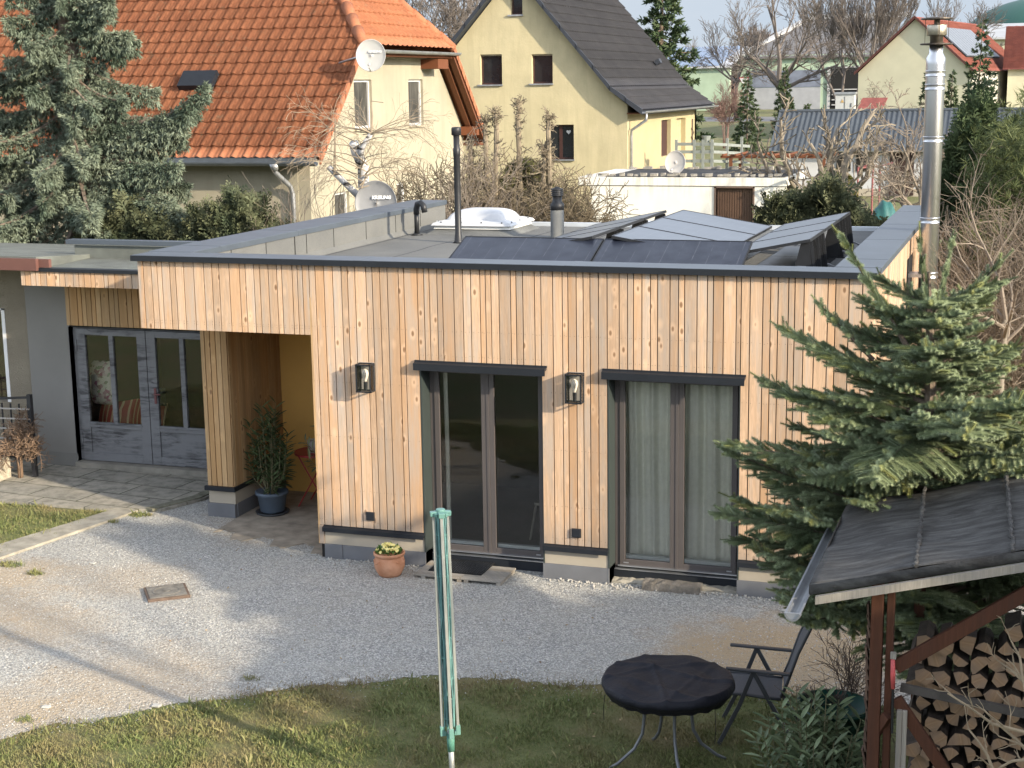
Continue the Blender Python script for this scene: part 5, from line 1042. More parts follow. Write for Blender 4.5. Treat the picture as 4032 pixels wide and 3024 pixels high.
# ---- large blue spruce on the left
BS = (-17.35, 10, 0)
conifer('blue_spruce', BS, 13, 3.7, 'large drooping blue-green spruce in front of the orange roof at the left', BLUE, n=125, size=.105, dens=430, seed=3, sw=.085, droop=.5, trunk=.30, low=.08, hang=.45, pw=1.75,
        boughs=[((-17.2, 10, 4.9), (-14.35, 9.8, 5.35), .45), ((-17.2, 10, 4.6), (-14.6, 9.6, 4.95), .35), ((-17.2, 9.8, 4.2), (-14.75, 9.3, 3.95), .1), ((-17.2, 10, 5.1), (-14.8, 10.2, 5.0), .3), ((-17, 9.7, 3.6), (-14.7, 9.2, 3.15), .0),
                ((-17.2, 10, 3.9), (-15.0, 9.4, 3.3), 0), ((-17.3, 10, 6.6), (-15.9, 9.8, 6.3), .1), ((-17.3, 10, 6.9), (-16.0, 9.4, 6.9), 0), ((-17.2, 10, 4.7), (-14.9, 9.9, 4.5), .2), ((-17.4, 9.9, 6.2), (-19.2, 9.6, 5.6), .2), ((-17.4, 9.9, 5.4), (-19.4, 9.5, 4.7), .2), ((-17.4, 9.8, 7.3), (-18.4, 9.6, 7.1), 0), ((-17.3, 9.7, 5.6), (-16.2, 9.0, 5.0), .1), ((-17.3, 9.7, 4.8), (-16.4, 8.8, 4.0), .1), ((-17.3, 9.7, 4.0), (-17.2, 8.6, 3.3), .1)], cat='spruce')
conifer('blue_spruce', (-19.6, 9.0, 0), 9, 2.6, 'smaller spruce crowding the left edge of the photograph', BLUE, n=70, size=.12, dens=200, seed=8, sw=.085, droop=.4, trunk=.2, low=.1, hang=.35, pw=.7, cat='spruce')
hedge('thuja_hedge', -17.2, -12.7, 8.9, 10.1, 2.95, 'dark thuja hedge behind the low link roof at the left', THU, 7500, .26, 5, ragged=.35, top=lambda x: 2.5+.16*(x+17.2)/4.5*2.6)
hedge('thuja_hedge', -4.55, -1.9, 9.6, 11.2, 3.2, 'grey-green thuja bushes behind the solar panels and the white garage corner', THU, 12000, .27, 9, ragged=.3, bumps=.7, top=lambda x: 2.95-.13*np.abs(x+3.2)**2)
# ---- birch with lopped limbs in front of the cream gable
t = thing('birch', (-11.35, 9.5, 0), 'lopped white birch with thin hanging twigs in front of the cream gable', 'tree'); BIR = NT('birch bark'); f = BIR.noise(1, BIR.mapped((4, 4, 14)), 4, .6); BIR.col(BIR.mix(BIR.ramp(f, [(.52, 0), (.60, 1)]), (.52, .51, .50), (.06, .055, .05))); BIR.rough(.85); BIR = BIR.m
b = MB(); b.tube([(-11.3, 9.9, 0), (-11.28, 9.9, 2.6), (-11.30, 9.9, 3.3), (-11.38, 9.9, 3.55), (-11.33, 9.8, 3.9), (-11.37, 9.6, 4.2), (-11.36, 9.5, 4.33)], [.14, .12, .105, .10, .10, .095, .085], 12)
b.tube([(-11.36, 9.85, 3.3), (-11.62, 9.7, 3.6), (-11.86, 9.5, 3.92)], [.07, .055, .05], 9); b.tube([(-11.3, 9.6, 3.95), (-11.2, 9.5, 4.25), (-11.0, 9.45, 4.5)], [.055, .05, .04], 8); b.build('trunk', BIR, t, True)
b = MB(); rg = random.Random(4)
for i in range(34):
    a = rg.uniform(0, 6.28); p = Vector((-11.25+rg.uniform(-.1, .15), 9.5, rg.uniform(3.5, 4.5))) if i < 22 else Vector((-11.0, 9.45, 4.5)); grow(b, p, (math.cos(a)*1.2, math.sin(a)*.6, .45), rg.uniform(.8, 1.35), .012, 2, rg, (4, 5), .5, .16, .05, .28, .7, .4, (.3, 1), 4, .0028)
b.tube([(-11.75, 9.5, 3.8), (-11.72, 9.5, 4.3), (-11.7, 9.5, 4.75)], [.025, .02, .012], 5); b.tube([(-11.0, 9.45, 4.5), (-10.97, 9.45, 4.8), (-10.98, 9.45, 5.05), (-10.75, 9.45, 5.02)], [.022, .018, .01, .006], 5); b.build('crown', mat('thin tan twigs', (.26, .21, .15), .9, .2), t)
bare('shrub', (-12.5, 9.9, 0), 3.6, 'thin leafless shrub beside the downpipe of the cream house', 21, TWIG, .02, 2, (5, 5), .6, .14, .1, .05, .6, 1, 'shrub', None, 5, minr=.003)
bare('shrub', (-9.75, 10.3, 0), 3.9, 'tangled leafless shrub at the end of the left parapet', 24, TWIG, .022, 2, (6, 6), .6, .16, .1, .05, .7, 1, 'shrub', None, 7, minr=.0035)
# ---- old fruit trees with knobbly upright limbs
def knobby(name, base, H, label, seed, w=1.0, nl=7, m=LIMB, lean=.2, zc=.35, cat='fruit tree', group=None, r0=.11):
    rg = random.Random(seed); t = thing(name, base, label, cat, group); B_ = Vector(base); bt, bc = MB(), MB(); top = B_+Vector((rg.gauss(0, .05), 0, H*zc)); bt.tube([B_, B_.lerp(top, .5)+Vector((.04, 0, 0)), top], [r0, r0*.85, r0*.9], 9)
    for i in range(nl):
        a = i*6.283/nl+rg.uniform(-.3, .3); out = w*rg.uniform(.35, 1); hh = H*(1-zc)*rg.uniform(.65, 1.0); e = top+Vector((math.cos(a)*out, math.sin(a)*out, hh)); m1 = top+Vector((math.cos(a)*out*.75, math.sin(a)*out*.75, hh*.35))
        pts = [top, m1, m1.lerp(e, .5)+Vector((rg.gauss(0, .05), rg.gauss(0, .05), 0)), e]; bc.tube(pts, [r0*.5, r0*.42, r0*.38, r0*.30], 6)
        for k in range(15):
            q = rg.uniform(.25, 1); j = min(2, int(q*3)); p = pts[j].lerp(pts[j+1], q*3-j); aa = rg.uniform(0, 6.28); grow(bc, p, (math.cos(aa), math.sin(aa), rg.uniform(.1, 1)), rg.uniform(.12, .42), r0*.14, 1, rg, (3,), .6, .3, .12, 0, .8, .5, (.3, 1), 4, .006)
    bt.build('trunk', m, t, True); bc.build('crown', m, t); return t
FT = mat('lichened fruit wood', (.20, .165, .115), .95, .35, 6, .5, 30)
def pole_tree(x, y, H, label, seed, off=()):
    rg = random.Random(seed); t = thing('fruit_tree', (x, y, 0), label, 'fruit tree', 'knobbly fruit trees behind the flat roof'); bt, bc = MB(), MB(); bt.tube([(x, y, 0), (x+.05, y, 1.3), (x-.03, y, 2.5)], [.10, .085, .075], 9)
    for (dx, top) in ((0, H),)+tuple(off):
        pts = [Vector((x-.03, y, 2.3)), Vector((x+dx*.7+rg.gauss(0, .03), y, 2.9)), Vector((x+dx+rg.gauss(0, .02), y, 3.6)), Vector((x+dx+rg.gauss(0, .02), y, top-.35)), Vector((x+dx, y, top-.05))]; rr = [.06, .05, .045, .05, .03]; bc.tube(pts, rr, 7)
        for k in range(95):
            q = 1-rg.random()**1.7*.95; jj = min(3, int(q*4)); p = pts[jj].lerp(pts[jj+1], q*4-jj); aa = rg.uniform(0, 6.28); grow(bc, p, (math.cos(aa), math.sin(aa), rg.uniform(-.2, .9)), rg.uniform(.06, .22) if q > .6 else rg.uniform(.15, .5), .012, 1, rg, (3,), .55, .4, .1, 0, .9, .6, (.3, 1), 4, .006)
    bt.build('trunk', FT, t, True); bc.build('crown', FT, t)
FT = mat('lichened fruit wood', (.13, .11, .075), .95, .35, 6, .5, 30)
pole_tree(-9.62, 12.0, 4.86, 'pair of knobbly upright fruit tree stems right of the orange roof corner', 30, ((-.2, 4.72),)); pole_tree(-9.25, 12.3, 5.0, 'tallest knobbly upright fruit tree before the yellow gable', 31); pole_tree(-8.64, 12.2, 4.78, 'knobbly upright fruit tree in front of the heart window of the yellow gable', 32, ((-.1, 4.2),)); pole_tree(-10.15, 12.1, 4.3, 'shorter knobbly fruit tree just right of the slim vent pipe', 33)
bare('fruit_tree', (-8.35, 12.6, 0), 4.0, 'spreading leafless fruit tree whose twigs overlap the white garage wall', 41, FT, .06, 3, (3, 4, 4), .6, .28, .08, 0, .8, 1.1, 'fruit tree', None, 1, minr=.006)
for i, x in enumerate((-10.6, -10.05, -9.5, -8.95, -8.5)):
    bare('thicket_shrub', (x, 12.0+.35*(i % 2), 0), 3.45-.05*i, ('first', 'second', 'third', 'fourth', 'last')[i]+' brown leafless bush from the left in the thicket behind the white skylight', 50+i, mat('brown thicket twigs', (.125, .10, .065), .95, .3, 2), .028, 2, (7, 8), .6, .34, .06, .05, .8, 1.1, 'shrub', 'brown thicket behind the skylight', 7, minr=.0065, frac=.55)
hedge('green_hedge', -10.75, -8.68, 14.6, 15.4, 3.3, 'dark green hedge behind the fruit trees left of the garage', leafmat('hedge leaves', (.035, .042, .012), (.10, .095, .028), .7, 3), 9000, .10, 14, ragged=.06, bumps=.6)
# pollarded trees by the blue-roofed shed
bare('pollard_tree', (-5.25, 30, 0), 4.9, 'thick pale pollarded tree in the middle before the blue-roofed shed', 61, LIMB, .2, 2, (5, 5), .55, .28, .10, 0, .85, 1.5, 'tree', 'pollarded trees by the shed', 1, minr=.02, frac=.46)
bare('pollard_tree', (-7.0, 30.5, 0), 4.3, 'pale pollarded tree at the left end of the blue-roofed shed', 62, LIMB, .17, 2, (5, 4), .55, .28, .10, 0, .85, 1.5, 'tree', 'pollarded trees by the shed', 1, minr=.02, frac=.5)
bare('orchard_tree', (-3.9, 33, 0), 4.3, 'spreading leafless tree in front of the dark shed door', 63, TWIG, .10, 3, (4, 5, 5), .6, .22, .06, 0, .8, 1.2, 'tree', None, 1, minr=.009); bare('orchard_tree', (-2.9, 27, 0), 4.2, 'leafless tree with pale twigs left of the steel flue', 64, TWIG, .08, 3, (4, 4, 5), .6, .22, .06, 0, .8, 1.1, 'tree', None, 1, minr=.008)
t = thing('topiary', (-5.85, 32, 0), 'clipped yellow-green dome-shaped bush against the white shed', 'bush'); rs = np.random.RandomState(2); k = 5200; a = rs.uniform(0, 6.28, k); zz = rs.uniform(0, 1, k); rr = .64*np.where(zz > .72, np.sqrt(np.maximum(0, 1-((zz-.72)/.28)**2)), 1); P = np.stack([-5.85+rr*np.cos(a), 32+rr*np.sin(a), zz*2.62], 1); D = np.stack([np.cos(a), np.sin(a), .5+0*a], 1)+rs.normal(0, .4, (k, 3)); X_, Y_, Z_ = frames(D, rs); tv, tf = sprig(5, 1, .2, rs); V, F = scatter(tv, tf, P, X_, Y_, Z_, .08*np.ones(k)); np_mesh('foliage', V, F, leafmat('yellow green box leaves', (.10, .10, .02), (.18, .16, .04), .7, 3), t)
b = MB(); b.tube([(-5.85, 32, 0), (-5.85, 32, 2.45)], [.5, .42], 14); b.build('inner_twigs', mat('box twigs', (.06, .055, .02), .95, .2), t)
# conifers in the middle distance
for nm, base, H, R, lab, sd in (('spruce', (-19.9, 95, gz(95)), 5.6, 1.35, 'slim dark spruce standing on the lawn just right of the yellow house', 71), ('spruce', (-19.95, 112, gz(112)), 5.8, 1.2, 'slim spruce left of the blue-roofed shed in front of the big bare tree', 72), ('spruce', (-13.3, 78, 0), 3.9, .6, 'small spruce top by the transformer cabinet', 73), ('spruce', (-3.05, 66, 0), 8.1, 1.7, 'broad dark spruce in front of the solar house right of the flue', 74), ('spruce', (-5.6, 67, 0), 5.9, .95, 'small dark spruce just left of the steel flue', 75), ('spruce', (-4.5, 68, 0), 5.6, .95, 'small dark spruce just right of the steel flue', 76), ('spruce', (.3, 64, 0), 6.6, 1.3, 'dark spruce cut by the right edge of the photograph', 77), ('spruce', (-17.0, 96, gz(96)), 3.6, .9, 'low bushy spruce at the left corner of the shed roof', 78)):
    conifer(nm, base, H, R, lab, DGRN, n=64, size=.26, dens=26, seed=sd, droop=.16, trunk=.09, low=.05, group='spruces in the middle distance', cat='spruce')
conifer('old_fir', (-20.6, 72, 0), 13.5, 3.0, 'tall dark ragged fir behind the dark-tiled roof', DGRN, n=90, size=.42, dens=16, seed=81, droop=.18, trunk=.25, low=.2, cat='fir')
bare('garden_shrub', (-22.5, 100, gz(100)), 4.4, 'reddish leafless bush on the lawn behind the yellow house', 91, mat('reddish twigs', (.19, .12, .10), .95, .2), .04, 2, (7, 7), .6, .16, .1, .05, .7, 1, 'shrub', None, 6, minr=.012); bare('garden_shrub', (-10.6, 98, gz(98)), 5.2, 'leafless gnarled tree in front of the pale gable of the solar house', 92, TWIG, .12, 3, (4, 5, 4), .6, .25, .02, 0, .9, 1.4, 'tree', None, 1, minr=.013, frac=.35)
bare('bare_tree', (-21.2, 116, gz(116)), 13.5, 'big spreading leafless tree in front of the green farm hall', 101, TWIGF, .34, 4, (5, 5, 4, 4), .62, .13, .03, 0, .62, 1.25, 'tree', 'big leafless trees on the skyline', 1, minr=.016, frac=.33)
bare('bare_tree', (-18.2, 140, gz(140)), 15, 'many-stemmed upright leafless tree left of the pale solar house', 102, TWIGF, .16, 3, (6, 6, 5), .6, .09, .16, 0, .45, .7, 'tree', 'big leafless trees on the skyline', 6, minr=.018, frac=.35)
bare('bare_tree', (-13.5, 155, gz(155)), 13, 'upright leafless tree rising behind the roof peak of the solar house', 103, TWIGF, .2, 3, (6, 6, 5), .6, .10, .14, 0, .5, .8, 'tree', 'big leafless trees on the skyline', 2, minr=.02, frac=.3)
bare('bare_tree', (-31, 150, gz(150)), 13, 'leafless tree right of the dark fir', 104, TWIGF, .22, 3, (6, 6, 5), .62, .12, .06, 0, .6, 1.1, 'tree', 'big leafless trees on the skyline', 1, minr=.02, frac=.3)
bare('bare_tree', (-11, 200, 2), 13.5, 'leafless tree between the solar house and the green gas dome', 105, TWIGF, .22, 3, (6, 6, 5), .62, .12, .06, 0, .6, 1.2, 'tree', 'big leafless trees on the skyline', 3, minr=.025, frac=.25)
bare('bare_tree', (-30.2, 64, 0), 13.5, 'dense dark leafless tree between the orange roof and the yellow gable', 106, TWIGF, .3, 4, (5, 5, 5, 4), .62, .15, .05, 0, .65, 1.1, 'tree', 'leafless trees behind the houses', 1, minr=.014, frac=.35)
bare('bare_tree', (-33.5, 70, 0), 14, 'leafless tree behind the top of the orange roof', 107, TWIGF, .3, 3, (6, 6, 5), .62, .13, .06, 0, .6, 1.1, 'tree', 'leafless trees behind the houses', 2, minr=.016, frac=.3)
bare('bare_tree', (-29.5, 24, 0), 13, 'upright leafless tree behind the spruce in the top left corner', 108, TWIGF, .16, 3, (6, 6, 5), .6, .1, .1, 0, .5, .8, 'tree', None, 4, minr=.008, frac=.4)
# far wood
rs = np.random.RandomState(6); k = 26000; X_ = rs.uniform(-190, 30, k); hh = 9.5+2.5*np.sin(X_*.09)+1.8*np.sin(X_*.31+1)+1.2*np.sin(X_*.9); Z_ = 1.5+hh*rs.uniform(0, 1, k)**.6; P = np.stack([X_, 330+rs.uniform(-8, 14, k), Z_], 1); D = rs.normal(0, .5, (k, 3)); D[:, 2] += 1; A, B2, C2 = frames(D, rs); tv, tf = sprig(5, 1, .04, rs, .6); V, F = scatter(tv, tf, P, A, B2, C2, rs.uniform(1.2, 3.4, k)); tag(np_mesh('far_wood', V, F, mat('far leafless wood', (.115, .09, .078), .95, .25, .06)), kind='stuff')
# ---- right side: pine, young birch, brambles
t = thing('pine', (.6, 10.5, 0), 'loose green pine bush behind the steel flue at the right edge', 'pine'); rs = np.random.RandomState(17); k = 15000
cl = rs.uniform([-1.0, 8.6, .6], [1.8, 13, 4.9], (520, 3)); keep = cl[:, 2] < 4.9-.9*np.maximum(0, -.2-cl[:, 0]); cl = cl[keep]; P = cl[rs.randint(0, len(cl), k)]+rs.normal(0, .13, (k, 3)); D = rs.normal(0, .6, (k, 3)); D[:, 2] += .6; A, B2, C2 = frames(D, rs); tv, tf = sprig(12, 1, .022, rs, .9); V, F = scatter(tv, tf, P, A, B2, C2, rs.uniform(.12, .24, k)); np_mesh('crown', V, F, PINE, t)
b = MB(); b.tube([(.6, 10.5, 0), (.65, 10.5, 2), (.55, 10.5, 4.6)], [.12, .09, .02], 8)
for i in range(0, len(cl), 3): b.tube([(.6, 10.5, max(.4, cl[i][2]-.4)), tuple(cl[i])], [.025, .008], 4, False)
b.build('trunk', BARK, t)
BRM = mat('bramble twigs', (.17, .135, .10), .95, .25, 2)
for i, (x, y, h) in enumerate(((-.75, 6.2, 2.7), (-.35, 7.5, 3.3), (-.1, 5.6, 2.4), (.35, 6.8, 3.4), (-.85, 9.2, 3.2), (-.2, 9.4, 3.5), (.6, 8.4, 3.2))):
    bare('bramble', (x, y, 0), h, ('nearest', 'second nearest', 'third', 'fourth', 'fifth', 'sixth', 'farthest')[i]+' leafless bramble in the thicket right of the flue', 120+i, BRM, .014, 2, (6, 6), .7, .2, .06, .1, .8, 1.2, 'shrub', 'leafless thicket right of the flue', 8, minr=.0038)
bare('young_birch', (-.33, 4.6, 0), 3.1, 'young birch with a pale stem at the right edge', 131, TWIG, .045, 2, (6, 6), .6, .15, .1, 0, .7, 1.1, 'tree', None, 1, minr=.003, frac=.75, tm=LIMB)
hedge('dark_bush', -1.7, 1.8, 12.6, 14.5, 4.2, 'dark evergreen bushes behind the thicket at the right edge', DGRN, 9000, .28, 19, ragged=.4, bumps=1.4, cat='bush')
# ---- spruce in the right foreground
def near_spruce():
    base = Vector((-.66, -3.4, 0)); t = thing('near_spruce', base, 'bushy green spruce in the right foreground covering the end of the boarded wall', 'spruce'); rs = np.random.RandomState(23); rg = random.Random(23)
    P, D, L = [], [], []; P2, D2, L2 = [], [], []; wood = MB()
    wood.tube([base, base+Vector((-.03, 0, 1.9)), base+Vector((-.06, 0, 3.1)), base+Vector((-.1, 0, 3.85))], [.09, .07, .04, .012], 8)
    def shoot(p, d, l, tip=False): (P2 if tip else P).append(tuple(p)); (D2 if tip else D).append(tuple(d)); (L2 if tip else L).append(l)
    def bough(p0, d, ln, up_tip=.15):
        d = Vector(d).normalized(); n_ = max(4, int(ln/.052)); side = d.cross(Vector((0, 0, 1))).normalized(); pts = [Vector(p0)]; cur = d.copy()
        for i in range(n_):
            cur = (cur+Vector((rg.gauss(0, .04), rg.gauss(0, .04), rg.gauss(0, .03)+up_tip*.05))).normalized(); pts.append(pts[-1]+cur*(ln/n_))
        wood.tube([pts[0], pts[n_//2], pts[-1]], [.012+.012*ln, .01, .004], 5, False)
        for i in range(1, n_+1):
            q = i/n_; 
            if q < .12: continue
            sl = (.44*ln*(1-q)**.8+.09)*rg.uniform(.7, 1.1)*(.6 if d.z > .5 else 1)
            for s_ in (-1, 1):
                if rg.random() < .06: continue
                if d.z > .5 and rg.random() < .45: continue
                sd_ = (side*s_*1.0+cur*.85+Vector((0, 0, rg.uniform(-.2, .12)))).normalized(); m_ = max(1, int(sl/.11)); pp = pts[i]; 
                for j in range(m_):
                    shoot(pp, sd_, sl/m_*1.15, j == m_-1 and rg.random() < .14)
                    if j > 0 or m_ == 1:
                        for s2 in (-1, 1):
                            if rg.random() < .55: shoot(pp, (sd_+side.cross(sd_)*.25*rg.uniform(-1, 1)+cur*s2*.8), rg.uniform(.06, .12))
                    pp = pp+sd_*(sl/m_); sd_ = (sd_+Vector((0, 0, -.06))).normalized()
            shoot(pts[i-1], pts[i]-pts[i-1], ln/n_*1.2)
            if rg.random() < .8: shoot(pts[i], (cur+Vector((rg.uniform(-.7, .7), rg.uniform(-.7, .7), .8))), rg.uniform(.06, .13), rg.random() < .25)
        shoot(pts[-1], cur, rg.uniform(.1, .16), rg.random() < .5)
    z = 1.1; k = 0
    while z < 3.65:
        q = z/4.05; nb = 4 if z < 2.6 else 3; ln0 = 2.0*(1-q)**.75+.12
        for i in range(nb):
            a = k*1.13+i*6.283/nb+rg.uniform(-.45, .45); ln = ln0*rg.uniform(.62, 1.1); el = rg.uniform(-.05, .18)+.35*q
            if math.sin(a) < -.2: ln *= .93
            bough(base+Vector((-.025*z, 0, z)), (math.cos(a), math.sin(a), el-.08), ln, .12)
        z += .083; k += 1
    for (p, q_) in (((-1.0, -2, 3.0), (-1.55, -2, 4.02)), ((-.85, -2, 3.3), (-1.02, -2, 3.95)), ((-.8, -1.95, 3.3), (-.62, -1.95, 3.9)), ((-.8, -1.95, 3.2), (-.3, -1.9, 3.75)), ((-1.3, -2.0, 2.9), (-1.75, -2.1, 3.35)), ((-1.0, -2, 2.7), (-2.1, -2.05, 3.1)),
                    ((-1.1, -2.1, 2.2), (-2.25, -2.15, 2.6)), ((-1.0, -2.1, 1.9), (-2.5, -2.15, 2.1)), ((-1.0, -2, 1.5), (-2.62, -2.1, 1.72)), ((-1.0, -2.1, 1.3), (-2.6, -2.2, 1.38)), ((-1, -2.1, .9), (-2.2, -2.0, .85)), ((-.9, -2.1, .7), (-1.9, -1.6, .62)), ((-.8, -2.2, 2.35), (-1.1, -3.5, 2.3)), ((-.6, -2.2, 2.5), (-.4, -3.4, 2.5)), ((-.8, -2.2, 2.1), (-1.5, -3.1, 2.1)), ((-.4, -2.2, 2.6), (.3, -3.2, 2.75))):
        p, q_ = [Vector((a[0]*.88, (a[1]+1.95)*.88-3.4, .61+a[2]*.884)) for a in (p, q_)]; bough(p, q_-p, (q_-p).length, .1)
    rs2 = np.random.RandomState(3); tv, tf = brush(15, 8, 1, .26, rs2, .42, .024)
    out = []
    for (a, d_, l_, m_, nm) in ((P, D, L, SPR, 'needles'), (P2, D2, L2, SPRN, 'young_needles')):
        a, d_, l_ = np.array(a), np.array(d_), np.array(l_); X, Y, Z = frames(d_, rs2); sc = np.stack([np.full(len(l_), .115), np.full(len(l_), .115), l_], 1); V, F = scatter(tv, tf, a, X, Y, Z, sc); np_mesh(nm, V, F, m_, t); out.append(len(l_))
    wood.build('trunk', BARK, t); print('near spruce shoots', out); return t
near_spruce()
# ---- tall evergreens and an added, unseen house outside the frame to the right: they shade the lawn and yard
NHS = thing('added_shade_house', (8, -22, 0), 'added unseen house with a gabled roof, put in to shade the ground reflected in the doors', 'house'); b = MB(); b.box(3, 13, -30, -15.0, 0, 5.2); b.build('wall', CREAM, NHS); b = MB(); b.prism([(2.6, -30.4, 5.2), (13.4, -30.4, 5.2), (8, -30.4, 8.6)], (0, 16, 0)); b.build('roof', TILE, NHS)
b = MB()
for y_ in (-27, -23, -19): b.box(2.93, 3.0, y_, y_+1.1, 1.2, 2.5)
b.build('window', WGL, NHS)
HY = [-9.9, -9.2, -8.7, -8.35, -7.9, -7.3, -6.8, -6.4, -5.8, -5.3, -4.6, -4.0, -3.5, -3.0, -2.0]; HH = [2.6, 3.7, 4.1, 4.5, 4.8, 4.8, 4.7, 4.25, 4.0, 3.9, 3.75, 3.55, 3.2, 2.8, 1.8]
t = thing('tall_hedge', (6.1, -6, 0), 'tall uneven evergreen hedge beyond the right side of the garden', 'hedge'); rs = np.random.RandomState(140); k = 15000
Y_ = rs.uniform(-9.9, -2, k); H_ = np.interp(Y_, HY, HH); X_ = 6.1+rs.normal(0, .32, k); Z_ = H_*rs.uniform(0, 1, k)**.6+rs.normal(0, .07, k)+.25*np.abs(rs.normal(0, .4, k))*(rs.uniform(0, 1, k) < .3); P = np.stack([X_, Y_, np.maximum(.05, Z_)], 1); D = rs.normal(0, .5, (k, 3)); D[:, 2] += .6; A, B2, C2 = frames(D, rs); tv, tf = sprig(6, 1, .16, rs); V, F = scatter(tv, tf, P, A, B2, C2, rs.uniform(.15, .34, k)); np_mesh('foliage', V, F, DGRN, t)
b = MB()
for i in range(79): y = -9.85+i*.1; h_ = float(np.interp(y+.05, HY, HH))-.16+.05*math.sin(i*1.7); b.box(5.95, 6.25, y, y+.102, 0, h_)
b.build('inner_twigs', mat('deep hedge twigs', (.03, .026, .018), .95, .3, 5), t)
bare('garden_tree', (6.4, -9.15, 0), 7.0, 'leafless tree with a straight stem beyond the hedge', 145, BARK, .06, 2, (3, 3), .6, .1, .1, 0, .5, .5, 'tree', None, 1, minr=.006, frac=.8)
# ---- grass blades
def blades(name, n, inside, x0, x1, y0, y1, m, h=(.025, .06), seed=1, z=0):
    rs = np.random.RandomState(seed); P = np.stack([rs.uniform(x0, x1, n), rs.uniform(y0, y1, n), np.full(n, z)], 1); P = P[inside(P[:, 0], P[:, 1], rs)]; k = len(P)
    D = rs.normal(0, .55, (k, 3)); D[:, 2] = 1; X, Y, Z = frames(D, rs); tv = np.array([(-.08, 0, 0), (.08, 0, 0), (0.05, .12, .62), (.0, .42, 1.0)]); tf = np.array([(0, 1, 2), (0, 2, 3)])
    cl = .75+.35*np.sin(P[:, 0]*5.1+2*np.sin(P[:, 1]*3.3))*np.sin(P[:, 1]*6.7+1.5*np.sin(P[:, 0]*4.1))+(rs.uniform(0, 1, k) > .985)*.9; V, F = scatter(tv, tf, P, X, Y, Z, rs.uniform(h[0], h[1], k)*cl); return tag(np_mesh(name, V, F, m), kind='stuff')
ex_ = np.array([p[0] for p in edge]); ey_ = np.array([p[1] for p in edge])
def lawn_in(x, y, rs): e = np.interp(x, ex_, ey_); return (y < e+rs.normal(0, .05, len(x))-.02) & (rs.uniform(0, 1, len(x)) < np.clip(.35+(e-y)*2.2, 0, 1)) & ~((x > -.95) & (y > -5.9))
GB_ = NT('grass blade'); a = GB_.noise(.9, det=7, rough=.7); g_ = GB_.n('NewGeometry').outputs['Random Per Island']; k = GB_.mix(GB_.ramp(g_, [(0, 0), (1, 1)]), (.095, .125, .034), (.215, .235, .085)); k = GB_.mix(GB_.math('MULTIPLY', GB_.ramp(a, [(.46, 0), (.64, 1)]), .75), k, (.26, .20, .10)); k = GB_.mix(GB_.ramp(g_, [(.86, 0), (.9, .7)]), k, (.27, .22, .11)); GB_.col(k); GB_.rough(.8); GB_ = GB_.m
blades('lawn_grass', 170000, lawn_in, -9.2, -.4, -6.6, -2.3, GB_, seed=5)
def rim_in(x, y, rs): e = np.interp(x, ex_, ey_); return (np.abs(y-e+.05) < rs.exponential(.09, len(x))+.02) & (rs.uniform(0, 1, len(x)) < .5+.5*np.sin(x*3+1)) & (x < -1.4)
DG_ = NT('dry grass blade'); g_ = DG_.n('NewGeometry').outputs['Random Per Island']; DG_.col(DG_.ramp(g_, [(0, (.13, .09, .045)), (.6, (.26, .19, .10)), (1, (.20, .20, .07))])); DG_.rough(.9); DG_ = DG_.m
blades('dry_edge_grass', 260000, rim_in, -9.2, -1.2, -6.3, -2.2, DG_, h=(.014, .04), seed=15)
def patch_in(x, y, rs): l = np.interp(y, [-5, -1.2, 1.1], [-12.9, -11.25, -11.05]); return (x < l+rs.normal(0, .06, len(x))) & (y < .96+.05*np.sin(x*5)+rs.normal(0, .03, len(x)))
blades('left_grass', 42000, patch_in, -14.6, -10.9, -3, 1.15, GB_, seed=6)
r = random.Random(3); tf_ = []
for (x, y, s) in ((-10.62, .95, .16), (-10.5, 1.0, .1), (-10.9, -1.25, .2), (-10.4, -1.45, .13), (-11.2, -1.6, .12), (-10.75, .6, .08), (-8.0, -4.95, .12), (-6.6, -3.55, .1)):
    tf_.append((x, y, s))
def tuft_in(x, y, rs):
    k = np.zeros(len(x), bool)
    for (a, b_, s) in tf_: k |= ((x-a)**2+((y-b_)*1.6)**2 < (s*rs.uniform(.5, 1, len(x)))**2)
    return k
blades('grass_tufts', 200000, tuft_in, -11.5, -6, -5, 1.4, GB_, h=(.03, .07), seed=7)
# loose stones on the yard
rs = np.random.RandomState(9); oc = np.array([(1, 0, 0), (-1, 0, 0), (0, 1, 0), (0, -1, 0), (0, 0, .8), (0, 0, -.8)], float)*rs.uniform(.75, 1.15, (6, 1)); of = np.array([(0, 2, 4), (2, 1, 4), (1, 3, 4), (3, 0, 4), (2, 0, 5), (1, 2, 5), (3, 1, 5), (0, 3, 5)])
k = 60000; P = np.stack([rs.uniform(-11.4, -.6, k), rs.uniform(-6.0, 2.2, k), np.zeros(k)], 1); e = np.interp(P[:, 0], ex_, ey_); ok = (P[:, 1] > e-.1-rs.exponential(.12, k)) & ((P[:, 1] < .0) | (P[:, 0] < -7.7) & (P[:, 0] > -10.3)) & (P[:, 0] > -11.1+.0*e) & ~((P[:, 0] < -10.6) & (P[:, 1] > -1.2)); P = P[ok]; k = len(P); D = rs.normal(size=(k, 3)); X, Y, Z = frames(D, rs); s_ = .0045+.0075*rs.power(.6, k)**2
GS = NT('loose gravel stones'); g_ = GS.n('NewGeometry').outputs['Random Per Island']; GS.col(GS.ramp(g_, [(0, (.22, .22, .21)), (.5, (.42, .42, .40)), (.9, (.58, .57, .54)), (1, (.72, .70, .66))])); GS.rough(.9)
V, F = scatter(oc, of, P, X, Y, Z, np.stack([s_*1.3, s_, s_*.7], 1)); tag(np_mesh('loose_gravel', V, F, GS.m), kind='stuff')
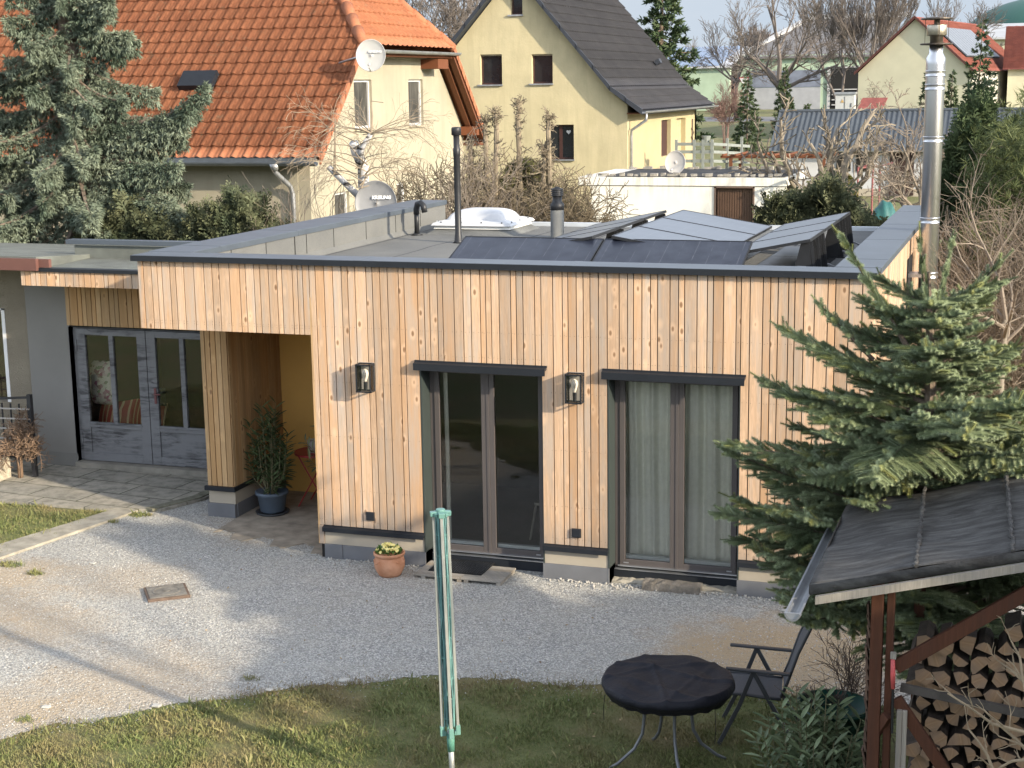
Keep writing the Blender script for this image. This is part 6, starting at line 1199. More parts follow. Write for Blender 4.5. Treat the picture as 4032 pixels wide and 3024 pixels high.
k = 420; xx = rs.uniform(-7.5, -1.6, k); yy = -rs.exponential(.05, k)-.02; ok = ~((xx > -6.35) & (xx < -4.87)); xx, yy = xx[ok], yy[ok]; k = len(xx); X, Y, Z = frames(rs.normal(size=(k, 3)), rs); s_ = rs.uniform(.009, .026, k); V, F = scatter(oc, of, np.stack([xx, yy, s_*.4], 1), X, Y, Z, np.stack([s_*1.2, s_, s_*.8], 1)); tag(np_mesh('edge_pebbles', V, F, mat('white pebbles', (.48, .46, .42), .9, .2, 20, island=.4)), kind='stuff')

# fallen leaves and bits on lawn and yard
rs = np.random.RandomState(77); k = 520; xx = rs.uniform(-11, -1.2, k); yy = rs.uniform(-6.3, 0, k); P = np.stack([xx, yy, np.full(k, .012)+.02*(yy < np.interp(xx, ex_, ey_))], 1); D = rs.normal(0, .35, (k, 3)); D[:, 2] = 1; X, Y, Z = frames(D, rs); lv = np.array([(0, -1, 0), (.45, -.3, .12), (.4, .4, .05), (0, 1, .15), (-.45, .3, .1), (-.4, -.4, .12)]); lf_ = np.array([(0, 1, 2), (0, 2, 3), (0, 3, 4), (0, 4, 5)])
V, F = scatter(lv, lf_, P, X, Y, Z, rs.uniform(.006, .019, k)); tag(np_mesh('fallen_leaves', V, F, leafmat('dry fallen leaves', (.14, .085, .045), (.33, .25, .14), .8, 9, isl=.4)), kind='stuff')
# ================================================================= things in the yard
t = thing('manhole_cover', (-8.62, -1.64, 0), 'rusty diamond-set square manhole cover in the gravel', 'manhole cover'); RUST = mat('rusty cast iron', (.12, .085, .065), .85, .35, 12, .5, 50)
def rotbox(b, c, w, d, z0, z1, ang):
    ca, sa = math.cos(ang), math.sin(ang); q = [(c[0]+x*ca-y*sa, c[1]+x*sa+y*ca) for x, y in ((-w, -d), (w, -d), (w, d), (-w, d))]; b.prism([(x, y, z0) for x, y in q], (0, 0, z1-z0))
ang = R_(38)
b = MB(); rotbox(b, (-8.62, -1.64), .22, .22, 0, .03, ang); b.build('frame', RUST, t); b = MB(); rotbox(b, (-8.62, -1.64), .195, .195, .031, .036, ang); b.lathe([(.15, .036), (.15, .041), (.13, .041), (.13, .037)], (-8.62, -1.64, 0), 24); b.lathe([(.035, .036), (.035, .043), (0, .043)], (-8.62, -1.64, 0), 10); b.build('lid', mat('grey worn iron', (.17, .16, .14), .8, .35, 14, .6, 60), t)
t = thing('terracotta_pot', (-6.58, -.37, 0), 'round terracotta pot with yellow pansies by the wall', 'flower pot'); TC = mat('terracotta', (.52, .215, .10), .85, .2, 7, .3, 40, c2=(.48, .26, .16))
b = MB(); b.lathe([(.0, 0), (.115, .0), (.135, .03), (.168, .10), (.172, .16), (.155, .215), (.15, .225), (.172, .235), (.175, .262), (.16, .268), (.15, .25), (.14, .235), (0, .235)], (-6.58, -.37, 0), 36); b.build('pot', TC, t, True)
b = MB()
for a in (3.6, 5.6): b.tube([(-6.58+.165*math.cos(a+i*.13), -.37+.168*math.sin(a+i*.13), .185-.03*math.sin(i/6*3.14)) for i in range(7)], .010, 6)
b.build('relief', TC, t, True)
rs = np.random.RandomState(31); k = 240; a = rs.uniform(0, 6.28, k); rr = .14*np.sqrt(rs.uniform(0, 1, k)); P = np.stack([-6.58+rr*np.cos(a), -.37+rr*np.sin(a), .24+rs.uniform(0, .05, k)], 1); D = np.stack([np.cos(a)*.7, np.sin(a)*.7, .8+0*a], 1)+rs.normal(0, .4, (k, 3)); X, Y, Z = frames(D, rs); leaf = np.array([(0, 0, 0), (.22, .05, .5), (0, .1, 1), (-.22, .05, .5)]); lf = np.array([(0, 1, 2), (0, 2, 3)]); V, F = scatter(leaf, lf, P, X, Y, Z, rs.uniform(.03, .06, k)); np_mesh('foliage', V, F, leafmat('pansy leaves', (.05, .12, .02), (.10, .18, .04), .5, 9), t)
k = 34; a = rs.uniform(0, 6.28, k); rr = .14*np.sqrt(rs.uniform(0, 1, k)); V_, F_ = [], []
pt = [(0, 0, 0)]+[(.5*math.cos(q)*(1+.15*math.cos(5*q)), .5*math.sin(q)*(1+.15*math.cos(5*q)), .06) for q in np.linspace(0, 6.283, 15)[:-1]]; pf = [(0, i+1, (i+1) % 14+1) for i in range(14)]
P = np.stack([-6.58+rr*np.cos(a), -.37+rr*np.sin(a), .29+rs.uniform(0, .04, k)], 1); D = np.stack([np.cos(a)*.2, -.8+0*a, .8+0*a], 1)+rs.normal(0, .35, (k, 3)); X, Y, Z = frames(D, rs); V, F = scatter(np.array(pt), np.array(pf), P, X, Y, Z, rs.uniform(.03, .044, k)); np_mesh('pansy_flowers', V, F, mat('yellow petals', (.75, .58, .10), .6, .25, 30, c2=(.8, .7, .3)), t)
t = thing('wooden_step', (-5.75, -.16, 0), 'low weathered slatted wooden step before the left French door', 'doorstep')
def sl(x, y): return (x-.12*(y+.4)/.45*-1, y)
b = MB(); y0s = -.40
for i in range(6): y = y0s+i*.084; b.box(-6.28, -5.74, y, y+.078, .03, .052); b.box(-5.735, -5.27, y, y+.078, .03, .052)
b.build('slat', OLDWOOD, t, bevel=.003); b = MB()
for x in (-6.2, -5.78, -5.7, -5.33): b.box(x, x+.05, y0s, y0s+.49, 0, .029)
b.build('batten', OLDWOOD, t)
t = thing('door_mat', (-5.85, -.02, .052), 'black rubber mat with holes lying on the wooden step', 'door mat'); b = MB()
for i in range(22): x = -6.16+i*.0285; b.box(x, x+.009, -.26, .17, .053, .066)
for i in range(16): y = -.26+i*.0285; b.box(-6.16, -5.55, y, y+.009, .0535, .065)
b.build('mat_grid', BLACKP, t); b = MB(); b.box(-6.17, -5.545, -.27, .178, .0525, .0545); b.build('mat_base', DARK, t)
def rough_block(name, lst, m, label, cat, seed):
    r = random.Random(seed); b = MB()
    for (x0, x1, y0, y1, z0, z1) in lst:
        nx = max(2, int((x1-x0)/.05)); o = len(b.v)
        for i in range(nx+1):
            x = x0+(x1-x0)*i/nx
            for (y, z) in ((y0, z0), (y0+.01, z1-.01), (y0+.03, z1), (y1, z1), (y1, z0)): b.v.append((x+r.gauss(0, .004), y+r.gauss(0, .006), z+r.gauss(0, .005)))
        for i in range(nx):
            for k in range(4): a = o+i*5+k; b.f.append((a, a+5, a+6, a+1))
        b.f.append(tuple(o+k for k in range(5))); b.f.append(tuple(o+nx*5+k for k in reversed(range(5))))
    ob = b.build(name, m, None, org=(lst[0][0], lst[0][2], 0)); return tag(ob, label, cat)
rough_block('stone_step', [(-3.80, -3.18, -.10, .06, 0, .085)], mat('dark natural stone', (.15, .135, .115), .95, .35, 10, .8, 40), 'dark rough natural stone lying as a step before the right French door', 'stone step', 3)
rough_block('concrete_footing', [(-4.17, -2.82, .05, .19, 0, .03)], CONC, 'pale crumbly strip of concrete below the right French door', 'footing', 4)
# ---- leafy shrubs built from lance-shaped leaves
def leafy(t, stems, m, leaf=.11, per=22, seed=1, width=.13, stemm=None, top=.35):
    rs = np.random.RandomState(seed); b = MB(); P, D = [], []
    for s in stems:
        s = [Vector(p) for p in s]; b.tube(s, [.009, .006, .003][:len(s)], 5, False)
        for i in range(per):
            q = (i+rs.uniform())/per; q = top+(1-top)*q; j = min(len(s)-2, int(q*(len(s)-1))); p = s[j].lerp(s[j+1], q*(len(s)-1)-j); ax = (s[j+1]-s[j]).normalized(); a = i*2.1+rs.uniform(-.3, .3)
            o = ax.orthogonal().normalized(); o.rotate(Matrix.Rotation(a, 3, ax)); P.append(tuple(p)); D.append(tuple(ax*(.35+.5*q)+o*(1.1-.3*q)+Vector((0, 0, rs.uniform(-.55, .05)))))
    P, D = np.array(P), np.array(D); X, Y, Z = frames(D, rs); up = np.array([0, 0, 1.]); X = np.cross(Z, up); X /= np.linalg.norm(X, axis=1, keepdims=True)+1e-9; Y = np.cross(X, Z)
    w = width; tv = np.array([(0, 0, 0), (w*.8, .03, .28), (w, .04, .55), (w*.55, .0, .82), (0, -.06, 1), (-w*.55, .0, .82), (-w, .04, .55), (-w*.8, .03, .28), (0, -.02, .5)]); tf = np.array([(0, 1, 8), (1, 2, 8), (2, 3, 8), (3, 4, 8), (4, 5, 8), (5, 6, 8), (6, 7, 8), (7, 0, 8)])
    V, F = scatter(tv, tf, P, X, Y, Z, leaf*rs.uniform(.7, 1.2, len(P))); np_mesh('leaves', V, F, m, t); b.build('stems', stemm or mat('green brown stems', (.14, .13, .07), .8, .2), t)
rg = random.Random(8)
t = thing('potted_oleander', (-9.0, 1.52, 0), 'tall potted oleander in the porch standing in a blue-grey tub', 'potted plant')
b = MB(); b.lathe([(.13, .03), (.155, .05), (.185, .25), (.21, .26), (.21, .30), (.19, .30), (.17, .27), (0, .26)], (-9.0, 1.52, 0), 30); b.build('tub', mat('blue grey plastic tub', (.095, .125, .165), .55, .12, 5), t, True); b = MB(); b.lathe([(0, .013), (.2, .013), (.215, .04), (.205, .04), (.19, .022), (0, .022)], (-9.0, 1.52, 0), 28); b.build('saucer', mat('dark saucer', (.05, .055, .06), .6, .1), t, True)
st_ = []
for i in range(26):
    a = rg.uniform(0, 6.28); w = rg.uniform(.05, .36); h = rg.uniform(.6, 1.25) if w > .15 else rg.uniform(1.0, 1.45); st_.append([(-9.0+.05*math.cos(a), 1.5+.05*math.sin(a), .27), (-9.0+w*.8*math.cos(a), 1.5+w*.7*math.sin(a)-.02, h*.6), (-9.0+w*math.cos(a), 1.5+w*.8*math.sin(a)-.03, h)])
leafy(t, st_, OLE, .16, 20, 5, .11, top=.25)
t = thing('potted_oleander', (-8.1, 1.9, 0), 'leggy oleander half hidden behind the porch corner in front of the red table', 'potted plant')
st_ = [[(-8.0, 1.75, .2), (-8.15, 1.5, .5), (-8.35, 1.3, .8)], [(-8.0, 1.8, .2), (-8.15, 1.8, .7), (-8.45, 1.75, 1.15)], [(-8.0, 1.8, .2), (-7.95, 1.7, .7), (-7.92, 1.6, 1.15)], [(-8.0, 1.8, .2), (-7.85, 1.7, .5), (-7.8, 1.5, .75)], [(-8.0, 1.8, .2), (-8.3, 1.7, .6), (-8.55, 1.6, .95)]]; leafy(t, st_, leafmat('pale oleander leaves', (.12, .14, .07), (.18, .19, .10), .5, 4, trans=.15), .14, 16, 6, .11, top=.6)
b = MB(); b.lathe([(.12, 0), (.15, .22), (.0, .21)], (-8.0, 1.8, 0), 20); b.build('tub', BLACKP, t)
t = thing('red_table', (-8.6, 2.05, 0), 'small round red folding table in the shade of the porch', 'table'); REDM = mat('red lacquered metal', (.30, .03, .035), .45, .1); b = MB(); b.lathe([(0, .70), (.29, .70), (.3, .69), (.3, .715), (0, .715)], (-8.6, 2.05, 0), 30); b.build('tabletop', REDM, t)
for sx in (-1, 1):
    for sy in (-1, 1): b = MB(); b.tube([(-8.6+sx*.22, 2.05+sy*.18, 0), (-8.6-sx*.2, 2.05+sy*.18, .7)], .009, 6); b.build('leg', REDM, t)
t = thing('red_folding_chair', (-8.2, 2.25, 0), 'red folding chair standing beside the small red table', 'chair')
b = MB(); b.box(-8.4, -8.02, 2.1, 2.45, .43, .45); b.build('seat', REDM, t); b = MB(); b.bar((-8.02, 2.1, .45), (-7.95, 2.1, .85), .02, .02); b.bar((-8.02, 2.45, .45), (-7.95, 2.45, .85), .02, .02); b.box(-7.97, -7.95, 2.1, 2.45, .7, .8); b.build('backrest', REDM, t)
for y in (2.1, 2.45):
    for s_ in ((-8.42, -8.0), (-8.0, -8.42)): b = MB(); b.tube([(s_[0], y, 0), (s_[1], y, .43)], .009, 6); b.build('leg', REDM, t)
t = thing('watering_can', (-8.62, 1.98, .715), 'pale metal pot standing on the small red table', 'pot'); b = MB(); b.lathe([(.06, 0), (.075, .1), (.085, .16), (.075, .16), (.06, .02), (0, .02)], (-8.62, 1.98, .715), 20); b.build('body', mat('pale striped metal', (.36, .34, .32), .5, .3, 12), t, True); b = MB(); b.tube([(-8.55, 1.96, .84), (-8.49, 1.94, .82), (-8.50, 1.94, .76), (-8.56, 1.96, .75)], .007, 6); b.build('handle', ZINC, t)
# ---- rotary clothes dryer, folded
DX, DY = -3.945, -5.4; t = thing('rotary_dryer', (DX+.04, DY, 0), 'folded rotary clothes dryer with green head, tall in the foreground', 'clothes dryer'); GRN = mat('mint green plastic', (.13, .27, .235), .45, .12, 9); LN = mat('turquoise dryer lines', (.14, .28, .275), .4, .25, 12); ALU = mat('pale aluminium arms', (.40, .42, .40), .42, .1, 8, metal=.5); lean = .022
def dp(a, r, z): return (DX+.04-lean*(z)+r*math.cos(a)+.0, DY+r*math.sin(a), z)
b = MB(); b.tube([dp(0, 0, 0), dp(0, 0, .62)], .021, 14); b.build('ground_post', ALU, t, True); b = MB(); b.tube([dp(0, 0, .46), dp(0, 0, .60)], [.026, .030], 14); b.build('sleeve', mat('dark mint plastic', (.08, .22, .17), .6, .2, 9), t, True)
for i in range(4):
    a = i*1.5708+.5
    b = MB(); b.bar(dp(a, .058, .6), dp(a, .05, 2.26), .022, .02, (math.cos(a), math.sin(a), 0)); b.build('arm', ALU, t, bevel=.002)
    b = MB(); b.bar(dp(a, .058, .585), dp(a, .058, .66), .034, .034, (math.cos(a), math.sin(a), 0)); b.bar(dp(a, .03, .6), dp(a, .05, .6), .03, .03); b.build('arm_foot', GRN, t, bevel=.004)
b = MB(); rg = random.Random(2)
for k in range(34):
    a = k*.37+.2; r0 = .024+.016*((k*7) % 5)/4; zs = [.66+i*.2 for i in range(9)]; b.tube([dp(a+.15*math.sin(i*1.3+k), r0+.006*math.sin(i*2.1+k), z) for i, z in enumerate(zs)], .0042, 5, False)
b.build('clothes_line', LN, t, True)
b = MB()
for z in [.72+i*.155 for i in range(10)]: b.lathe([(.036, -.004), (.042, 0), (.036, .004)], dp(0, 0, z), 10)
build_each(b, 'line_guide', GRN, t)
b = MB(); c = dp(0, 0, 2.22)
for i in range(4): a = i*1.5708+.5; b.bar((c[0]+.02*math.cos(a), c[1]+.02*math.sin(a), 2.275), (c[0]+.075*math.cos(a), c[1]+.075*math.sin(a), 2.27), .045, .035); a += .785; b.bar((c[0], c[1], 2.272), (c[0]+.06*math.cos(a), c[1]+.06*math.sin(a), 2.268), .03, .028)
b.lathe([(.03, 2.255), (.035, 2.29), (.034, 2.305), (0, 2.31)], (c[0], c[1], 0), 14); b.build('head', GRN, t, bevel=.004)
# ---- covered round table
TX, TY = -2.56, -4.2; t = thing('garden_table', (TX, TY, 0), 'round metal garden table standing on the lawn under a black cover', 'table'); LEGM = mat('grey powder coat', (.17, .18, .19), .45, .1, metal=.4)
for i in range(4):
    a = i*1.5708+R_(-62); c_, s_ = math.cos(a), math.sin(a); b = MB(); b.tube([(TX+c_*r_, TY+s_*r_, z) for r_, z in ((.47, .012), (.40, .05), (.27, .16), (.205, .28), (.19, .42), (.2, .60), (.22, .69))], .013, 8); b.build('leg', LEGM, t, True)
b = MB(); b.tube([(TX+.195*math.cos(a), TY+.195*math.sin(a), .50) for a in np.linspace(0, 6.283, 25)], .009, 6, False); b.build('ring_brace', LEGM, t, True); b = MB(); b.lathe([(0, .67), (.46, .67), (.47, .68), (.47, .69), (0, .695)], (TX, TY, 0), 40); b.build('tabletop', LEGM, t)
def cover(u, v):
    a = u*6.2832; q = v
    if q < .7:
        r_ = q/.7*.505; z = .728+.010*math.sin(a*3+r_*9)*r_*1.3+.010*math.sin(5*a-r_*14)*r_+.006*math.sin(r_*30+a*2)*(r_/.5)+.008*math.sin((r_*math.cos(a))*16)*1.0
    else:
        s = (q-.7)/.3; r_ = .505+.018*math.sin(min(1, s*1.4)*3.14)-.045*s*s+.006*math.sin(a*17)*s; z = .722-.125*s+.005*math.sin(a*23+1)*s-.01*math.sin(a*2+1.2)*s
    X_, Y_ = r_*math.cos(a), r_*math.sin(a)
    if q < .8:
        for (nx, ny, c, hh_, sg) in ((.2, .98, .12, .016, .03), (.9, .43, -.1, .012, .022), (-.6, .8, .2, .012, .02), (.97, -.2, .22, .010, .02), (.3, .95, -.22, .012, .028)): z += hh_*math.exp(-((X_*nx+Y_*ny-c+.03*math.sin(9*X_))/sg)**2)
    return (TX+X_, TY+Y_, z)
b = MB(); b.grid(cover, 120, 46); CV = NT('black crinkled cover'); CV.col((.011, .012, .018)); CV.rough(.6); cr_ = CV.noise(6, det=5, rough=.6, dist=1.2); fold = CV.vor(5, feat='DISTANCE_TO_EDGE'); CV.bump(CV.math('ADD', cr_, CV.math('MULTIPLY', fold, .5)), .5, .03); CV.b.inputs['Specular IOR Level'].default_value = .25
o = b.build('table_cover', CV.m, None, True, org=(TX, TY, .6)); tag(o, 'black crinkled round cover drawn over the garden table', 'table cover')
b = MB(); b.tube([(TX-.45, TY-.22, .62), (TX-.46, TY-.23, .5), (TX-.455, TY-.235, .42)], .003, 5); b.tube([(TX+.42, TY-.25, .62), (TX+.43, TY-.26, .45), (TX+.42, TY-.255, .34)], .003, 5); b.build('draw_cord', DARK, o, org=(TX, TY, .6)); 
# ---- high-back folding chair
t = thing('garden_chair', (-2.05, -3.38, 0), 'grey high-backed folding garden chair beside the covered table', 'chair'); CF = mat('dark grey chair frame', (.05, .053, .058), .45, .1); TXT = mat('grey textile mesh', (.085, .09, .10), .7, .1, 60, .1, 400)
def cp(f, s, z):   # f forwards (towards the table), s sideways, world position
    th = R_(187); return (-2.0+f*math.cos(th)-s*math.sin(th), -3.40+f*math.sin(th)+s*math.cos(th), z)
b = MB(); seat = [(.26, .41), (.24, .425), (.1, .43), (-.1, .41), (-.2, .405)]; back = [(-.2, .42), (-.25, .55), (-.33, .8), (-.44, 1.05), (-.49, 1.16), (-.54, 1.24)]
b.grid(lambda u, v: cp(*(lambda q, k: (seat[k][0]+(seat[k+1][0]-seat[k][0])*(q-k), (u-.5)*.46, seat[k][1]+(seat[k+1][1]-seat[k][1])*(q-k)-.012*(1-(2*u-1)**2)))(v*3.999, int(v*3.999))), 8, 16); o = b.build('seat', TXT, t, True); o.modifiers.new('t', 'SOLIDIFY').thickness = .004
b = MB(); b.grid(lambda u, v: cp(*(lambda q, k: (back[k][0]+(back[k+1][0]-back[k][0])*(q-k)-.012*(1-(2*u-1)**2), (u-.5)*.44, back[k][1]+(back[k+1][1]-back[k][1])*(q-k)))(v*4.999, int(v*4.999))), 8, 20); o = b.build('backrest', TXT, t, True); o.modifiers.new('t', 'SOLIDIFY').thickness = .004
b = MB()
for s in (-.235, .235): b.tube([cp(f, s, z) for f, z in seat], .013, 8); b.tube([cp(f, s*.96, z) for f, z in back], .013, 8)
b.tube([cp(.26, s, .41) for s in (-.235, 0, .235)], .013, 8); b.tube([cp(-.54, s, 1.24) for s in (-.225, 0, .225)], .013, 8); b.build('frame', CF, t, True)
for s in (-.27, .27):
    for pts in ([(.02, .64), (.13, .34), (.29, 0)], [(.02, .64), (-.12, .38), (-.34, 0)]):
        b = MB()
        for (f0, z0), (f1, z1) in zip(pts, pts[1:]): b.bar(cp(f0, s, z0), cp(f1, s, z1), .022, .034)
        b.build('leg', CF, t, bevel=.004)
    b = MB(); b.bar(cp(.24, s, .655), cp(-.27, s, .635), .045, .022); b.build('armrest', CF, t, bevel=.008)
# ---- wood store at the right
WSD = thing('wood_store', (-.85, -5.8, 0), 'red-brown timber wood store with a felt roof at the bottom right', 'wood store'); SF = NT('weathered tarry felt'); n1 = SF.noise(1, SF.mapped((3, 14, 8)), 6, .7, .6); SF.col(SF.mix(SF.ramp(n1, [(.42, 0), (.68, 1)]), (.030, .028, .026), (.10, .098, .092))); SF.rough(.8); SF.bump(SF.noise(50, det=5), .5, .01); SF = SF.m
sx0, sx1 = -1.25, 1.4; 
def rz_(x): return 2.165+(x-sx0)*.262
def roofg(u, v): x = sx0+(sx1-sx0)*u; y = -5.95+1.95*v; return (x, y, rz_(x)+.008*math.sin(x*9+y*2)+.006*math.sin(y*13)+.01*math.sin(y*4+x))
b = MB(); b.grid(roofg, 60, 30); b.quad((sx0, -5.955, rz_(sx0)), (sx1, -5.955, rz_(sx1)), (sx1, -5.955, rz_(sx1)-.065), (sx0, -5.955, rz_(sx0)-.065)); b.quad((sx0-.005, -5.955, rz_(sx0)), (sx0-.005, -4.0, rz_(sx0)), (sx0-.005, -4.0, rz_(sx0)-.06), (sx0-.005, -5.955, rz_(sx0)-.06)); o = b.build('roof_felt', SF, WSD, True); o.modifiers.new('t', 'SOLIDIFY').thickness = .004
b = MB(); rg = random.Random(6)
for xx in (-.61, -.05): b.tube([(xx-.04*(y_+5.3)+rg.gauss(0, .004), -5.95+i*.0395, rz_(xx)+.008+rg.uniform(0, .008)) for i, y_ in enumerate([-5.3+.043*k for k in range(50)])], [.010+.007*rg.random() for _ in range(50)], 6)
b.build('felt_seam', SF, WSD)
b = MB(); b.prism([(sx0+.04, -5.99, rz_(sx0)-.115), (sx1, -5.99, rz_(sx1)-.12), (sx1, -5.99, rz_(sx1)-.066), (sx0+.04, -5.99, rz_(sx0)-.062)], (0, .03, 0)); b.build('barge_board', OLDWOOD, WSD)
b = MB(); b.prism([(sx0+.02, -5.93, rz_(sx0)-.06), (sx1, -5.93, rz_(sx1)-.06), (sx1, -5.93, rz_(sx1)-.04), (sx0+.02, -5.93, rz_(sx0)-.04)], (0, 1.9, 0)); b.build('roof_board', OLDWOOD, WSD)
for (x, w, y) in ((-.845, .075, -5.78), (-.765, .045, -5.75), (-.69, .075, -4.15), (1.2, .09, -5.78), (1.2, .09, -4.15)): b = MB(); b.box(x-w/2, x+w/2, y-.045, y+.045, 0, rz_(x)-.09); b.build('post', REDWOOD, WSD, bevel=.004)
b = MB(); b.bar((-.72, -5.82, 1.63), (.4, -5.82, 2.46), .045, .085, (0, 0, 1)); b.build('brace', REDWOOD, WSD, bevel=.004); b = MB(); b.bar((-.71, -5.82, 1.42), (-.22, -5.82, .72), .045, .075, (0, 0, 1)); b.bar((-.86, -5.75, 1.1), (-.76, -5.82, 1.3), .05, .06); b.build('brace', REDWOOD, WSD, bevel=.004)
b = MB(); rg = random.Random(9)
for i in range(28): z = .05+i*.07; b.bar((-.89+rg.gauss(0, .004), -5.77, z), (-.905+rg.gauss(0, .006), -5.77, z+.082), .08, .013, (1, 0, 0))
b.build('shingle_edge', mat('brown shingles', (.14, .09, .065), .9, .3, 12, island=.4), WSD)
b = MB(); b.bar((-.70, -5.62, 1.42), (.9, -5.58, 1.22), .04, .05); b.build('rail', mat('dark grey rail', (.10, .09, .08), .9, .3, 9), WSD); b = MB(); b.box(-.65, 1.15, -4.18, -4.14, 0, 1.2); b.build('back_board', DARK, WSD)
b = MB(); gutter(b, (-1.32, -6.2, 2.05), (-1.32, -3.9, 2.03), .05); b.build('gutter', mat('zinc shed gutter', (.30, .31, .32), .45, .15, 5, metal=.4), WSD)
b = MB(); b.lathe([(.0, 0), (.049, .0), (.053, .012), (.0, .012)], (-1.32, -6.19, 2.05), 20, (0, 1, 0)); b.v = [(x, y, min(z, 2.052)) for x, y, z in b.v]; b.build('gutter_end', mat('pale gutter end', (.30, .31, .32), .5, .1), WSD)
b = MB(); b.box(-.70, -.665, -5.87, -5.835, .0, 1.36); b.box(-.665, -.635, -5.865, -5.84, .0, 1.36); tag(b.build('fence_stake', OLDWOOD, None, org=(-.68, -5.85, 0), bevel=.006), 'grey weathered timber stake standing before the wood store', 'stake')
t = thing('axe', (-.72, -5.86, 1.2), 'red-handled tool hanging on the wood store post', 'tool'); b = MB(); b.tube([(-.735, -5.86, 1.70), (-.732, -5.86, 1.60), (-.728, -5.86, 1.5)], [.013, .016, .013], 10); b.build('handle_grip', mat('red rubber grip', (.55, .10, .10), .5, .2, 20), t, True); b = MB(); b.tube([(-.728, -5.86, 1.5), (-.725, -5.86, 1.2)], .008, 8); b.build('shaft', BLACKP, t); b = MB(); b.box(-.75, -.715, -5.875, -5.845, 1.70, 1.74); b.build('head', OLDWOOD, t)
# split logs, every one by itself
rg = random.Random(77); protos = []
def split_log(i):
    r = random.Random(200+i); w = r.uniform(.055, .085); kind = i % 4; pts = []
    if kind == 0: ang = [(-.1, 0), (0, .0)]; pts = [(0, -w*.9), (w*1.0, w*.35), (w*.55, w*.75), (0, w*.9), (-w*.55, w*.72), (-w*1.0, w*.3)]
    elif kind == 1: pts = [(-w, -w*.55), (w*.9, -w*.7), (w*.95, w*.2), (w*.2, w*.85), (-w*.6, w*.6)]
    elif kind == 2: pts = [(-w*1.05, -w*.6), (w*1.05, -w*.55), (w*.8, 0), (w*.35, w*.5), (-w*.3, w*.55), (-w*.8, 0)]
    else: pts = [(-w*.9, -w*.2), (-w*.2, -w*.9), (w*.85, -w*.4), (w*.9, w*.5), (w*.1, w*.9), (-w*.7, w*.6)]
    pts = [(x*r.uniform(.85, 1.1), z*r.uniform(.85, 1.1)) for x, z in pts]; return pts
def make_log(i, loc, rot):
    pts = split_log(i); t = thing('firewood_log', loc, '', 'log', 'split logs stacked in the wood store'); ca, sa = math.cos(rot), math.sin(rot); q = [(loc[0]+x*ca-z*sa, loc[2]+x*sa+z*ca) for x, z in pts]
    b = MB(); b.prism([(x, loc[1]+.004, z) for x, z in q], (0, .30, 0)); b.build('bark_side', BARKLOG, t); b = MB(); b.prism([(x*.985+loc[0]*.015, loc[1], z*.985+loc[2]*.015) for x, z in q], (0, .006, 0)); b.build('cut_end', LOG, t); return t
row = 0; z = .07; logs = []
while z < 1.86:
    x = -.62+.05*(row % 2); lim = .5
    while x < lim:
        if z < 1.62+.28*(x+.6)+.05*math.sin(x*9):
            yy = -5.42+rg.uniform(-.05, .05); zz = z+rg.uniform(-.012, .012)
            if abs(zz-(1.04-(x+.76)*.217)) > .075 or True: logs.append((x, yy, zz, rg.uniform(0, 6.28), rg.randrange(8)))
        x += rg.uniform(.105, .135)
    z += .106; row += 1
prot = {}
rows = sorted({round(l[2]/.106) for l in logs})
for n_, (x, y, zz, rot, kd) in enumerate(logs):
    lab = 'brown split log stacked in the wood store among many like it'
    if kd not in prot: prot[kd] = make_log(kd, (x, y, zz), 0); prot[kd]['label'] = lab; prot[kd].rotation_euler = (0, rot, 0)
    else:
        c = copy_tree(prot[kd], None, (x, y, zz), None, lab); c.rotation_euler = (0, rot, 0)
t = thing('branch', (.3, -5.9, 0), 'bare pale twigs reaching in from the bottom right corner', 'twigs'); b = MB(); rg = random.Random(15); BTW = mat('pale tan branch', (.34, .27, .18), .9, .25, 12)
for p, d, L in (((.2, -6, 1.35), (-1, 0, .1), .65), ((.2, -6, 1.15), (-.6, 0, .25), .5), ((.1, -6, 1.5), (-.3, 0, .9), .45), ((.2, -6, 1.62), (-1, 0, .05), .4), ((-.05, -6, 1.0), (-.5, 0, .8), .4), ((.15, -6, 1.2), (-1, 0, -.2), .3)): grow(b, p, d, L, .014, 2, rg, (2, 3), .5, .16, .04, 0, .75, .4, (.2, 1), 6, .0024)
b.tube([(.5, -5.9, 0), (.3, -5.95, .8), (.2, -6, 1.4)], [.03, .024, .018], 8); b.build('twigs', BTW, t)
# green tub and the leafy shrub beside it
t = thing('green_tub', (-1.28, -4.25, 0), 'dark green plastic water butt behind the leafy shrub', 'tub'); b = MB(); b.lathe([(.2, 0), (.25, .5), (.27, .66), (.285, .665), (.285, .69), (.26, .69), (.24, .6), (0, .58)], (-1.28, -4.25, 0), 36); b.build('tub', mat('dark green plastic', (.01, .055, .04), .4, .1), t, True)
t = thing('leafy_shrub', (-1.38, -4.85, 0), 'evergreen shrub with long pale green leaves beside the wood store', 'shrub'); st_ = []; rg = random.Random(44)
for i in range(62):
    a = rg.uniform(0, 6.28); w = rg.uniform(.04, .44); h = rg.uniform(.5, 1.02)*(1-.35*(w/.44)**2)+.05; cxs = -1.32; st_.append([(cxs+.04*math.cos(a), -4.85+.04*math.sin(a), 0), (cxs+w*.8*math.cos(a), -4.85+w*.6*math.sin(a), h*.6), (cxs+w*math.cos(a), -4.85+w*.8*math.sin(a), h)])
leafy(t, st_, leafmat('glossy shrub leaves', (.12, .165, .085), (.21, .26, .14), .4, 5, trans=.1), .135, 17, 15, .13, top=.3)
bare('twig_shrub', (-1.2, -3.9, 0), 1.1, 'thin dark leafless shrub between the chair and the wood store', 150, mat('dark thin twigs', (.10, .07, .055), .9, .2), .008, 2, (5, 5), .6, .15, .06, .05, .7, 1.2, 'shrub', None, 5, minr=.002)
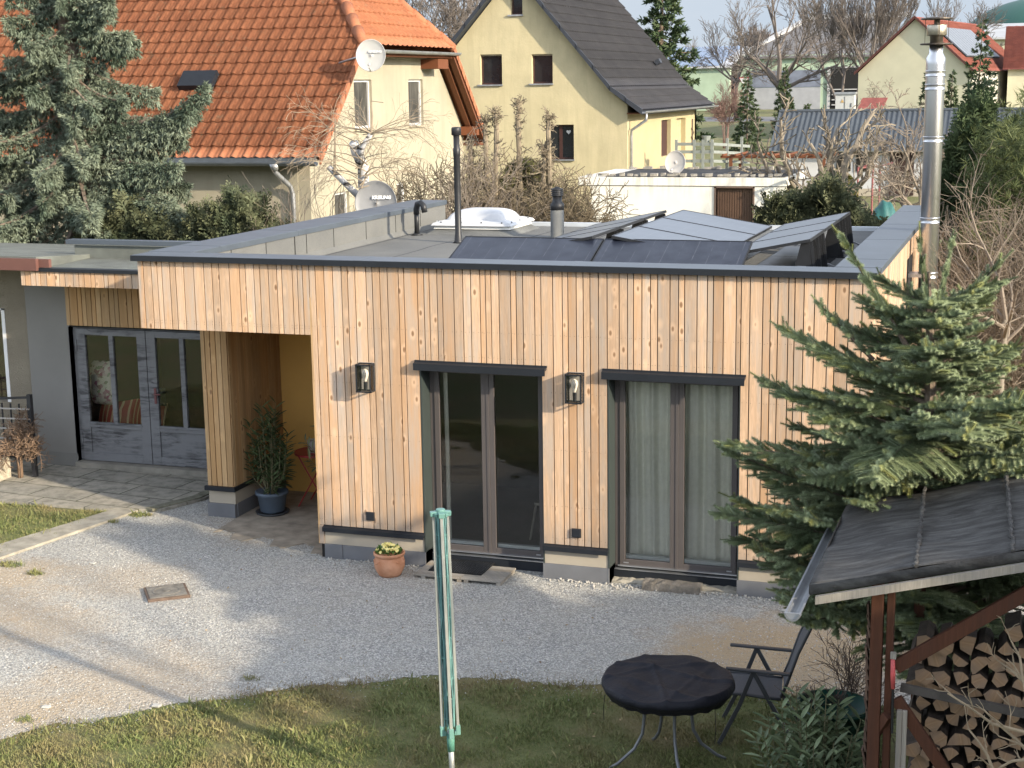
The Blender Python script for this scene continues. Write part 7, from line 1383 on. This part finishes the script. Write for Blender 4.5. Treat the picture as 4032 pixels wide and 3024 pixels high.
# ---- planter fence at the left
t = thing('iron_fence', (-13.3, 2.25, 0), 'black iron railing overgrown with dry brown climber at the left edge', 'fence'); IR = mat('black iron', (.03, .03, .032), .6, .3, 10); b = MB()
b.bar((-15, 2.2, 1.0), (-13.02, 2.2, 1.16), .03, .03); b.bar((-15, 2.2, .3), (-13.02, 2.2, .3), .025, .025); b.build('rail', IR, t)
b = MB(); b.box(-13.06, -13.0, 2.17, 2.23, 0, 1.2); b.build('post', IR, t); b = MB()
for i in range(14): b.box(-14.9+i*.14, -14.885+i*.14, 2.19, 2.21, .3, 1.06)
b.build('bars', IR, t); b = MB()
for i in range(5): b.bar((-15, 2.16, .4+i*.14), (-13.02, 2.16, .44+i*.14), .012, .02)
b.build('slats', mat('pale slat', (.35, .33, .3), .8, .2), t)
bare('dry_climber', (-13.2, 2.1, 0), .95, 'dry brown climber tangled in the iron railing at the left edge', 160, mat('dry brown climber', (.20, .135, .09), .95, .3, 9), .012, 2, (8, 8), .6, .3, .05, .1, .9, 1.3, 'plant', None, 5, minr=.004)
rough_block('field_stone', [(-13.9, -13.35, 1.8, 2.1, 0, .33)], mat('speckled pale stone', (.42, .38, .30), .95, .3, 14, .8, 60), 'big pale speckled stone at the foot of the iron railing', 'stone', 8)
b = MB(); 
for (x, y, s, c) in ((-7.25, -.55, .03, 0), (-7.08, -4.35, .045, 1), (-5.75, -3.35, .05, 1), (-8.0, -4.65, .04, 1), (-2.25, -.35, .035, 2), (-2.5, -.3, .03, 2), (-6.3, -3.75, .035, 1), (-10.0, -.95, .035, 2)):
    k_ = random.Random(int(x*100)); bb = MB(); v = [(x+sx*s*k_.uniform(.7, 1.1), y+sy*s*.7*k_.uniform(.7, 1.1), .002+sz_*s*.5*k_.uniform(.7, 1.1)) for sz_ in (0, 1) for sy in (-1, 1) for sx in (-1, 1)]; bb.add(v, [(0, 2, 3, 1), (4, 5, 7, 6), (0, 1, 5, 4), (2, 6, 7, 3), (0, 4, 6, 2), (1, 3, 7, 5)]); tag(bb.build('pale_stone', mat('pale quartz stone', (.46, .45, .41), .8, .1), None, org=(x, y, 0), bevel=.006), ('pale stone on the gravel near the house wall', 'pale stone at the edge between gravel and lawn', 'pale stone lying in the gravel')[c], 'stone', ('stones near the house wall', 'stones at the lawn edge', 'stones in the gravel')[c])
